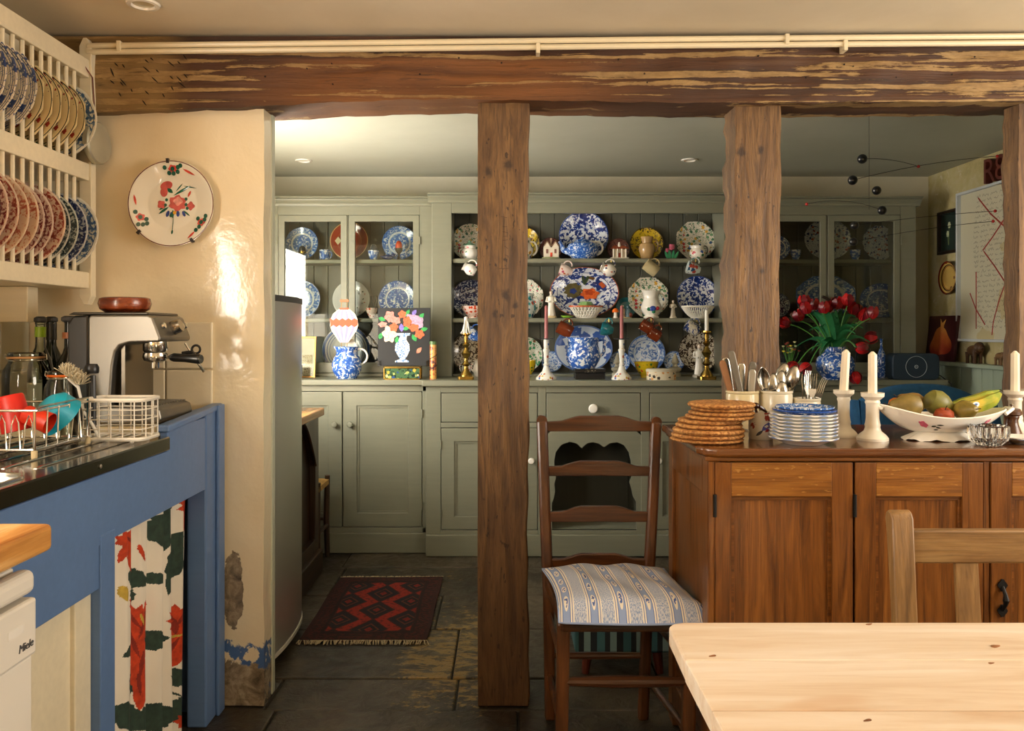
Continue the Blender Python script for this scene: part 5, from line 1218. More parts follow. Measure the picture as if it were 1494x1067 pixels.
for s in (-1, 1):
    box('arm', BLF, ac, s*.25-.04, s*.25+.04, .02, .5, .28, .6, .02)
    for y in (.05, .48): MB().tube([(s*.23, y, .29), (s*.23, y, 0)], [.024, .014], 10).build('leg', DARKW('z'), ac)
def m_stripe():
    t = NT('teal_stripe'); x, y, z = t.sep(t.tc()); f = t.math('FRACT', t.math('MULTIPLY', x, 11))
    return t.fin(t.ramp(f, [(0, '#3f6a70'), (.3, '#1d2428'), (.5, '#7d9a98'), (.75, '#1d2428')], True), .8)
fs = thing('footstool', 'low footstool with teal and black striped cover behind the ladder-back chair', 'footstool', (PX(902, 2.98), 2.98, 0))
MB().grid(lambda u, v: ((u-.5)*.335, (v-.5)*.26, .24+.03*(1-abs(2*u-1)**4)*(1-abs(2*v-1)**4)), 14, 12).box(-.168, .168, -.13, .13, .075, .241).build('cushion', m_stripe(), fs, 50, .012)
for sx in (-1, 1):
    for sy in (-1, 1): MB().tube([(sx*.12, sy*.1, .09), (sx*.13, sy*.11, 0)], [.02, .013], 10).build('leg', wood('mahogany', '#2a0e06', '#4f1e0e', '#6a2c14', 'z', .3), fs)
# ================================================================ SIDEBOARD
SZ, SY0, SY1, SX0, SX1 = .906, 2.05, 2.55, .50, 1.90
sb = thing('sideboard', 'long oak sideboard with panelled doors beside the ladder-back chair', 'sideboard', (0, 0, 0))
r = .03; ov = .022
tpoly = [(SX0-ov-.008+.05, SY0-ov), (SX1+ov, SY0-ov), (SX1+ov, SY1), (SX0-ov, SY1), (SX0-ov, SY0+.03), (SX0-ov+.012, SY0)]
MB().prism(tpoly, SZ-.022, SZ).build('sideboard_top', wood('sideboard_top_oak', '#3a1c0a', '#5c3212', '#7a4a1e', 'x', .14, 1.2, .4), sb, 0, .007, 3)
box('top_moulding', SIDE('x'), sb, SX0-.008, SX1+.008, SY0-.008, SY1, SZ-.034, SZ-.022, .003)
box('back_panel', SIDE('x'), sb, SX0+.02, SX1-.02, SY1-.015, SY1, .05, SZ-.034)
box('cabinet_floor', SIDE('x'), sb, SX0+.02, SX1-.02, SY0+.02, SY1-.015, .09, .11)
for x in (SX0, SX1-.03):
    e = MB()
    e.box(x, x+.03, SY0, SY0+.06, 0, SZ-.034); e.box(x, x+.03, SY1-.06, SY1, 0, SZ-.034); e.box(x, x+.03, SY0+.06, SY1-.06, SZ-.034-.09, SZ-.034); e.box(x, x+.03, SY0+.06, SY1-.06, .04, .14)
    e.build('end_frame', SIDE('z'), sb, 0, .003)
    box('end_panel', SIDE('z'), sb, x+.010, x+.02, SY0+.05, SY1-.05, .13, SZ-.034-.08)
box('corner_stile', SIDE('z'), sb, SX0+.001, .516, SY0-.002, SY0+.03, 0, SZ-.034, .002)
box('bottom_rail', SIDE('x'), sb, .516, SX1, SY0, SY0+.03, .03, .10, .003)
edges_ = [(.518, .860, -1), (.866, 1.184, -1), (1.204, 1.53, 1), (1.536, 1.87, 1)]
box('middle_stile', SIDE('z'), sb, 1.186, 1.202, SY0-.001, SY0+.03, .03, SZ-.034, .003)
for i, (a, b, hs) in enumerate(edges_):
    zt, zb = SZ-.037, .105; w = b-a; h = zt-zb; st = .052
    do = thing('door', '', 'x'); 
    for k in list(do.keys()): del do[k]
    do.parent = sb; do.location = (a, SY0-.004, zb)
    box('stile', SIDE('z'), do, 0, st-.012*(i == 0), 0, .024, 0, h, .0015); box('stile', SIDE('z'), do, w-st, w, 0, .024, 0, h, .0015)
    box('rail', SIDEF('x'), do, st-.012*(i == 0), w-st, 0, .024, h-.085, h, .0015); box('rail', SIDE('x'), do, st-.012*(i == 0), w-st, 0, .024, 0, .09, .0015)
    box('panel', SIDE('z'), do, st-.014, w-st+.002, .010, .02, .085, h-.083)
    MB().plate_with_hole([(st-.012*(i == 0), .09), (w-st, .09), (w-st, h-.085), (st-.012*(i == 0), h-.085)], [(st-.012*(i == 0)+.008, .098), (w-st-.008, .098), (w-st-.008, h-.095), (st-.012*(i == 0)+.008, h-.095)], -.012, -.006, RX(90)).build('panel_moulding', SIDE('x'), do, 0)
    for z in (.14, .86): MB().tube([((-.002 if hs < 0 else w+.002), -.003, h*z-.028), ((-.002 if hs < 0 else w+.002), -.003, h*z+.028)], .0045, 8).build('hinge', IRON, do)
    if i == 2:
        hd = MB().prism(ell(.026, 0, .011, .014, 0, 14, 4), .001, .005, T(0, 0, PZ(853, 2.05)-zb) @ RX(90)).prism(ell(.026, 0, .011, .014, 0, 14, 4), .001, .005, T(0, 0, PZ(890, 2.05)-zb) @ RX(90))
        hd.tube([(.026, -.004, PZ(855, 2.05)-zb), (.026, -.016, PZ(865, 2.05)-zb), (.026, -.018, PZ(872, 2.05)-zb), (.026, -.016, PZ(879, 2.05)-zb), (.026, -.004, PZ(889, 2.05)-zb)], [.004, .005, .008, .005, .004], 8).build('handle', IRON, do)
bpy.context.view_layer.update()

def on_sb(px, py): d = (EYE-SZ)*F/(py-VY); return PX(px, d), d
# woven place mats
RUSH = NT('rush_braid'); _v = RUSH.tc(); _n = RUSH.noise(_v, 130, 3); _w = RUSH.noise(_v, 25, 3)
RUSH.bump(_n, .6, .004); RUSH = RUSH.fin(RUSH.mix(RUSH.step(_n, .35, .62), '#8a5626', RUSH.ramp(_w, [(.3, '#b97c3e'), (.7, '#d2a05e')])), .7)
mats = [(1031, .0955, .008), (1033, .095, .012), (1033, .0935, .013), (1034, .087, .011), (1036, .084, .011), (1049, .089, .0095), (1052, .086, .0095), (1055, .082, .009), (1052, .0875, .012)]
z = SZ+.0006; ords = ['bottom', 'second', 'third', 'fourth', 'fifth', 'sixth', 'seventh', 'eighth', 'top']
for i, (px, R, th) in enumerate(mats):
    x, d = PX(px, 2.18), 2.18+.004*math.sin(i*2)
    def br(a, r, zz, R=R, i=i): return 1+(.013*math.sin(34*a+zz*600+i) if r > .9*R else 0)
    pr = [(0, .001), (R*.5, .0005), (R*.9, 0), (R*.97, .15*th), (R, .5*th), (R*.97, .85*th), (R*.9, th)]+[(R*q, th-.0012*(k % 2)) for k, q in enumerate((.82, .74, .66, .56, .46, .36, .26, .14))]+[(0, th-.001)]
    o = MB().lathe(pr, 110, None, br).build('place_mat', RUSH); tag(o, 'round braided rush place mat, %s in the stack%s' % (ords[i] if i in (0, 8) else ords[i]+' from the bottom', '' if i else ' on the sideboard'), 'place mat', 'braided place mats on the sideboard', loc=(x, d, z)); z += th+.0008
# bird mug
x, d = on_sb(1110, 640)
bm = thing('bird_mug', 'white mug painted with a blue and red bird beside the place mats', 'mug', (x, d, SZ), 0)
rr, hh = .0325, .072
MB().lathe([(0, 0), (rr*.95, 0), (rr, .004), (rr, hh), (rr-.003, hh), (rr-.003, .005), (0, .005)], 32).build('body', china('leafy_mug', '#e8e2d2', (), blooms=('#3a5a3c', '#e8e2d2', '#5a7a4a', '#e8e2d2', '#a04438'), bscale=2.4, bsize=.3, vec='Object'), bm)
def wrap(polys, col, nm, off=.0006):
    b = MB()
    for p in polys:
        n = len(p); v = [((rr+q)*math.sin(u), -(rr+q)*math.cos(u), zz) for q in (0, off) for u, zz in p]
        b.add(v, [tuple(range(n)), tuple(range(n, 2*n))]+[(i, (i+1) % n, n+(i+1) % n, n+i) for i in range(n)])
    b.build(nm, plain(col, .2), bm, 0)
sc_ = lambda p: [(u/rr, zz) for u, zz in p]
wrap([sc_(leafpoly(.006, .036, .036, .014, 40))], '#5a5fa8', 'bird_wing', .001); wrap([sc_(leafpoly(.012, .03, .028, .012, 40))], '#9a2f2c', 'bird_breast', .0008)
wrap([sc_(ell(.021, .047, .006, .006, 0, 12))], '#3c4a52', 'bird_head', .0012); wrap([sc_(leafpoly(-.013, .018, .024, .008, 40))], '#2c2c3a', 'bird_tail', .0009)
MB().tube([(-rr*.9, 0, .018), (-rr-.018, .004, .025), (-rr-.02, .004, .045), (-rr*.9, 0, .056)], .004, 8).build('handle', WHITE, bm)
ds = thing('duck_spoon', 'brown duck-headed handle poking out of the bird mug', 'spoon', (x-.004, d, SZ+.01))
MB().tube([(0, 0, -.003), (-.006, 0, .055), (-.010, 0, .07)], .004, 8).ball((-.011, 0, .078), (.012, .009, .009), 14).tube([(0, 0, .076), (.012, 0, .068), (.02, 0, .06)], [.006, .005, .003], 8).build('handle', plain('#3c1c10', .2), ds)
# crocks
CROCK = plain('#d9cba2', .25, 0, .06, 6, 0, .2)
CROCKL = plain('#e0d8c2', .25, 0, .06, 6, 0, .2)
def crock(px, d, r, ytop, label, mark=False, seed=0):
    h = PZ(ytop, d)-SZ; t_ = thing('crock', label, 'crock', (PX(px, d), d, SZ+.0005))
    MB().lathe([(0, 0), (r*.96, 0), (r, .005), (r*1.0, h-.012), (r*.97, h-.009), (r*1.02, h-.006), (r*1.02, h), (r*.9, h), (r*.88, h-.01), (r*.88, .006), (0, .006)], 36).build('body', CROCKL if mark else CROCK, t_)
    if mark:
        b = MB(); random.seed(seed)
        for row in range(2):
            for k in range(13):
                u = -.5+k*.105; zz = .035-row*.010+.05*(u*.35)
                for s in range(3):
                    a = u+s*.026; z0 = zz+random.uniform(-.002, .001); z1 = zz+random.uniform(.002, .006); q = r+.0006
                    b.tube([(q*math.sin(a), -q*math.cos(a), z0), (q*math.sin(a+random.uniform(0, .03)), -q*math.cos(a), z1)], .0006, 4)
        b.build('printed_lettering', plain('#2a2a2e', .5), t_)
    return t_, h
ck1, h1 = crock(1083, 2.44, .0475, 570, 'yellowish stoneware crock full of knives')
ck2, h2 = crock(1132, 2.44, .0475, 570, 'cream stoneware crock with printed lettering full of spoons', True, 4)
ck3, h3 = crock(1177, 2.43, .039, 581, 'small cream stoneware crock with printed lettering full of forks', True, 5)
SILV = plain('#b4b0a6', .22, 1, .15, 20)
def cutlery(kind, ck, h, tip_px, tip_py, dd, label, base=(0, 0), mat=SILV, spin=0):
    """one piece standing in a crock, its visible end at the given photo pixel; local z runs up the piece"""
    b0 = ck.location+Vector((base[0], base[1], .012)); tip = P(tip_px, tip_py, ck.location.y+dd)
    ax = (tip-b0); L = ax.length; ax.normalize()
    yy_ = Vector((0, 1, 0)); yy_ = (yy_-ax*yy_.dot(ax)).normalized(); xx_ = yy_.cross(ax)
    M = T(*b0) @ Matrix((xx_, yy_, ax)).transposed().to_4x4() @ RZ(spin)
    t_ = thing(kind, label, kind, M=M, group=kind+' cutlery in the crocks')
    if kind == 'knife':
        MB().prism([(-.006, 0), (.006, 0), (.006, .05), (-.006, .05)], -.0012, .0012, RX(90)).build('blade', SILV, t_, 0)
        MB().prism([(-.007, .05), (.007, .05), (.0105, L*.8), (.0105, L-.009), (.006, L), (-.006, L), (-.0105, L-.009), (-.0105, L*.8)], -.0045, .0045, RX(90)).build('handle', mat, t_, 0, .003)
    elif kind == 'spoon':
        MB().tube([(0, 0, 0), (0, .001, L*.4), (0, 0, L-.065)], [.004, .003, .0025], 8, flat=1.6).build('stem', SILV, t_)
        def bw(u, v): 
            z = L-.068+.068*v; w = .0205*math.sin(PI*min(.985, .06+.94*v))**.62; return ((2*u-1)*w, .011*(1-(2*u-1)**2)*math.sin(PI*min(1, v))**.7, z)
        o = MB().grid(bw, 10, 14).build('bowl', SILV, t_, 80); m = o.modifiers.new('thick', 'SOLIDIFY'); m.thickness = .0012
    else:
        MB().tube([(0, 0, 0), (0, 0, L-.07)], [.004, .0028], 8, flat=1.6).build('stem', SILV, t_)
        MB().prism([(-.003, L-.075), (.003, L-.075), (.011, L-.055), (.0115, L-.045), (-.0115, L-.045), (-.011, L-.055)], -.0012, .0012, RX(90)).build('shoulder', SILV, t_, 0)
        for x in (-.0095, -.0032, .0032, .0095): MB().tube([(x, 0, L-.046), (x, .003, L-.02), (x, .001, L)], [.0019, .0017, .0008], 6).build('tine', SILV, t_)
HB, HG = plain('#8a5e3a', .5, 0, .2, 30), plain('#6d675c', .4, .3, .1)
kl = 'flat knife handle sticking out of the yellowish crock'
for px, py, dd, bs, mt, l in ((1053, 526, .0, (-.01, -.01), HB, 'brown wooden knife handle leaning out of the yellowish crock'), (1066, 512, -.01, (.012, -.02), HG, 'broad grey knife handle, tallest in the yellowish crock'), (1082, 530, .02, (.0, .015), SILV, 'narrow silver knife in the yellowish crock'), (1099, 528, .015, (.01, .015), HG, 'rounded grey knife handle beside the spoons'), (1098, 539, -.02, (.014, -.02), plain('#a8a294', .3, .5), 'pale grey knife handle standing upright in the yellowish crock'), (1058, 522, .02, (-.012, .015), SILV, 'thin silver knife leaning out of the yellowish crock')):
    cutlery('knife', ck1, h1, px, py, dd, l, bs, mt, 0)
for px, py, dd, bs, sp_ in ((1112, 536, 0, (-.02, 0), 10), (1146, 530, .03, (-.005, .02), 170), (1128, 545, -.025, (-.012, -.02), 200), (1141, 541, 0, (.0, .0), 185), (1141, 557, -.03, (.008, -.025), 175), (1161, 534, .0, (.012, .0), 160), (1155, 545, .015, (.018, .01), 190)):
    cutlery('spoon', ck2, h2, px, py, dd, 'silver spoon standing in the cream lettered crock', bs, SILV, sp_)
for px, py, dd, bs, sp_ in ((1171, 546, .0, (-.012, .0), 70), (1180, 541, .02, (.0, .012), 20), (1187, 545, -.015, (.004, -.015), 150), (1204, 553, -.02, (-.004, -.01), 15)):
    cutlery('fork', ck3, h3, px, py, dd, 'silver fork standing tines up in the small cream crock', bs, SILV, sp_)
# plate stack
x, d = PX(1172, 2.12), 2.12; z = SZ+.0045; WB = china('white_blue_edge', '#eeebe2', (), rings=((.985, .010, '#8ba0c8'),))
names_ = ['lowest', 'second', 'third', 'fourth', 'fifth', 'sixth', 'seventh', 'eighth']
for i in range(8):
    R = .087-(.002 if i else 0)-.001*math.sin(i*3); th = .0085 if i else .010
    o = plate('dinner_plate', 'white plate with thin blue edge, %s in the stack' % (names_[i] if i == 0 else names_[i]+' from the bottom'), WB, R, T(x+.001*math.sin(i*5), d+.001*math.cos(i*3), z), 'stacked plates on the sideboard', mod=scal(12, .006), n=72)
    z += th
for i, R in enumerate((.080, .073)):
    o = plate('side_plate', ('blue patterned plate topping the stack of white plates', 'white plate with blue print just under the topmost of the stack')[1-i], M_BLUE2 if i else M_BLUE, R, T(x+.003, d, z), 'stacked plates on the sideboard', hr=.16); z += .008
# candlesticks
def white_stick(px, py, ytop, yc, label, tilt=0, k=1.0, d=None):
    if d is None: d = (EYE-SZ)*F/(py-VY)
    h = (py-ytop)*d/F; r = .040*k; t_ = thing('candlestick', label, 'candlestick', (PX(px, d), d, SZ))
    MB().lathe([(0, 0), (r, 0), (r, .006), (.85*r, .014), (.55*r, .024), (.47*r, .034), (.5*r, .04), (.46*r, .046), (.42*r, .058), (.42*r, h-.032), (.48*r, h-.026), (.44*r, h-.02), (.72*r, h-.01), (.74*r, h), (.4*r, h-.001), (0, h-.006)], 32).build('stick', plain('#e6dfcf', .3, 0, .06, 6), t_)
    ch = (ytop-yc)*d/F; n8 = 8
    c = MB().lathe([(.0125, h-.006), (.0118, h+ch*.92), (.003, h+ch), (0, h+ch*.995)], n8, T(0, 0, h) @ RY(tilt) @ T(0, 0, -h)); c.build('candle', plain('#e8ddc6', .4), t_, 25)
    return t_
white_stick(1231, 637, 569, 510, 'white pottery candlestick with a leaning ivory candle', 3.5, .92)
white_stick(1273, 642, 573, 513, 'white pottery candlestick with upright candle beside the fruit bowl', 0, 1.0)
white_stick(1481, 630, 570, 512, 'white pottery candlestick with candle behind the pepper mill', 0, 1.0)
white_stick(1505, 622, 566, 510, 'white pottery candlestick with candle at the sideboard end beyond the pepper mill', 0, 1.0, 2.46)
# fruit bowl: boat-shaped compote
d = 2.2; fb = thing('fruit_bowl', 'white boat-shaped footed fruit bowl with pink rose sprigs', 'bowl', (PX(1371, d), d, SZ))
A, Bm = .160, .085
def rimz(t): return .064+.018*abs(math.cos(t))**2+(.014 if math.cos(t) < 0 else 0)*abs(math.cos(t))**2
def bowl(u, v, off=0):
    t = u*2*PI; s = .38+.62*v**.75; z0 = .022
    ex = 1+.10*v*abs(math.cos(t))**6
    return ((A*s*ex-off)*math.cos(t), (Bm*s-off)*math.sin(t), z0+(rimz(t)-z0)*v**1.5+off*.6)
MB().grid(lambda u, v: bowl(u, v), 56, 12).grid(lambda u, v: bowl(u, v, .004), 56, 12).grid(lambda u, v: Vector(bowl(u, 1))*(1-v)+Vector(bowl(u, 1, .004))*v, 56, 2).add([(0, 0, .0225)]+[bowl(i/28, 0) for i in range(28)], [(0, 1+i, 1+(i+1) % 28) for i in range(28)]).build('bowl', WHITE, fb, 60)
def foot(u, v):
    t = u*2*PI; z = .022*(1-v)+(.003+.003*math.sin(9*t)+.0012*math.sin(22*t))*v*.8; k = .38+.24*v
    return (A*k*1.02*math.cos(t), Bm*k*1.05*math.sin(t), z)
MB().grid(foot, 88, 5).build('scrolled_foot', WHITE, fb, 60)
for s in (-1, 1): MB().tube([(s*A*1.02, -.022, rimz(0 if s > 0 else PI)-.012), (s*A*1.16, -.015, rimz(0 if s > 0 else PI)+.001), (s*A*1.17, .015, rimz(0 if s > 0 else PI)+.001), (s*A*1.02, .022, rimz(0 if s > 0 else PI)-.012)], .005, 8).build('handle', WHITE, fb)
def sprig(t0, v0, polys, col, nm):
    b = MB()
    for p in polys:
        v = []
        for q in (.0006, .0016):
            for a, c in p:
                e = Vector(bowl((t0+a)/(2*PI), min(1, v0+c))); n = Vector((e.x/A/A, e.y/Bm/Bm, -2)).normalized()*q; n = Vector((e.x/A*.3, e.y/Bm, -.4)).normalized()*q; v.append(e+n)
        n_ = len(p); b.add(v, [tuple(range(n_)), tuple(range(n_, 2*n_))]+[(i, (i+1) % n_, n_+(i+1) % n_, n_+i) for i in range(n_)])
    b.build(nm, plain(col, .2, 0, .3, 80), fb, 0)
sprig(4.12, .62, [ell(0, 0, .085, .14, 0, 16, 5)], '#c8627c', 'rose_motif'); sprig(4.3, .58, [leafpoly(.02, .0, .13, .07, 40), leafpoly(.11, -.06, .12, .07, -30), leafpoly(.15, .09, .14, .06, 10), leafpoly(.05, -.2, .12, .06, 20)], '#3a3c2c', 'leaf_motif'); sprig(5.45, .72, [ell(0, 0, .07, .12, 0, 16, 5)], '#c8627c', 'rose_motif')
# fruit
def fruit(name, label, prof, mat, px, py, dd, rot, sc=1, stem=True, n=20):
    M = T(*P(px, py, dd)) @ rot @ Matrix.Scale(sc, 4); t_ = thing(name, label, name, M=M, group='fruit in the white bowl')
    MB().lathe(prof, n).build('flesh', mat, t_)
    zt = prof[-1][1]
    if stem: MB().tube([(0, 0, zt-.003), (.001, 0, zt+.008), (.004, 0, zt+.016)], .0015, 6).build('stem', plain('#2a1c10', .7), t_)
PEAR = [(0, -.036), (.012, -.035), (.028, -.024), (.034, -.004), (.030, .014), (.020, .032), (.014, .046), (.008, .053), (0, .054)]
ROUND = [(0, -.026), (.012, -.029), (.026, -.018), (.032, 0), (.027, .019), (.014, .028), (.004, .025), (0, .024)]
PM = lambda c: plain(c, .45, 0, .25, 35)
fruit('pear', 'brownish pear lying lengthwise at the bowl end by the candlestick', PEAR, PM('#7d6a34'), 1326, 592, 2.18, RY(-88) @ RZ(20), .95)
fruit('pear', 'russet pear peeping out behind the lengthwise pear', PEAR, PM('#86682f'), 1333, 588, 2.24, RY(-70), .85)
fruit('pear', 'large green pear pointing to the banana in the bowl', PEAR, PM('#6d6a2c'), 1368, 588, 2.20, RY(116) @ RZ(40), .98)
fruit('pear', 'small golden green pear with its blossom end showing', PEAR, PM('#857433'), 1408, 599, 2.17, RX(80) @ RY(8), .80)
fruit('apple', 'red apple low in the fruit bowl', ROUND, PM('#98401f'), 1377, 608, 2.17, RX(20), .8)
fruit('orange', 'bright orange behind the pears', ROUND, plain('#d2781c', .5, 0, .1, 60, .2), 1309, 592, 2.25, I4, .75, False)
def banana(label, pts, r0, group):
    t_ = thing('banana', label, 'banana', tuple(pts[0]), 0, group); p0 = pts[0]
    N = 18; cs = [((1-s)**2)*pts[0]+2*s*(1-s)*pts[1]+s*s*pts[2]-p0 for s in [k/N for k in range(N+1)]]
    rr_ = [r0*min(1, .45+2.4*k/N)*min(1, .32+3.2*(N-k)/N) for k in range(N+1)]
    t = NT('banana_skin'); n = t.noise(t.tc(), 22, 4); m = t.fin(t.ramp(n, [(.35, '#5f7a22'), (.5, '#8f9a2c'), (.65, '#c2aa34')]), .45)
    MB().tube(cs, rr_, 6).build('skin', m, t_, 25)
    MB().tube([cs[-1], cs[-1]+(cs[-1]-cs[-3])*.35], [rr_[-1]*.95, rr_[-1]*.7], 6).build('tip', plain('#2c2c16', .6), t_)
    return t_
bn = banana('green and yellow banana with a fruit sticker resting on the bowl rim', [P(1388, 594, 2.2), P(1432, 600, 2.19), P(1459, 574, 2.2)], .0185, 'bananas in the bowl')
banana('banana lying behind the stickered banana', [P(1386, 592, 2.25), P(1425, 588, 2.25), P(1458, 571, 2.24)], .0175, 'bananas in the bowl')
c_ = P(1417, 590, 2.2)-P(1388, 594, 2.2)
MB().prism(ell(0, 0, .010, .007, 20, 18), 0, .0006, T(c_.x, c_.y-.0215, c_.z+.001) @ RX(78)).build('sticker', plain('#e9e9ea', .3), bn, 0)
MB().prism(ell(0, 0, .005, .003, 20, 14), .0006, .001, T(c_.x, c_.y-.0215, c_.z+.001) @ RX(78)).build('sticker_mark', plain('#2a5aa0', .3), bn, 0)
# cut glass dish, saucer, mill
x, d = on_sb(1438, 648); t_ = MB().lathe([(0, 0), (.03, 0), (.042, .012), (.046, .03), (.045, .047), (.041, .050), (.038, .046), (.036, .02), (.026, .010), (0, .008)], 96, None, lambda a, r, z: 1+.055*math.cos(14*a)*(1 if r > .039 else 0)).build('glass_dish', glassy('cut_glass', '#ffffff', True), None); tag(t_, 'heavy ribbed cut-glass dish in front of the fruit bowl', 'glass dish', loc=(x, 2.1, SZ+.0004))
plate('saucer', 'white saucer at the sideboard edge below the pepper mill', WB, .058, T(PX(1494, 2.13), 2.13, SZ+.005), cat='saucer')
pm_ = thing('pepper_mill', 'turned dark wooden pepper mill behind the cut-glass dish', 'pepper mill', (PX(1476, 2.255), 2.255, SZ))
k = 43*2.23/F
MB().lathe([(0, 0), (.025, 0), (.026, .006), (.024, .014), (.017, .034), (.0155, .046), (.019, .055), (.018, .058), (0, .058)], 28).build('body', CHAIRW('z'), pm_)
MB().lathe([(0, .058), (.02, .058), (.025, .062), (.025, .07), (.02, .077), (0, .079)], 28).build('head', CHAIRW('z'), pm_)
MB().lathe([(.004, .078), (.003, .084), (.005, .088), (0, .092)], 12).build('knob', CHROME, pm_)

# ================================================================ LADDER-BACK CHAIR
ch = thing('ladder_back_chair', 'dark wooden ladder-back chair with a blue striped cushion by the oak post', 'chair', (.28, 2.34, 0))
C0 = Vector((.28, 2.34, 0))
def cp(px, py, d): return P(px, py, d)-C0
def bar(pts, w, t, name, mat, parent, axis='x', bev=.005):
    """rectangular section bar through centre points: w across x, t across y"""
    v = []
    for p in pts:
        p = Vector(p); v += [p+Vector((-w/2, -t/2, 0)), p+Vector((w/2, -t/2, 0)), p+Vector((w/2, t/2, 0)), p+Vector((-w/2, t/2, 0))]
    f = [(0, 3, 2, 1)]+[(4*i+k, 4*i+(k+1) % 4, 4*i+4+(k+1) % 4, 4*i+4+k) for i in range(len(pts)-1) for k in range(4)]+[tuple(4*(len(pts)-1)+k for k in range(4))]
    return MB().add(v, f).build(name, mat, parent, 0, bev)
def zfix(v, z): return Vector((v.x, v.y, z))
lp = [zfix(cp(803, 1048, 2.53), 0), cp(800, 870, 2.515), cp(795, 740, 2.54), cp(790.5, 612, 2.58)]
rp_ = [zfix(cp(938, 1050, 2.53), 0), cp(945, 870, 2.515), cp(952, 740, 2.54), cp(957, 614, 2.58)]
for pts in (lp, rp_):
    top = pts[-1]; bar(pts, .034, .026, 'back_post', CHAIRW('z'), ch, bev=.008)
    MB().tube([top+Vector((0, -.012, -.004)), top+Vector((0, .012, -.004))], .017, 14).build('post_tip', CHAIRW('z'), ch)
for ya, yb in ((608, 631), (673, 695), (737, 760), (804, 826)):
    zz_ = PZ((ya+yb)/2, 2.55); 
    def at_z(pts, z):
        for a, b in zip(pts, pts[1:]):
            if a.z <= z <= b.z: return a+(b-a)*((z-a.z)/(b.z-a.z))
        return pts[-1]
    a, b = at_z(lp, zz_), at_z(rp_, zz_); hgt = (yb-ya)*2.55/F; wd = b.x-a.x-.025
    po = [(-.5, -.5), (-.2, -.5), (0, -.48), (.2, -.5), (.5, -.5), (.5, .12), (.36, .16), (.24, .42), (.18, .5), (-.18, .5), (-.24, .42), (-.36, .16), (-.5, .12)]
    pts2 = [(q*wd, s*hgt) for q, s in po]
    c = (a+b)/2
    MB().prism(pts2, -.008, .008, T(c.x, c.y, c.z) @ RX(94)).build('ladder_slat', CHAIRW('x'), ch, 0, .003)
fl1, fl2 = Vector((PX(818, 2.16), 2.16, 0))-C0, Vector((PX(1003, 2.16), 2.16, 0))-C0
for p in (fl1, fl2): bar([p, p+Vector((.008, .01, .43))], .034, .034, 'front_leg', CHAIRW('z'), ch, bev=.006)
FR = [fl1+Vector((.004, 0, .275)), fl2+Vector((.004, 0, .275))]
def turned(a, b, name, r0=.010, r1=.016):
    MB().tube([a+(b-a)*(k/8) for k in range(9)], [r0+(r1-r0)*math.sin(PI*k/8) for k in range(9)], 10).build(name, CHAIRW('x'), ch)
turned(FR[0], FR[1], 'front_stretcher'); turned(at_z(lp, .2), at_z(rp_, .2), 'back_stretcher', .009, .011)
for pts, p in ((lp, fl1), (rp_, fl2)):
    for z in (.14, .33): turned(at_z(pts, z), p+Vector((.004, 0, z)), 'side_stretcher', .008, .010)
# seat frame
q0, q1, q2, q3 = fl1+Vector((.0, -.018, 0)), fl2+Vector((.02, -.018, 0)), at_z(rp_, .44)+Vector((.01, 0, 0)), at_z(lp, .44)+Vector((-.01, 0, 0))
MB().prism([(q.x, q.y) for q in (q0, q1, q2, q3)], .41, .442).build('seat', CHAIRW('x'), ch, 0, .006)
def m_cush():
    t = NT('striped_cotton'); x, y, z = t.sep(t.tc('UV')); f = t.math('FRACT', t.math('MULTIPLY', x, 5.4))
    fine = t.noise(t.map(t.tc('UV'), (170, 120, 1)), 1, 2)
    wide = t.mix(t.step(fine, .42, .55), '#8296bc', '#c6c9d0')
    base = t.ramp(f, [(0, '#e4dccb'), (.05, '#5a70a8'), (.075, '#e4dccb'), (.13, '#5a70a8'), (.155, '#8c9fc6'), (.40, '#5a70a8'), (.425, '#e4dccb'), (.48, '#5a70a8'), (.505, '#e4dccb'), (.56, '#9aa6c2')], True)
    isw = t.step(f, .559, .561); base = t.mix(isw, base, wide)
    fy = t.math('FRACT', t.math('MULTIPLY', y, 5)); ex = t.math('MULTIPLY', t.math('SUBTRACT', f, .278), 10.5); ey = t.math('MULTIPLY', t.math('SUBTRACT', fy, .5), 2.9)
    e = t.math('ADD', t.math('MULTIPLY', ex, ex), t.math('MULTIPLY', ey, ey))
    base = t.mix(t.math('SUBTRACT', 1, t.step(e, .8, .9)), base, '#e4dccb')
    n = t.noise(t.map(t.tc('UV'), (60, 40, 1)), 1, 1); base = t.mix(t.math('MULTIPLY', t.math('SUBTRACT', 1, t.step(e, .45, .5)), t.step(n, .5, .53)), base, '#4a62a0')
    t.bump(t.noise(t.tc('UV'), 300, 2), .15, .002); return t.fin(base, .85)
CUSH = m_cush()
cu_ = thing('seat_cushion', 'blue and cream striped cotton cushion on the ladder-back chair', 'cushion', tuple(C0+Vector((0, 0, .443))))
def cush(u, v, s):
    # v 0 = front, 1 = back ; slightly wider and lower at the front
    xl = (PX(815, 2.12)-C0.x)*(1-v)+(PX(791, 2.48)-C0.x)*v; xr = (PX(1031, 2.14)-C0.x)*(1-v)+(PX(968, 2.48)-C0.x)*v
    yf, yb_ = 2.105-C0.y, 2.475-C0.y
    e = (1-abs(2*u-1)**3.2)*(1-abs(2*v-1)**3.2); e = max(0, e)**.5
    pin = .012*(1-abs(2*u-1))*(1 if False else 0)
    edge = .012*math.sin(PI*v)*(1 if u < .5 else -1)*abs(2*u-1)
    z = .036+s*.036*e+(.006*math.sin(u*17+v*3)*math.sin(v*8) if s > 0 else 0)*e
    dr_ = .030*max(0, 1-v/.09)**1.5
    return (xl+(xr-xl)*u+edge, yf+(yb_-yf)*v-.012*math.sin(PI*u)*(1-v), (max(.002, z) if v > .1 else z)-dr_)
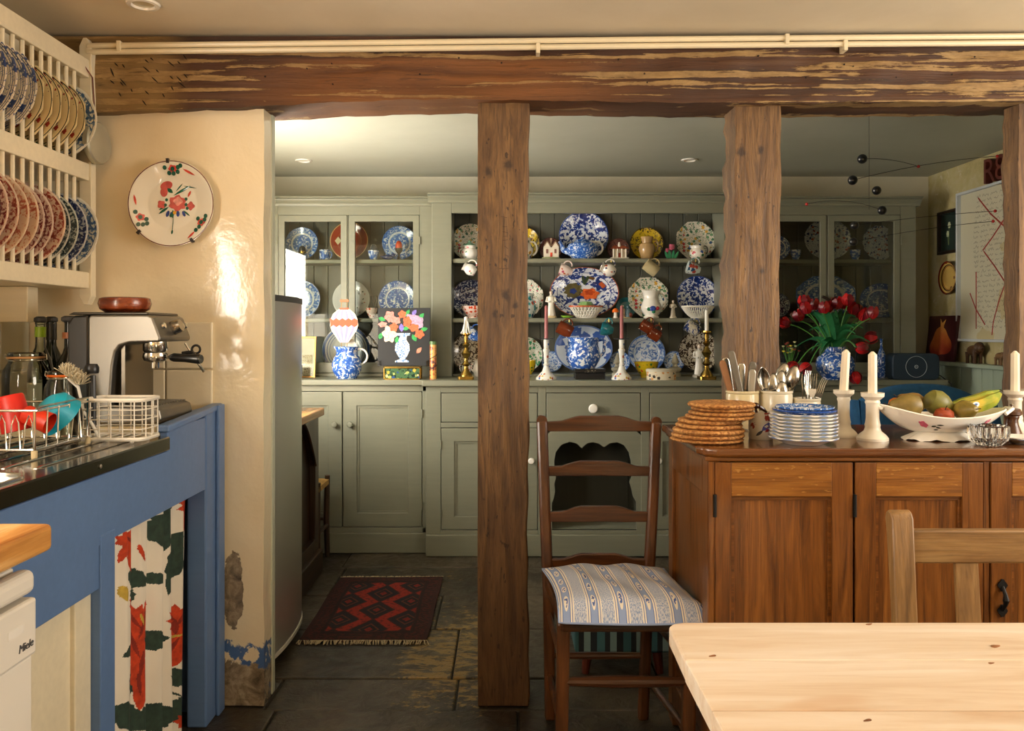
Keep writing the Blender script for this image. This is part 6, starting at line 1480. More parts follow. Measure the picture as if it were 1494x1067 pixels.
MB().grid(lambda u, v: cush(u, v, 1), 40, 32).grid(lambda u, v: cush(u, v, -1), 40, 32).build('cover', CUSH, cu_, 80)
pip = [cush(k/20, 0, 0) for k in range(21)]+[cush(1, k/16, 0) for k in range(1, 17)]+[cush(1-k/20, 1, 0) for k in range(1, 21)]+[cush(0, 1-k/16, 0) for k in range(1, 16)]
MB().tube(pip, .003, 6, closed=True).build('piping', plain('#8fa0c4', .85), cu_)

# ================================================================ TABLE AND SECOND CHAIR
tz = .75; tx0, tx1, ty0, ty1 = .242, 1.95, .38, 1.268
ta = thing('table', 'scrubbed pale pine dining table in front of the oak sideboard', 'table', (0, 0, 0))
def m_pine(seed):
    t = NT('scrubbed_pine_%d' % seed); v = t.map(t.tc(), (1.3, 12, 12), (seed*3.7, seed*1.3, 0)); f = t.noise(v, 1.5, 5, .7, .6); g = t.noise(t.map(t.tc(), (5, 70, 70)), 1.2, 3)
    c = t.ramp(f, [(.28, '#c2a384'), (.48, '#d8c6b0'), (.72, '#e6dccf')]); c = t.mix(t.math('MULTIPLY', t.step(g, .55, .75), .25), c, '#bd9c74')
    st_ = t.noise(t.map(t.tc(), (2.2, 6, 1), (seed, 0, 0)), 1.6, 2); c = t.mix(t.math('MULTIPLY', t.step(st_, .62, .72), .4), c, '#b98a58')
    t.bump(g, .15, .003); return t.fin(c, .42)
PINE = [m_pine(i) for i in range(3)]
nb = 6
for i in range(nb):
    a, b = ty0+(ty1-ty0)*i/nb, ty0+(ty1-ty0)*(i+1)/nb-.0008
    p = [(tx0, a), (tx1, a), (tx1, b), (tx0, b)]
    if i == nb-1: p = [(tx0, a), (tx1, a), (tx1, b), (tx0+.03, b), (tx0+.012, b-.006), (tx0+.003, b-.02)]
    MB().prism(p, tz-.03, tz-.0006*(i % 2)).build('table_board', PINE[i % 3], ta, 0, .004 if i == nb-1 else .0015)
kn = MB()
for px, py, a, b in ((1452, 943, .012, .008), (1446, 968, .008, .005), (1266, 1051, .009, .004), (1268, 911, .009, .004), (1040, 957, .009, .004)):
    d = (EYE-tz)*F/(py-VY); MB().prism(ell(PX(px, d), d, a*.6, b*.5, 20, 14, 3, px), tz-.001, tz+.0003).build('knot', plain('#8a5a34', .5, 0, .5, 120), ta, 0)
for y in (ty0+.06, ty1-.085): box('apron', PALE('x'), ta, tx0+.09, tx1-.09, y, y+.025, tz-.14, tz-.03, .002)
for x in (tx0+.08, tx1-.105): box('apron', PALE('y'), ta, x, x+.025, ty0+.085, ty1-.085, tz-.14, tz-.03, .002)
for x in (tx0+.1, tx1-.1):
    for y in (ty0+.08, ty1-.08): MB().tube([(x, y, tz-.03), (x, y, tz-.16), (x, y, .6-.05), (x, y, .3), (x, y, 0)], [.04, .04, .03, .034, .022], 14).build('leg', PALE('z'), ta)
c2 = thing('kitchen_chair', 'pale oak kitchen chair with scrolled post tucked under the pine table', 'chair', (PX(1312, 1.62)+.2, 1.55, 0))
O2 = Vector(c2.location); dB = 1.66
xl = PX(1313, dB)-O2.x
for x in (xl, xl+.42):
    # scrolled back post, seen from its end
    prof = [(-.03, 0), (.012, 0), (.012, .44), (.018, .55), (.03, .68), (.046, .80), (.05, .815), (.047, .828), (.036, .836), (.024, .832), (.016, .82), (.004, .68), (-.012, .5), (-.03, .42)]
    MB().prism([(y, z) for y, z in prof], -.022, .022, T(x, dB-O2.y-.03, 0) @ Matrix(((0, 0, 1, 0), (1, 0, 0, 0), (0, 1, 0, 0), (0, 0, 0, 1)))).build('back_post', PALE('z'), c2, 30, .004)
MB().box(xl+.02, xl+.40, -.010, .012, .730, .797, T(0, dB-O2.y, 0)).build('top_rail', PALE('x'), c2, 0, .004)
MB().box(xl+.02, xl+.40, -.012, .010, .46, .50, T(0, dB-O2.y-.025, 0)).build('lower_rail', PALE('x'), c2, 0, .004)
for x in (xl+.132, xl+.288): bar([(x, dB-O2.y-.024, .49), (x, dB-O2.y, .735)], .046, .012, 'back_slat', PALE('z'), c2, bev=.002)
box('seat', PALE('x'), c2, xl-.01, xl+.43, dB-O2.y-.43, dB-O2.y+.0, .43, .46, .008)
for x in (xl+.01, xl+.41): bar([(x, dB-O2.y-.40, 0), (x, dB-O2.y-.40, .43)], .036, .036, 'front_leg', PALE('z'), c2)
for z in (.15, .25): MB().tube([(xl+.01, dB-O2.y-.40, z), (xl+.01, dB-O2.y-.02, z)], .011).tube([(xl+.41, dB-O2.y-.40, z), (xl+.41, dB-O2.y-.02, z)], .011).build('side_rungs', PALE('y'), c2)
# ================================================================ SINK SIDE
XC = -.905
su = thing('sink_unit', 'blue painted wooden sink unit with a curtained opening', 'cabinet', (0, 0, 0))
box('end_post', BLUE, su, XC-.06, XC, 2.474, 2.603, 0, .955, .006)
box('post_strip', BLUE, su, XC, XC+.012, 2.55, 2.603, 0, .965, .004)
MB().prism([(1.90, .718), (2.475, .718), (2.475, .935), (2.2, .935), (2.2, .875), (1.223, .875), (1.223, .622), (1.832, .622), (1.832, .718)], XC-.025, XC-.003, Matrix(((0, 0, 1, 0), (1, 0, 0, 0), (0, 1, 0, 0), (0, 0, 0, 1)))).build('apron_board', BLUE, su, 0, .003)
box('middle_post', BLUE, su, XC-.03, XC-.001, 1.834, 1.902, 0, .74, .003)
MB().prism([(2.19, .925), (2.6, .95), (2.6, .968), (2.19, .945)], XC-.03, XC+.006, Matrix(((0, 0, 1, 0), (1, 0, 0, 0), (0, 1, 0, 0), (0, 0, 0, 1)))).build('edge_strip', BLUE, su, 0, .005)
box('worktop_end', m_plaster('cream_worktop', '#dccaa0', '#e4d4ae', .35, .05), su, XL, XC-.03, 2.205, 2.604, .90, .938, .003)
box('cream_panel', CREAM, su, XC-.045, XC-.033, 1.223, 1.835, 0, .64)
box('cream_strip', CREAM, su, XC-.035, XC-.022, 1.765, 1.833, 0, .63, .003)
box('carcase_end', BLUE, su, XL, XC-.03, 2.58, 2.60, 0, .90)
box('carcase_back', plain('#3c3428', .8), su, XL, XL+.02, 1.223, 2.58, 0, .87)
MB().tube([(XC-.03, 1.9, .735), (XC-.03, 2.475, .735)], .004, 8).build('curtain_wire', STEEL, su)
# curtain
def cur(y, z):
    v = (.735-z)/.72
    return XC-.052+(.009+.006*v)*math.sin((y-1.9)*62+2.2*math.sin(y*11)+v*.5)+.006*math.sin(y*31+z*1.5)+.0025*math.sin(y*170+z*3)*(1-v)
cu2 = thing('curtain', 'gathered white curtain printed with red dahlias and dark leaves', 'curtain', (0, 0, 0))
def cpt(cx, cy):
    """crop pixel of the photograph -> (y, z) on the curtain plane"""
    px, py = cx/2.758, 680+cy/2.757; d = (-(XC-.052))*F/(VX-px); return (d, PZ(py, d))
def fl_poly(cx, cy, rx, ry, n=11, rot=0, inn=.72):
    return [(cx+rx*(1 if k % 2 == 0 else inn)*math.cos(2*PI*k/(n*2)+rot), cy+ry*(1 if k % 2 == 0 else inn)*math.sin(2*PI*k/(n*2)+rot)) for k in range(n*2)]
lfc = lambda cx, cy, L, w, r: [(cx+(t-.5)*L*math.cos(math.radians(r))-q*w/2*math.sin(math.radians(r)), cy+(t-.5)*L*math.sin(math.radians(r))+q*w/2*math.cos(math.radians(r))) for t, q in ((0, 0), (.08, .6), (.14, .5), (.25, .9), (.31, .78), (.45, 1), (.5, .85), (.66, .8), (.7, .6), (.85, .42), (1, 0), (.85, -.42), (.7, -.6), (.66, -.8), (.5, -.85), (.45, -1), (.31, -.78), (.25, -.9), (.14, -.5), (.08, -.6))]
PRN = [  # material slot, outlines; later outlines print over earlier ones
 (1, [lfc(645, 270, 160, 105, 82), lfc(697, 390, 270, 70, 103), lfc(678, 185, 95, 44, 110), lfc(780, 210, 80, 56, 80), lfc(783, 340, 140, 54, 85), lfc(545, 455, 115, 90, 20), lfc(530, 525, 95, 58, 85), lfc(622, 455, 66, 50, 20), lfc(615, 700, 110, 88, -10), lfc(712, 848, 85, 82, -30), lfc(528, 880, 140, 70, 100), lfc(515, 1015, 150, 130, 40), lfc(622, 1010, 150, 130, -20), lfc(712, 985, 120, 66, 110), lfc(505, 745, 80, 46, 140), lfc(748, 420, 90, 38, 95), lfc(788, 815, 100, 44, 90), lfc(705, 915, 70, 8, 45)]),
 (2, [lfc(528, 600, 150, 40, 75), lfc(585, 590, 140, 36, 100), fl_poly(556, 640, 36, 90, 10), fl_poly(555, 740, 34, 80, 10, .3), fl_poly(562, 840, 26, 100, 9), lfc(562, 930, 110, 30, 92), fl_poly(708, 625, 46, 70, 12), lfc(690, 570, 60, 16, 70), lfc(738, 565, 70, 14, 100), lfc(710, 745, 160, 62, 103), fl_poly(745, 160, 36, 50, 9), lfc(745, 215, 100, 30, 95), fl_poly(498, 300, 44, 44, 9), lfc(502, 375, 120, 34, 80), lfc(478, 350, 90, 22, 105), fl_poly(762, 890, 26, 70, 8), fl_poly(726, 1030, 22, 36, 8), lfc(570, 350, 70, 16, 75)]),
 (3, [lfc(548, 610, 110, 12, 70), lfc(570, 640, 120, 10, 100), lfc(552, 720, 110, 12, 80), lfc(565, 800, 120, 10, 95), lfc(695, 600, 70, 12, 60), lfc(722, 610, 80, 12, 110), lfc(708, 650, 60, 14, 90), lfc(700, 745, 120, 8, 104), lfc(740, 165, 60, 12, 80), lfc(505, 300, 50, 14, 40), lfc(560, 880, 90, 8, 88)]),
 (4, [lfc(480, 515, 66, 32, 80), lfc(735, 660, 60, 12, 120), lfc(700, 690, 50, 10, 150), lfc(568, 620, 50, 8, 80), lfc(745, 620, 40, 10, 100)])]
PRW = [(m, [cpt(*q) for q in p]) for m, ps in PRN for p in ps]
PRW = [(m, p, min(q[0] for q in p), max(q[0] for q in p), min(q[1] for q in p), max(q[1] for q in p)) for m, p in PRW]
def inside(p, y, z):
    r_ = False; j_ = len(p)-1
    for i_ in range(len(p)):
        if (p[i_][1] > z) != (p[j_][1] > z) and y < (p[j_][0]-p[i_][0])*(z-p[i_][1])/(p[j_][1]-p[i_][1])+p[i_][0]: r_ = not r_
        j_ = i_
    return r_
yR = lambda z: 2.462-.045*max(0, (.735-z)/.72)**.7
NU, NV = 250, 300
cm = MB().grid(lambda u, v: (lambda z: (lambda y: (cur(y, z), y, z))(1.905+(yR(z)-1.905)*u))(.742-.727*v), NU, NV)
co = cm.build('cloth', m_plaster('curtain_cotton', '#d9cdb9', '#e2d8c6', .85, .05), cu2, 80)
for c_, v_ in (('#26382c', .3), ('#b8380f', .3), ('#7c1f0a', .3), ('#b8993a', .2)): co.data.materials.append(plain(c_, .85, 0, v_, 60))
for pg in co.data.polygons:
    y_, z_ = pg.center.y, pg.center.z; mi = 0
    for m_, p_, a_, b_, c0_, d_ in PRW:
        if a_ <= y_ <= b_ and c0_ <= z_ <= d_ and inside(p_, y_, z_): mi = m_
    pg.material_index = mi

# steel sink top
sk = thing('steel_sink', 'stainless steel sink top with ribbed draining board', 'sink', (0, 0, 0))
SZS = .915
def rrect(x0, x1, y0, y1, r, n=6):
    out = []
    for cx, cy, a0 in ((x1-r, y1-r, 0), (x0+r, y1-r, 90), (x0+r, y0+r, 180), (x1-r, y0+r, 270)):
        out += [(cx+r*math.cos(math.radians(a0+90*k/n)), cy+r*math.sin(math.radians(a0+90*k/n))) for k in range(n+1)]
    return out
DR = NT('drainer_steel'); _n = DR.noise(DR.map(DR.tc(), (40, 3, 40)), 2, 3); DR.bump(_n, .03, .002); DR = DR.fin('#a3a09a', .16, 1)
MB().plate_with_hole(rrect(XL+.005, XC+.004, 1.225, 2.20, .012), rrect(-1.42, -.925, 1.245, 1.61, .06), SZS-.004, SZS).build('sink_top', DR, sk, 30)
MB().box(XC-.006, XC+.004, 1.225, 2.2, .878, SZS-.002).build('front_edge', plain('#7d7a6a', .22, 1, .1), sk, 0, .003)  # dull greenish reflection put into the steel colour of the edge
inn2 = rrect(-1.42, -.925, 1.245, 1.61, .06); bas = MB(); n = len(inn2); cx, cy = -1.17, 1.43
lv = [(1.0, SZS-.002), (.985, SZS-.02), (.95, .77), (.86, .755), (.0, .75)]
v = []; 
for k, zz in lv[:-1]: v += [(cx+(x-cx)*k, cy+(y-cy)*k, zz) for x, y in inn2]
f = [(i+j*n, (i+1) % n+j*n, (i+1) % n+(j+1)*n, i+(j+1)*n) for j in range(len(lv)-2) for i in range(n)]+[tuple((len(lv)-2)*n+i for i in range(n))]
bas.add(v, f).build('basin', plain('#c9cac8', .3, .9, .05), sk)
MB().tube([(x, y, SZS+.001) for x, y in inn2], .005, 8, closed=True).build('basin_rim', plain('#d2d3d0', .2, 1), sk)
for i in range(7):
    x = -1.36+.066*i; MB().tube([(x, 1.68, SZS-.0015), (x, 1.70, SZS+.001), (x, 2.08, SZS+.0015), (x, 2.12, SZS-.0015)], .005, 8, flat=.6).build('drainer_rib', DR, sk)
MB().ball((XC+.006, 1.82, .897), (.002, .005, .005), 10).build('screw_head', STEEL, sk)
# wooden worktop and dishwasher
ww = MB().box(XL+.01, -.672, .2, 1.218, .874, .914).build('wooden_worktop', wood('beech_block', '#9a5e24', '#c08a48', '#dcb880', 'y', .4, 1.2), None, 0, .008, 3); tag(ww, 'thick wooden worktop over the white dishwasher', 'worktop')
dw = thing('dishwasher', 'white dishwasher under the wooden worktop', 'dishwasher', (-1.1, .92, 0))
WH = plain('#dcd6cb', .3, 0, .03, 4)
box('body', WH, dw, -.3, .375, -.29, .29, .02, .85, .004)
box('control_panel', WH, dw, .376, .405, -.296, .296, .812, .848, .012, seg=4); do = box('door', WH, dw, .376, .405, -.296, .296, .722, .806, .005); box('lower_door', WH, dw, .376, .400, -.292, .292, .10, .721, .003); box('kick_plate', plain('#8a857c', .4), dw, .34, .36, -.28, .28, 0, .1)
cuv = bpy.data.curves.new('badge', 'FONT'); cuv.body = 'Miele'; cuv.size = .0165; cuv.extrude = .0006; cuv.shear = .2; cuv.align_x = 'RIGHT'; cuv.materials.append(plain('#4a4a4c', .4))
bg_ = text_mesh('badge', cuv, plain('#4a4a4c', .4)); bg_.parent = dw; bg_.matrix_local = T(.4056, .285, .738) @ RZ(90) @ RX(90)
box('badge_plate', plain('#e4dfd6', .25), dw, .405, .4056, .225, .262, .765, .777)

# ---- espresso machine
em = thing('espresso_machine', 'brushed steel espresso machine with black portafilter on the counter', 'coffee machine', (0, 0, 0)); CZ = .9385
MX = Matrix(((1, 0, 0, 0), (0, 0, 1, 0), (0, 1, 0, 0), (0, 0, 0, 1)))   # local xy -> world xz, extruded along y
ES = NT('espresso_steel'); _n = ES.noise(ES.map(ES.tc(), (3, 3, 160)), 1, 3); ES.bump(_n, .05, .001); ES = ES.fin('#8d8981', .46, 1)
prof = [(-1.142, .962), (-1.142, 1.232), (-1.135, 1.24), (-.98, 1.24), (-.966, 1.234), (-.944, 1.176), (-.948, 1.166), (-1.03, 1.164), (-1.056, 1.156), (-1.068, 1.14), (-1.076, 1.1), (-1.084, .975)]
MB().prism(prof, 2.24, 2.455, MX).build('body', ES, em, 30, .006, 3)
MB().prism([(-1.2, .95), (-1.2, 1.215), (-1.185, 1.238), (-1.142, 1.24), (-1.142, .95)], 2.243, 2.452, MX).build('water_tank', plain('#1d1c1b', .3), em, 0, .006)
MB().prism([(-1.2, 1.2405), (-.978, 1.2405), (-.982, 1.2475), (-1.185, 1.2475)], 2.245, 2.45, MX).build('top_tray', plain('#55524c', .35, .8), em, 0, .003)
MB().prism([(-1.06, .955), (-1.06, 1.16), (-1.05, 1.16), (-1.05, .955)], 2.26, 2.44, MX).build('splash_panel', plain('#6a645a', .25, 1), em, 0)
MB().prism([(-1.142, CZ+.004), (-1.142, .968), (-1.13, .988), (-.965, .990), (-.945, .982), (-.940, .955), (-.955, CZ+.004)], 2.235, 2.46, MX).build('drip_tray', ES, em, 0, .006, 3)
gt = MB()
for k in range(11): y = 2.255+.0186*k; gt.box(-1.05, -.958, y, y+.008, .9905, .993)
gt.build('tray_grille', plain('#8c8880', .25, 1), em, 0)
for x in (-1.11, -.99):
    for y in (2.27, 2.42): MB().tube([(x, y, CZ), (x, y, CZ+.008)], .012, 10).build('foot', BLACK, em)
gx, gy = -.998, 2.335
MB().lathe([(0, 1.166), (.034, 1.166), (.034, 1.142), (.03, 1.135), (0, 1.135)], 24, T(gx, gy, 0)).build('group_head', CHROME, em)
pf = MB().lathe([(0, 1.134), (.033, 1.134), (.035, 1.122), (.031, 1.112), (.012, 1.106), (0, 1.106)], 24, T(gx, gy, 0)); pf.tube([(gx, gy-.008, 1.108), (gx, gy-.012, 1.09)], [.007, .005], 8).tube([(gx, gy+.008, 1.108), (gx, gy+.012, 1.09)], [.007, .005], 8).tube([(gx+.03, gy, 1.122), (gx+.05, gy, 1.121)], .006, 8); pf.build('portafilter', CHROME, em)
MB().tube([(gx+.045, gy-.004, 1.121), (gx+.055, gy-.006, 1.121), (gx+.09, gy-.012, 1.119), (gx+.13, gy-.018, 1.117), (gx+.134, gy-.018, 1.117)], [.009, .0125, .0115, .0145, .013], 14).build('portafilter_handle', plain('#141312', .3), em)
MB().tube([(gx+.134, gy-.0185, 1.117), (gx+.1365, gy-.019, 1.117)], .0125, 14).build('handle_cap', STEEL, em)
MB().tube([(gx+.09+.012*math.cos(a), 2.40, 1.142+.012*math.sin(a)) for a in [k*2*PI/16 for k in range(16)]], .0035, 8, closed=True).tube([(gx+.05, 2.40, 1.13), (gx+.08, 2.40, 1.134)], .006, 8).build('wand_grip', plain('#161514', .35), em)
MB().tube([(gx+.055, 2.41, 1.16), (gx+.08, 2.41, 1.12), (gx+.11, 2.41, 1.075)], .004, 8).build('steam_wand', CHROME, em)
nrm = Vector((.058, 0, .022)).normalized(); ctr = Vector((-.952, 2.35, 1.205)); Mk = T(*ctr) @ nrm.to_track_quat('Z', 'Y').to_matrix().to_4x4()
MB().lathe([(0, .022), (.018, .022), (.0205, .004), (.0205, -.003), (0, -.003)], 24, Mk).build('steam_dial', plain('#a29c92', .25, 1), em)
for dy in (-.07, .06, .085): MB().lathe([(0, .004), (.008, .004), (.009, -.004), (0, -.004)], 16, T(0, dy, .006) @ Mk).build('button', CHROME, em)
bw_ = MB().lathe([(0, 0), (.05, 0), (.066, .010), (.0705, .025), (.067, .040), (.060, .043), (.057, .038), (.058, .02), (.045, .01), (0, .008)], 36).build('wooden_bowl', wood('bowl_wood', '#4a1a08', '#7a3212', '#96461c', 'x', .25, 1.5, .3)); tag(bw_, 'shallow reddish wooden bowl on top of the espresso machine', 'bowl', loc=(-1.085, 2.335, 1.2478))

# ---- dish rack with cups, utensil basket, brush
dr = thing('dish_rack', 'chrome wire dish rack on the draining board', 'dish rack', (0, 0, 0))
rx0_, rx1_, ry0_, ry1_, zb_, zt_ = -1.47, -1.035, 1.80, 2.03, .936, 1.022
w = MB()
for z, ins in ((zb_, .0), (zt_, -.006)):
    w.tube([(rx0_-ins, ry0_-.0, z), (rx1_+ins*-1, ry0_, z), (rx1_, ry1_, z), (rx0_, ry1_, z)], .0028, 8, closed=True)
w.build('frame_wire', CHROME, dr)
ww_ = MB()
for i in range(9): x = rx0_+.02+(rx1_-rx0_-.04)*i/8; ww_.tube([(x, ry0_, zb_), (x, ry1_, zb_)], .0016, 6)
ww_.build('floor_wire', CHROME, dr)
for i in range(14):
    x = rx0_+.02+.030*i
    for y, s in ((ry0_, 1), (ry1_-.03, 1)): MB().tube([(x, y, zb_), (x+.003, y+.004, zb_+.055), (x+.010, y+.006, zb_+.075), (x+.018, y+.004, zb_+.06), (x+.024, y, zb_)], .0016, 6).build('hoop_wire', CHROME, dr)
ew = MB()
ew.tube([(rx1_, ry0_, .9235), (rx1_+.001, ry0_, zt_), (rx1_, ry0_+.015, zt_+.006), (rx1_, ry1_, zt_+.010), (rx1_, ry1_, .9235)], .003, 8)
for k in range(1, 5): y = ry0_+(ry1_-ry0_)*k/5; ew.tube([(rx1_, y, zb_), (rx1_+.004, y, zt_+.004)], .0016, 6)
ew.build('end_wire', CHROME, dr)
for x in (rx1_, rx0_+.03):
    for y in (ry0_, ry1_): MB().lathe([(0, 0), (.005, 0), (.0065, .004), (.0065, .018), (0, .02)], 10, T(x, y, SZS+.001)).build('rubber_foot', plain('#c8b48a', .5), dr)
def plastic(name, label, col, px, py, d, rot, prof, cat, seg=28):
    o = MB().lathe(prof, seg).build(name, plain(col, .4, 0, .06, 5)); tag(o, label, cat, M=T(*P(px, py, d)) @ rot); return o
CUPL = [(0, -.042), (.026, -.042), (.029, -.038), (.034, .042), (.0325, .042), (.027, -.036), (0, -.038)]
plastic('plastic_cup', 'red plastic cup upside down in the dish rack', '#c41d0c', 20, 603, 1.90, RX(180) @ RY(14), CUPL, 'cup')
plastic('plastic_cup', 'small orange-red plastic cup tipped over beside the turquoise bowl', '#cc2f10', 55, 611, 1.88, RY(112) @ RZ(30), [(a*.72, b*.72) for a, b in CUPL], 'cup')
plastic('plastic_bowl', 'turquoise plastic bowl leaning in the dish rack', '#0f9ab4', 79, 600, 1.955, RX(40) @ RY(152), [(0, -.026), (.03, -.026), (.048, -.012), (.054, .026), (.0525, .026), (.046, -.011), (.029, -.0245), (0, -.0245)], 'bowl')
ub = thing('utensil_basket', 'white wire utensil basket on the draining board corner', 'basket', (0, 0, 0)); WW = plain('#e4ded0', .35)
bx0, bx1, by0, by1, z0_, z1_ = -1.062, -.905, 2.04, 2.15, .927, 1.024
for z in (z0_, z1_):
    pl = [(x, y, z) for x, y in rrect(bx0, bx1, by0, by1, .02, 4)]
    MB().tube(pl, .0042 if z == z1_ else .004, 6, closed=True, flat=1.3).build('rim_band' if z == z1_ else 'base_band', WW, ub)
b = MB()
for k in (1, 2, 3): z = z0_+(z1_-z0_)*k/4; b.tube([(x, y, z) for x, y in rrect(bx0+.001, bx1-.001, by0+.001, by1-.001, .02, 4)], .0016, 6, closed=True)
for k in range(5):
    x = bx0+.02+(bx1-bx0-.04)*k/4
    for y in (by0, by1): b.tube([(x, y, z0_), (x, y, z1_)], .0016, 6)
    b.tube([(x, by0, z0_), (x, by1, z0_)], .0016, 6)
for k in range(3):
    y = by0+.02+(by1-by0-.04)*k/2
    for x in (bx0, bx1): b.tube([(x, y, z0_), (x, y, z1_)], .0016, 6)
b.build('side_wires', WW, ub)
for x in (bx0+.025, bx1-.03):
    for y in (by0+.01, by1-.01): MB().ball((x, y, SZS+.0055), .005, 8).build('foot', WW, ub)
br = thing('dish_brush', 'white dish brush with frayed bristles standing in the wire basket', 'brush', tuple(P(146, 641, 2.10)))
hb = P(146, 641, 2.10); e1 = P(122, 600, 2.09)-hb; e2 = P(114, 565, 2.07)-hb; e3 = P(100, 552, 2.06)-hb
MB().tube([(0, 0, 0), e1*.5+Vector((.002, 0, 0)), e1, e2, e3], [.006, .0055, .0045, .005, .006], 10, flat=.7).build('handle', WHITE, br)
hc = P(106, 552, 2.06)-hb; bz_ = MB(); ax = (e3-e2).normalized()
random.seed(5)
for k in range(420):
    a = random.uniform(0, 2*PI); s = random.uniform(-.028, .03); u = Vector((math.cos(a), math.sin(a), .0)); dr_ = (Vector((.35, -.25, .85))+Vector((random.uniform(-1, 1), random.uniform(-1, 1), random.uniform(-.7, .8)))*.75).normalized()
    p0 = hc+Vector((s*.75, random.uniform(-.012, .012), -s*.55)); L = random.uniform(.018, .03)
    bz_.tube([p0, p0+dr_*L], .0009, 3)
bz_.build('bristles', plain('#cfc4a8', .8), br, 0, kind='stuff')
bt = thing('black_scoop', 'black handled utensil standing in the wire basket', 'utensil', tuple(P(136, 632, 2.11))); ub_ = P(136, 632, 2.11)
MB().tube([(0, 0, 0), P(136, 590, 2.11)-ub_, P(135, 548, 2.11)-ub_], [.006, .0075, .008], 10).build('handle', plain('#26272a', .4), bt)
MB().lathe([(0, 0), (.016, 0), (.0175, .006), (.0175, .016), (.013, .024), (.004, .025), (0, .024)], 20, T(*(P(134, 545, 2.11)-ub_))).build('knob_end', plain('#17171a', .35), bt)
# jars and bottles
JG = glassy('jar_glass', '#eef2ec', rough=.01, gl=1.6)
def clip_jar(px, d, r, zb, ytop, label, seal):
    h = PZ(ytop, d)-zb; t_ = thing('clip_jar', label, 'jar', (PX(px, d), d, zb))
    MB().lathe([(0, .001), (r*.9, .001), (r, .012), (r, h*.62), (r*.95, h*.75), (r*.74, h*.86), (r*.74, h*.9)], 36).build('glass_body', JG, t_)
    MB().lathe([(0, h), (r*.7, h), (r*.78, h*.975), (r*.78, h*.945), (0, h*.94)], 36).build('lid', JG, t_)
    MB().tube([(r*.76*math.cos(a), r*.76*math.sin(a), h*.925) for a in [k*2*PI/32 for k in range(32)]], .0035, 6, closed=True).build('rubber_seal', plain(seal, .5), t_)
    MB().tube([(r*.8*math.cos(a), r*.8*math.sin(a), h*.885) for a in [k*2*PI/32 for k in range(32)]], .0013, 5, closed=True).tube([(r*.8, 0, h*.885), (r*.98, 0, h*.9), (r*.95, 0, h*.97), (r*.8, 0, h*.96)], .0015, 5).tube([(-r*.8, 0, h*.885), (-r*1.02, 0, h*.93), (-r*.98, 0, h*.99), (-r*.76, 0, h*.965)], .0015, 5).build('wire_clip', CHROME, t_)
clip_jar(38, 2.30, .060, CZ, 514, 'large empty clip-top glass jar behind the dish rack', '#b98a5a')
clip_jar(89, 2.16, .041, SZS+.001, 541, 'smaller clip-top glass jar with orange seal', '#e06a1c')
def bottle(px, d, r, ytop, label, mat, band=None, prof=None, stopper='#2a2c30'):
    h = PZ(ytop, d)-CZ; t_ = thing('bottle', label, 'bottle', (PX(px, d), d, CZ))
    pr = prof or [(0, 0), (.95, .0), (1, .02), (1, .48), (.85, .58), (.42, .70), (.38, .76), (.38, .92), (.42, .925), (.42, .945), (.36, .95)]
    MB().lathe([(a*r, b*h) for a, b in pr], 28).build('glass_body', mat, t_)
    MB().lathe([(0, h*.94), (.40*r, h*.94), (.52*r, h*.955), (.5*r, h*.985), (.3*r, h), (0, h)], 20).build('stopper', plain(stopper, .5), t_)
    if band: MB().lathe([(.40*r, band[0]*h), (.44*r, band[0]*h), (.44*r, band[1]*h), (.40*r, band[1]*h)], 20).build('neck_band', plain(band[2], .4), t_)
    if not prof: MB().lathe([(1.01*r, .12*h), (1.015*r, .12*h), (1.015*r, .36*h), (1.01*r, .36*h)], 24).build('paper_label', plain('#cfcabb', .6), t_)
bottle(59, 2.40, .034, 462, 'clear glass bottle with a bright green neck band', glassy('clear_bottle', '#dfe6da', rough=.01, gl=1.5), (.80, .90, '#86a81e'))
bottle(75, 2.53, .035, 462, 'dark green wine bottle with gold foil ring', plain('#141c10', .1, 0, .1), (.76, .93, '#1c1a14'))
bottle(101, 2.40, .042, 461, 'round dark decanter bottle with grey stopper', plain('#0e1210', .08, 0, .1), (.78, .84, '#a8643c'), [(0, 0), (.8, 0), (.95, .08), (1, .25), (.98, .4), (.78, .55), (.42, .64), (.31, .7), (.29, .93), (.33, .935), (.33, .95)], '#4a4c50')

# ================================================================ PLATE RACK
XRK = -1.305
rk = thing('plate_rack', 'cream painted two-tier wooden plate rack on the wall above the sink', 'plate rack', (0, 0, 0))
ryn = 1.62; RAILS = ((1.327, 1.377), (1.66, 1.713), (1.978, 2.034))
for z0, z1 in RAILS:
    box('front_rail', CREAM, rk, XRK-.012, XRK+.012, ryn, 2.545, z0, z1, .003)
    box('back_rail', CREAM, rk, XL+.001, XL+.022, ryn, 2.545, z0, z1, .003)
    if z0 < 1.9: box('plate_ledge', CREAM, rk, XL+.02, XRK-.010, ryn, 2.545, z0, z0+.012)
for y in (2.545, ryn-.03):
    MB().prism([(XRK-.020, 1.302), (XRK-.006, 1.277), (XRK+.006, 1.277), (XRK+.018, 1.302), (XRK+.018, 2.078), (XRK+.002, 2.104), (XRK-.008, 2.104), (XRK-.020, 2.078)], 0, .03, T(0, y, 0) @ MX).build('end_post', CREAM, rk, 0, .002)
    box('end_board', CREAM, rk, XL+.001, XRK-.015, y+.004, y+.024, 1.327, 2.034)
yd = [2.476-.044*k for k in range(19)]
dw1 = None
for t0, t1 in ((1.377, 1.66), (1.713, 1.978)):
    for y in yd:
        for x in (XRK, XL+.012):
            MB().tube([(x, y, t0-.004), (x, y, t1+.004)], .0068, 8).build('dowel', CREAM, rk)
MB().box(XL+.001, -1.40, 2.40, 2.455, 1.222, 1.326).build('bracket_block', CREAM, rk, 0, .002)
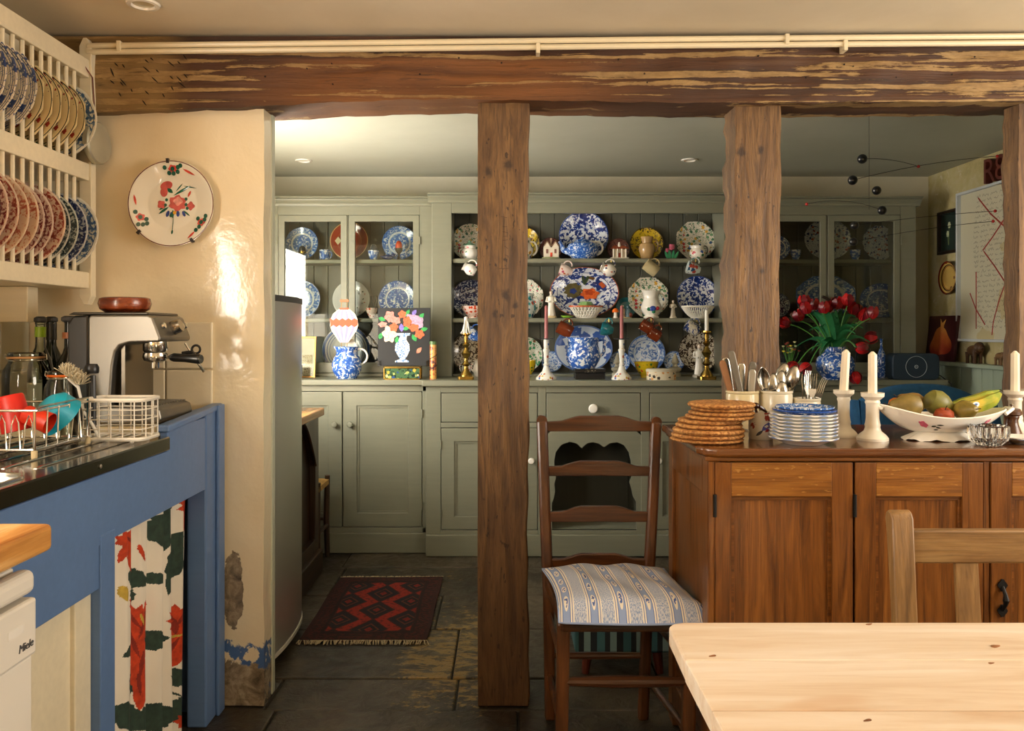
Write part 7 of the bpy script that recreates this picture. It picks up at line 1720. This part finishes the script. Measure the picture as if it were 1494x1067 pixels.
MB().tube([(XRK+.0, 2.50, 2.03), (XRK+.022, 2.545, 1.98), (XRK+.022, 2.56, 1.86), (XRK+.02, 2.57, 1.80)], .002, 6).build('brown_cord', plain('#6a3018', .5), rk)
R_BL = china('rack_blue_sprig', '#e6dfd0', (), blooms=('#39508e', '#e6dfd0', '#39508e', '#e6dfd0'), bscale=3.2, bsize=.34, leaf='#4a5e92', scale=4, rings=((.95, .010, '#4a5878'), (.90, .012, '#5a6888'), (.84, .008, '#39508e')))
R_CR = china('rack_cream_sprig', '#e6d4a6', (), blooms=('#a03a34', '#7a4a5a', '#3c5a3c', '#a03a34', '#e6d4a6', '#3c5a3c'), bscale=5.2, bsize=.34, rings=((.95, .014, '#2f3a30'),))
R_BW = china('rack_blue_rim', '#dfe2d8', ('#5c7ea8', '#3a5a8a'), .5, 5, rings=((.97, .03, '#e8e6da'), (.9, .012, '#3a5a8a')))
R_R1 = china('rack_red_print', '#e0c4b0', ('#b4614e', '#8c3428'), .6, 7, rings=((.975, .022, '#e8d6c4'),))
R_R2 = china('rack_pink_print', '#e6cdb4', ('#cc8464', '#b4583c'), .5, 6, rings=((.975, .022, '#ead8c2'),))
R_R3 = china('rack_plum_print', '#dcc0b4', ('#9a4a48', '#72282c'), .55, 8, rings=((.975, .022, '#e8d6c8'), (.8, .015, '#72282c')))
R_GY = china('rack_slate_print', '#c4ccc8', ('#4a5a5e', '#2c3a42'), .68, 7, rings=((.975, .022, '#d6dad2'),))
R_NV = china('rack_navy_print', '#b8c0cc', ('#3a4a80', '#222c5c'), .7, 7, rings=((.975, .022, '#d0d4d8'),))
ordw = ['nearest the end post', 'second', 'third', 'fourth', 'fifth', 'sixth', 'seventh', 'eighth', 'ninth', 'tenth', 'eleventh', 'twelfth', 'thirteenth']
def rack_plates(tier, z, kinds):
    for i, (mat, lab, R, mod, xe) in enumerate(kinds):
        y = 2.498-.044*i
        o = plate('rack_plate', '%s, %s rack tier, %s' % (lab, tier, 'beside the end post' if i == 0 else ordw[i]+' from end post'), mat, R, T(xe-R, y+.008, z+R+.001) @ RX(86), 'plates in the plate rack', mod=mod, n=60)
sc12 = scal(12, .012)
def decag(a, r, z):
    q = (a+PI/10) % (PI/5)-PI/10
    return math.cos(PI/10)/math.cos(q)*1.02
cr_ = (R_CR, 'cream plate with red sprigs', .117, decag, -1.25)
bl_ = (R_BL, 'scalloped blue-sprigged white plate', .124, scal(16, .01), -1.245)
rack_plates('upper', 1.713, [(R_BW, 'blue-bordered white plate', .117, None, -1.24)]+[cr_]*6+[bl_]*5)
rack_plates('lower', 1.377, [(R_BW, 'blue-bordered white plate', .117, None, -1.235), (R_NV, 'navy printed plate', .116, None, -1.245), (R_GY, 'dark slate printed plate', .114, None, -1.25), (R_GY, 'dark slate printed plate', .116, None, -1.25), (R_R1, 'red printed plate', .118, None, -1.24), (R_R3, 'plum printed plate', .116, None, -1.25), (R_R3, 'plum printed plate', .116, None, -1.25), (R_R2, 'salmon printed plate', .118, None, -1.24), (R_R2, 'salmon printed plate', .118, None, -1.24), (R_R1, 'red printed plate', .120, None, -1.24), (R_R3, 'plum printed plate', .12, None, -1.24), (R_R1, 'red printed plate', .12, None, -1.24)])
# tin hung on the rack end
tn = thing('hanging_tin', 'round grey metal tin hung at the end of the plate rack', 'tin', M=T(PX(146, 2.575), 2.575, PZ(209, 2.575)) @ RZ(-4) @ RY(90))
MB().lathe([(0, -.014), (.056, -.014), (.063, -.01), (.065, -.006), (.065, .006), (.061, .011), (.03, .014), (0, .015)], 40).build('body', plain('#b4b4a6', .4, .7, .1), tn)
tn.location = (XRK+.036, 2.545, PZ(209, 2.545))

# ---- painted plate hung on the pier
wpl = thing('wall_plate', 'large cream faience plate painted with a rose on the pier wall', 'plate', M=T(PX(252, 2.595), 2.598, PZ(298, 2.595)) @ RX(90))
Rw = 62.5*2.595/F
MB().lathe(plate_prof(Rw, .016), 96, None, lambda a, r, z: 1+(.016*abs(math.sin(4.5*a))-.008 if r > .8*Rw else 0), Rw).build('body', china('faience', '#ece8da', (), rings=((.985, .012, '#6a3426'),), rough=.08), wpl)
k_ = 2.595/F/3.735
w2 = lambda cx, cy: ((cx-938)*k_, (295-cy)*k_)
def wd(polys, col, nm, z0=.0046):
    for i, p in enumerate(polys):
        c = (sum(q[0] for q in p)/len(p), sum(q[1] for q in p)/len(p)); n = len(p)
        zf = lambda x, y: plate_z(min(.98, math.hypot(x, y)/Rw), Rw, .016)+z0-.004+.00015*(i % 4)
        v = [(x, y, zf(x, y)) for x, y in p]+[(*c, zf(*c))]
        MB().add(v, [(j, (j+1) % n, n) for j in range(n)]).build(nm, plain(col, .12, 0, .25, 70), wpl, 0)
EW = lambda cx, cy, rx, ry, r=0, k=0: ell(*w2(cx, cy), rx*k_, ry*k_, -r, 18, k, cx)
LW = lambda cx, cy, L, w, r: leafpoly(*w2(cx, cy), L*k_, w*k_, -r)
wd([EW(965, 290, 46, 42, 0, 6), EW(905, 195, 34, 24, -20), EW(892, 230, 20, 26), EW(877, 297, 20, 22, 0, 4), EW(1037, 305, 20, 22, 0, 4)], '#c65a54', 'rose_motif')
wd([EW(968, 280, 24, 22, 0, 4)], '#e39a8e', 'rose_heart', .0052); wd([EW(945, 105, 22, 20, 0, 5), EW(770, 368, 22, 20, 0, 5), EW(1100, 395, 22, 20, 0, 5)], '#d2524a', 'rim_rose', .0048)
wd([LW(742, 275, 60, 12, 80), LW(1035, 125, 78, 13, 28), LW(1047, 465, 58, 12, 135), LW(1030, 240, 40, 12, 115)], '#cc4a3c', 'red_stroke')
wd([LW(925, 222, 40, 22, 40), LW(990, 222, 110, 14, 150), LW(1035, 203, 80, 6, 10), LW(890, 330, 70, 14, 145), LW(885, 315, 50, 12, 150), LW(1015, 345, 50, 10, 40), LW(940, 350, 14, 46, 0), LW(940, 405, 100, 4, 95), EW(938, 448, 5, 12), LW(975, 205, 60, 7, 130)]+[EW(x, y, 8, 9) for x, y in ((906, 272), (900, 300), (1012, 268), (1012, 298), (1018, 318), (930, 358))], '#1d5c48', 'leaf_motif', .0049)
wd([EW(x, y, 11, 12) for x, y in ((903, 100), (925, 128), (948, 130), (972, 122), (975, 98), (945, 106), (990, 90), (770, 368), (800, 378), (785, 408), (762, 408), (745, 340), (805, 402), (1100, 395), (1125, 362), (1120, 382), (1080, 375), (1072, 438), (1090, 420))], '#1f5646', 'rim_leaf', .0054)
wd([EW(912, 348, 9, 18, 20), EW(932, 352, 8, 14), EW(968, 348, 9, 16), EW(1000, 348, 8, 16, -25)], '#34468a', 'blue_motif', .005); wd([EW(950, 342, 9, 10)], '#d8a030', 'yellow_motif', .0055)
for a in (94, 222, 300): 
    q = math.radians(a); MB().box(-.004, .004, -.006, .008, .012, .024, T(Rw*.985*math.cos(q), Rw*.985*math.sin(q), 0) @ RZ(a-90)).build('wire_clip', plain('#241a14', .5), wpl, 0)
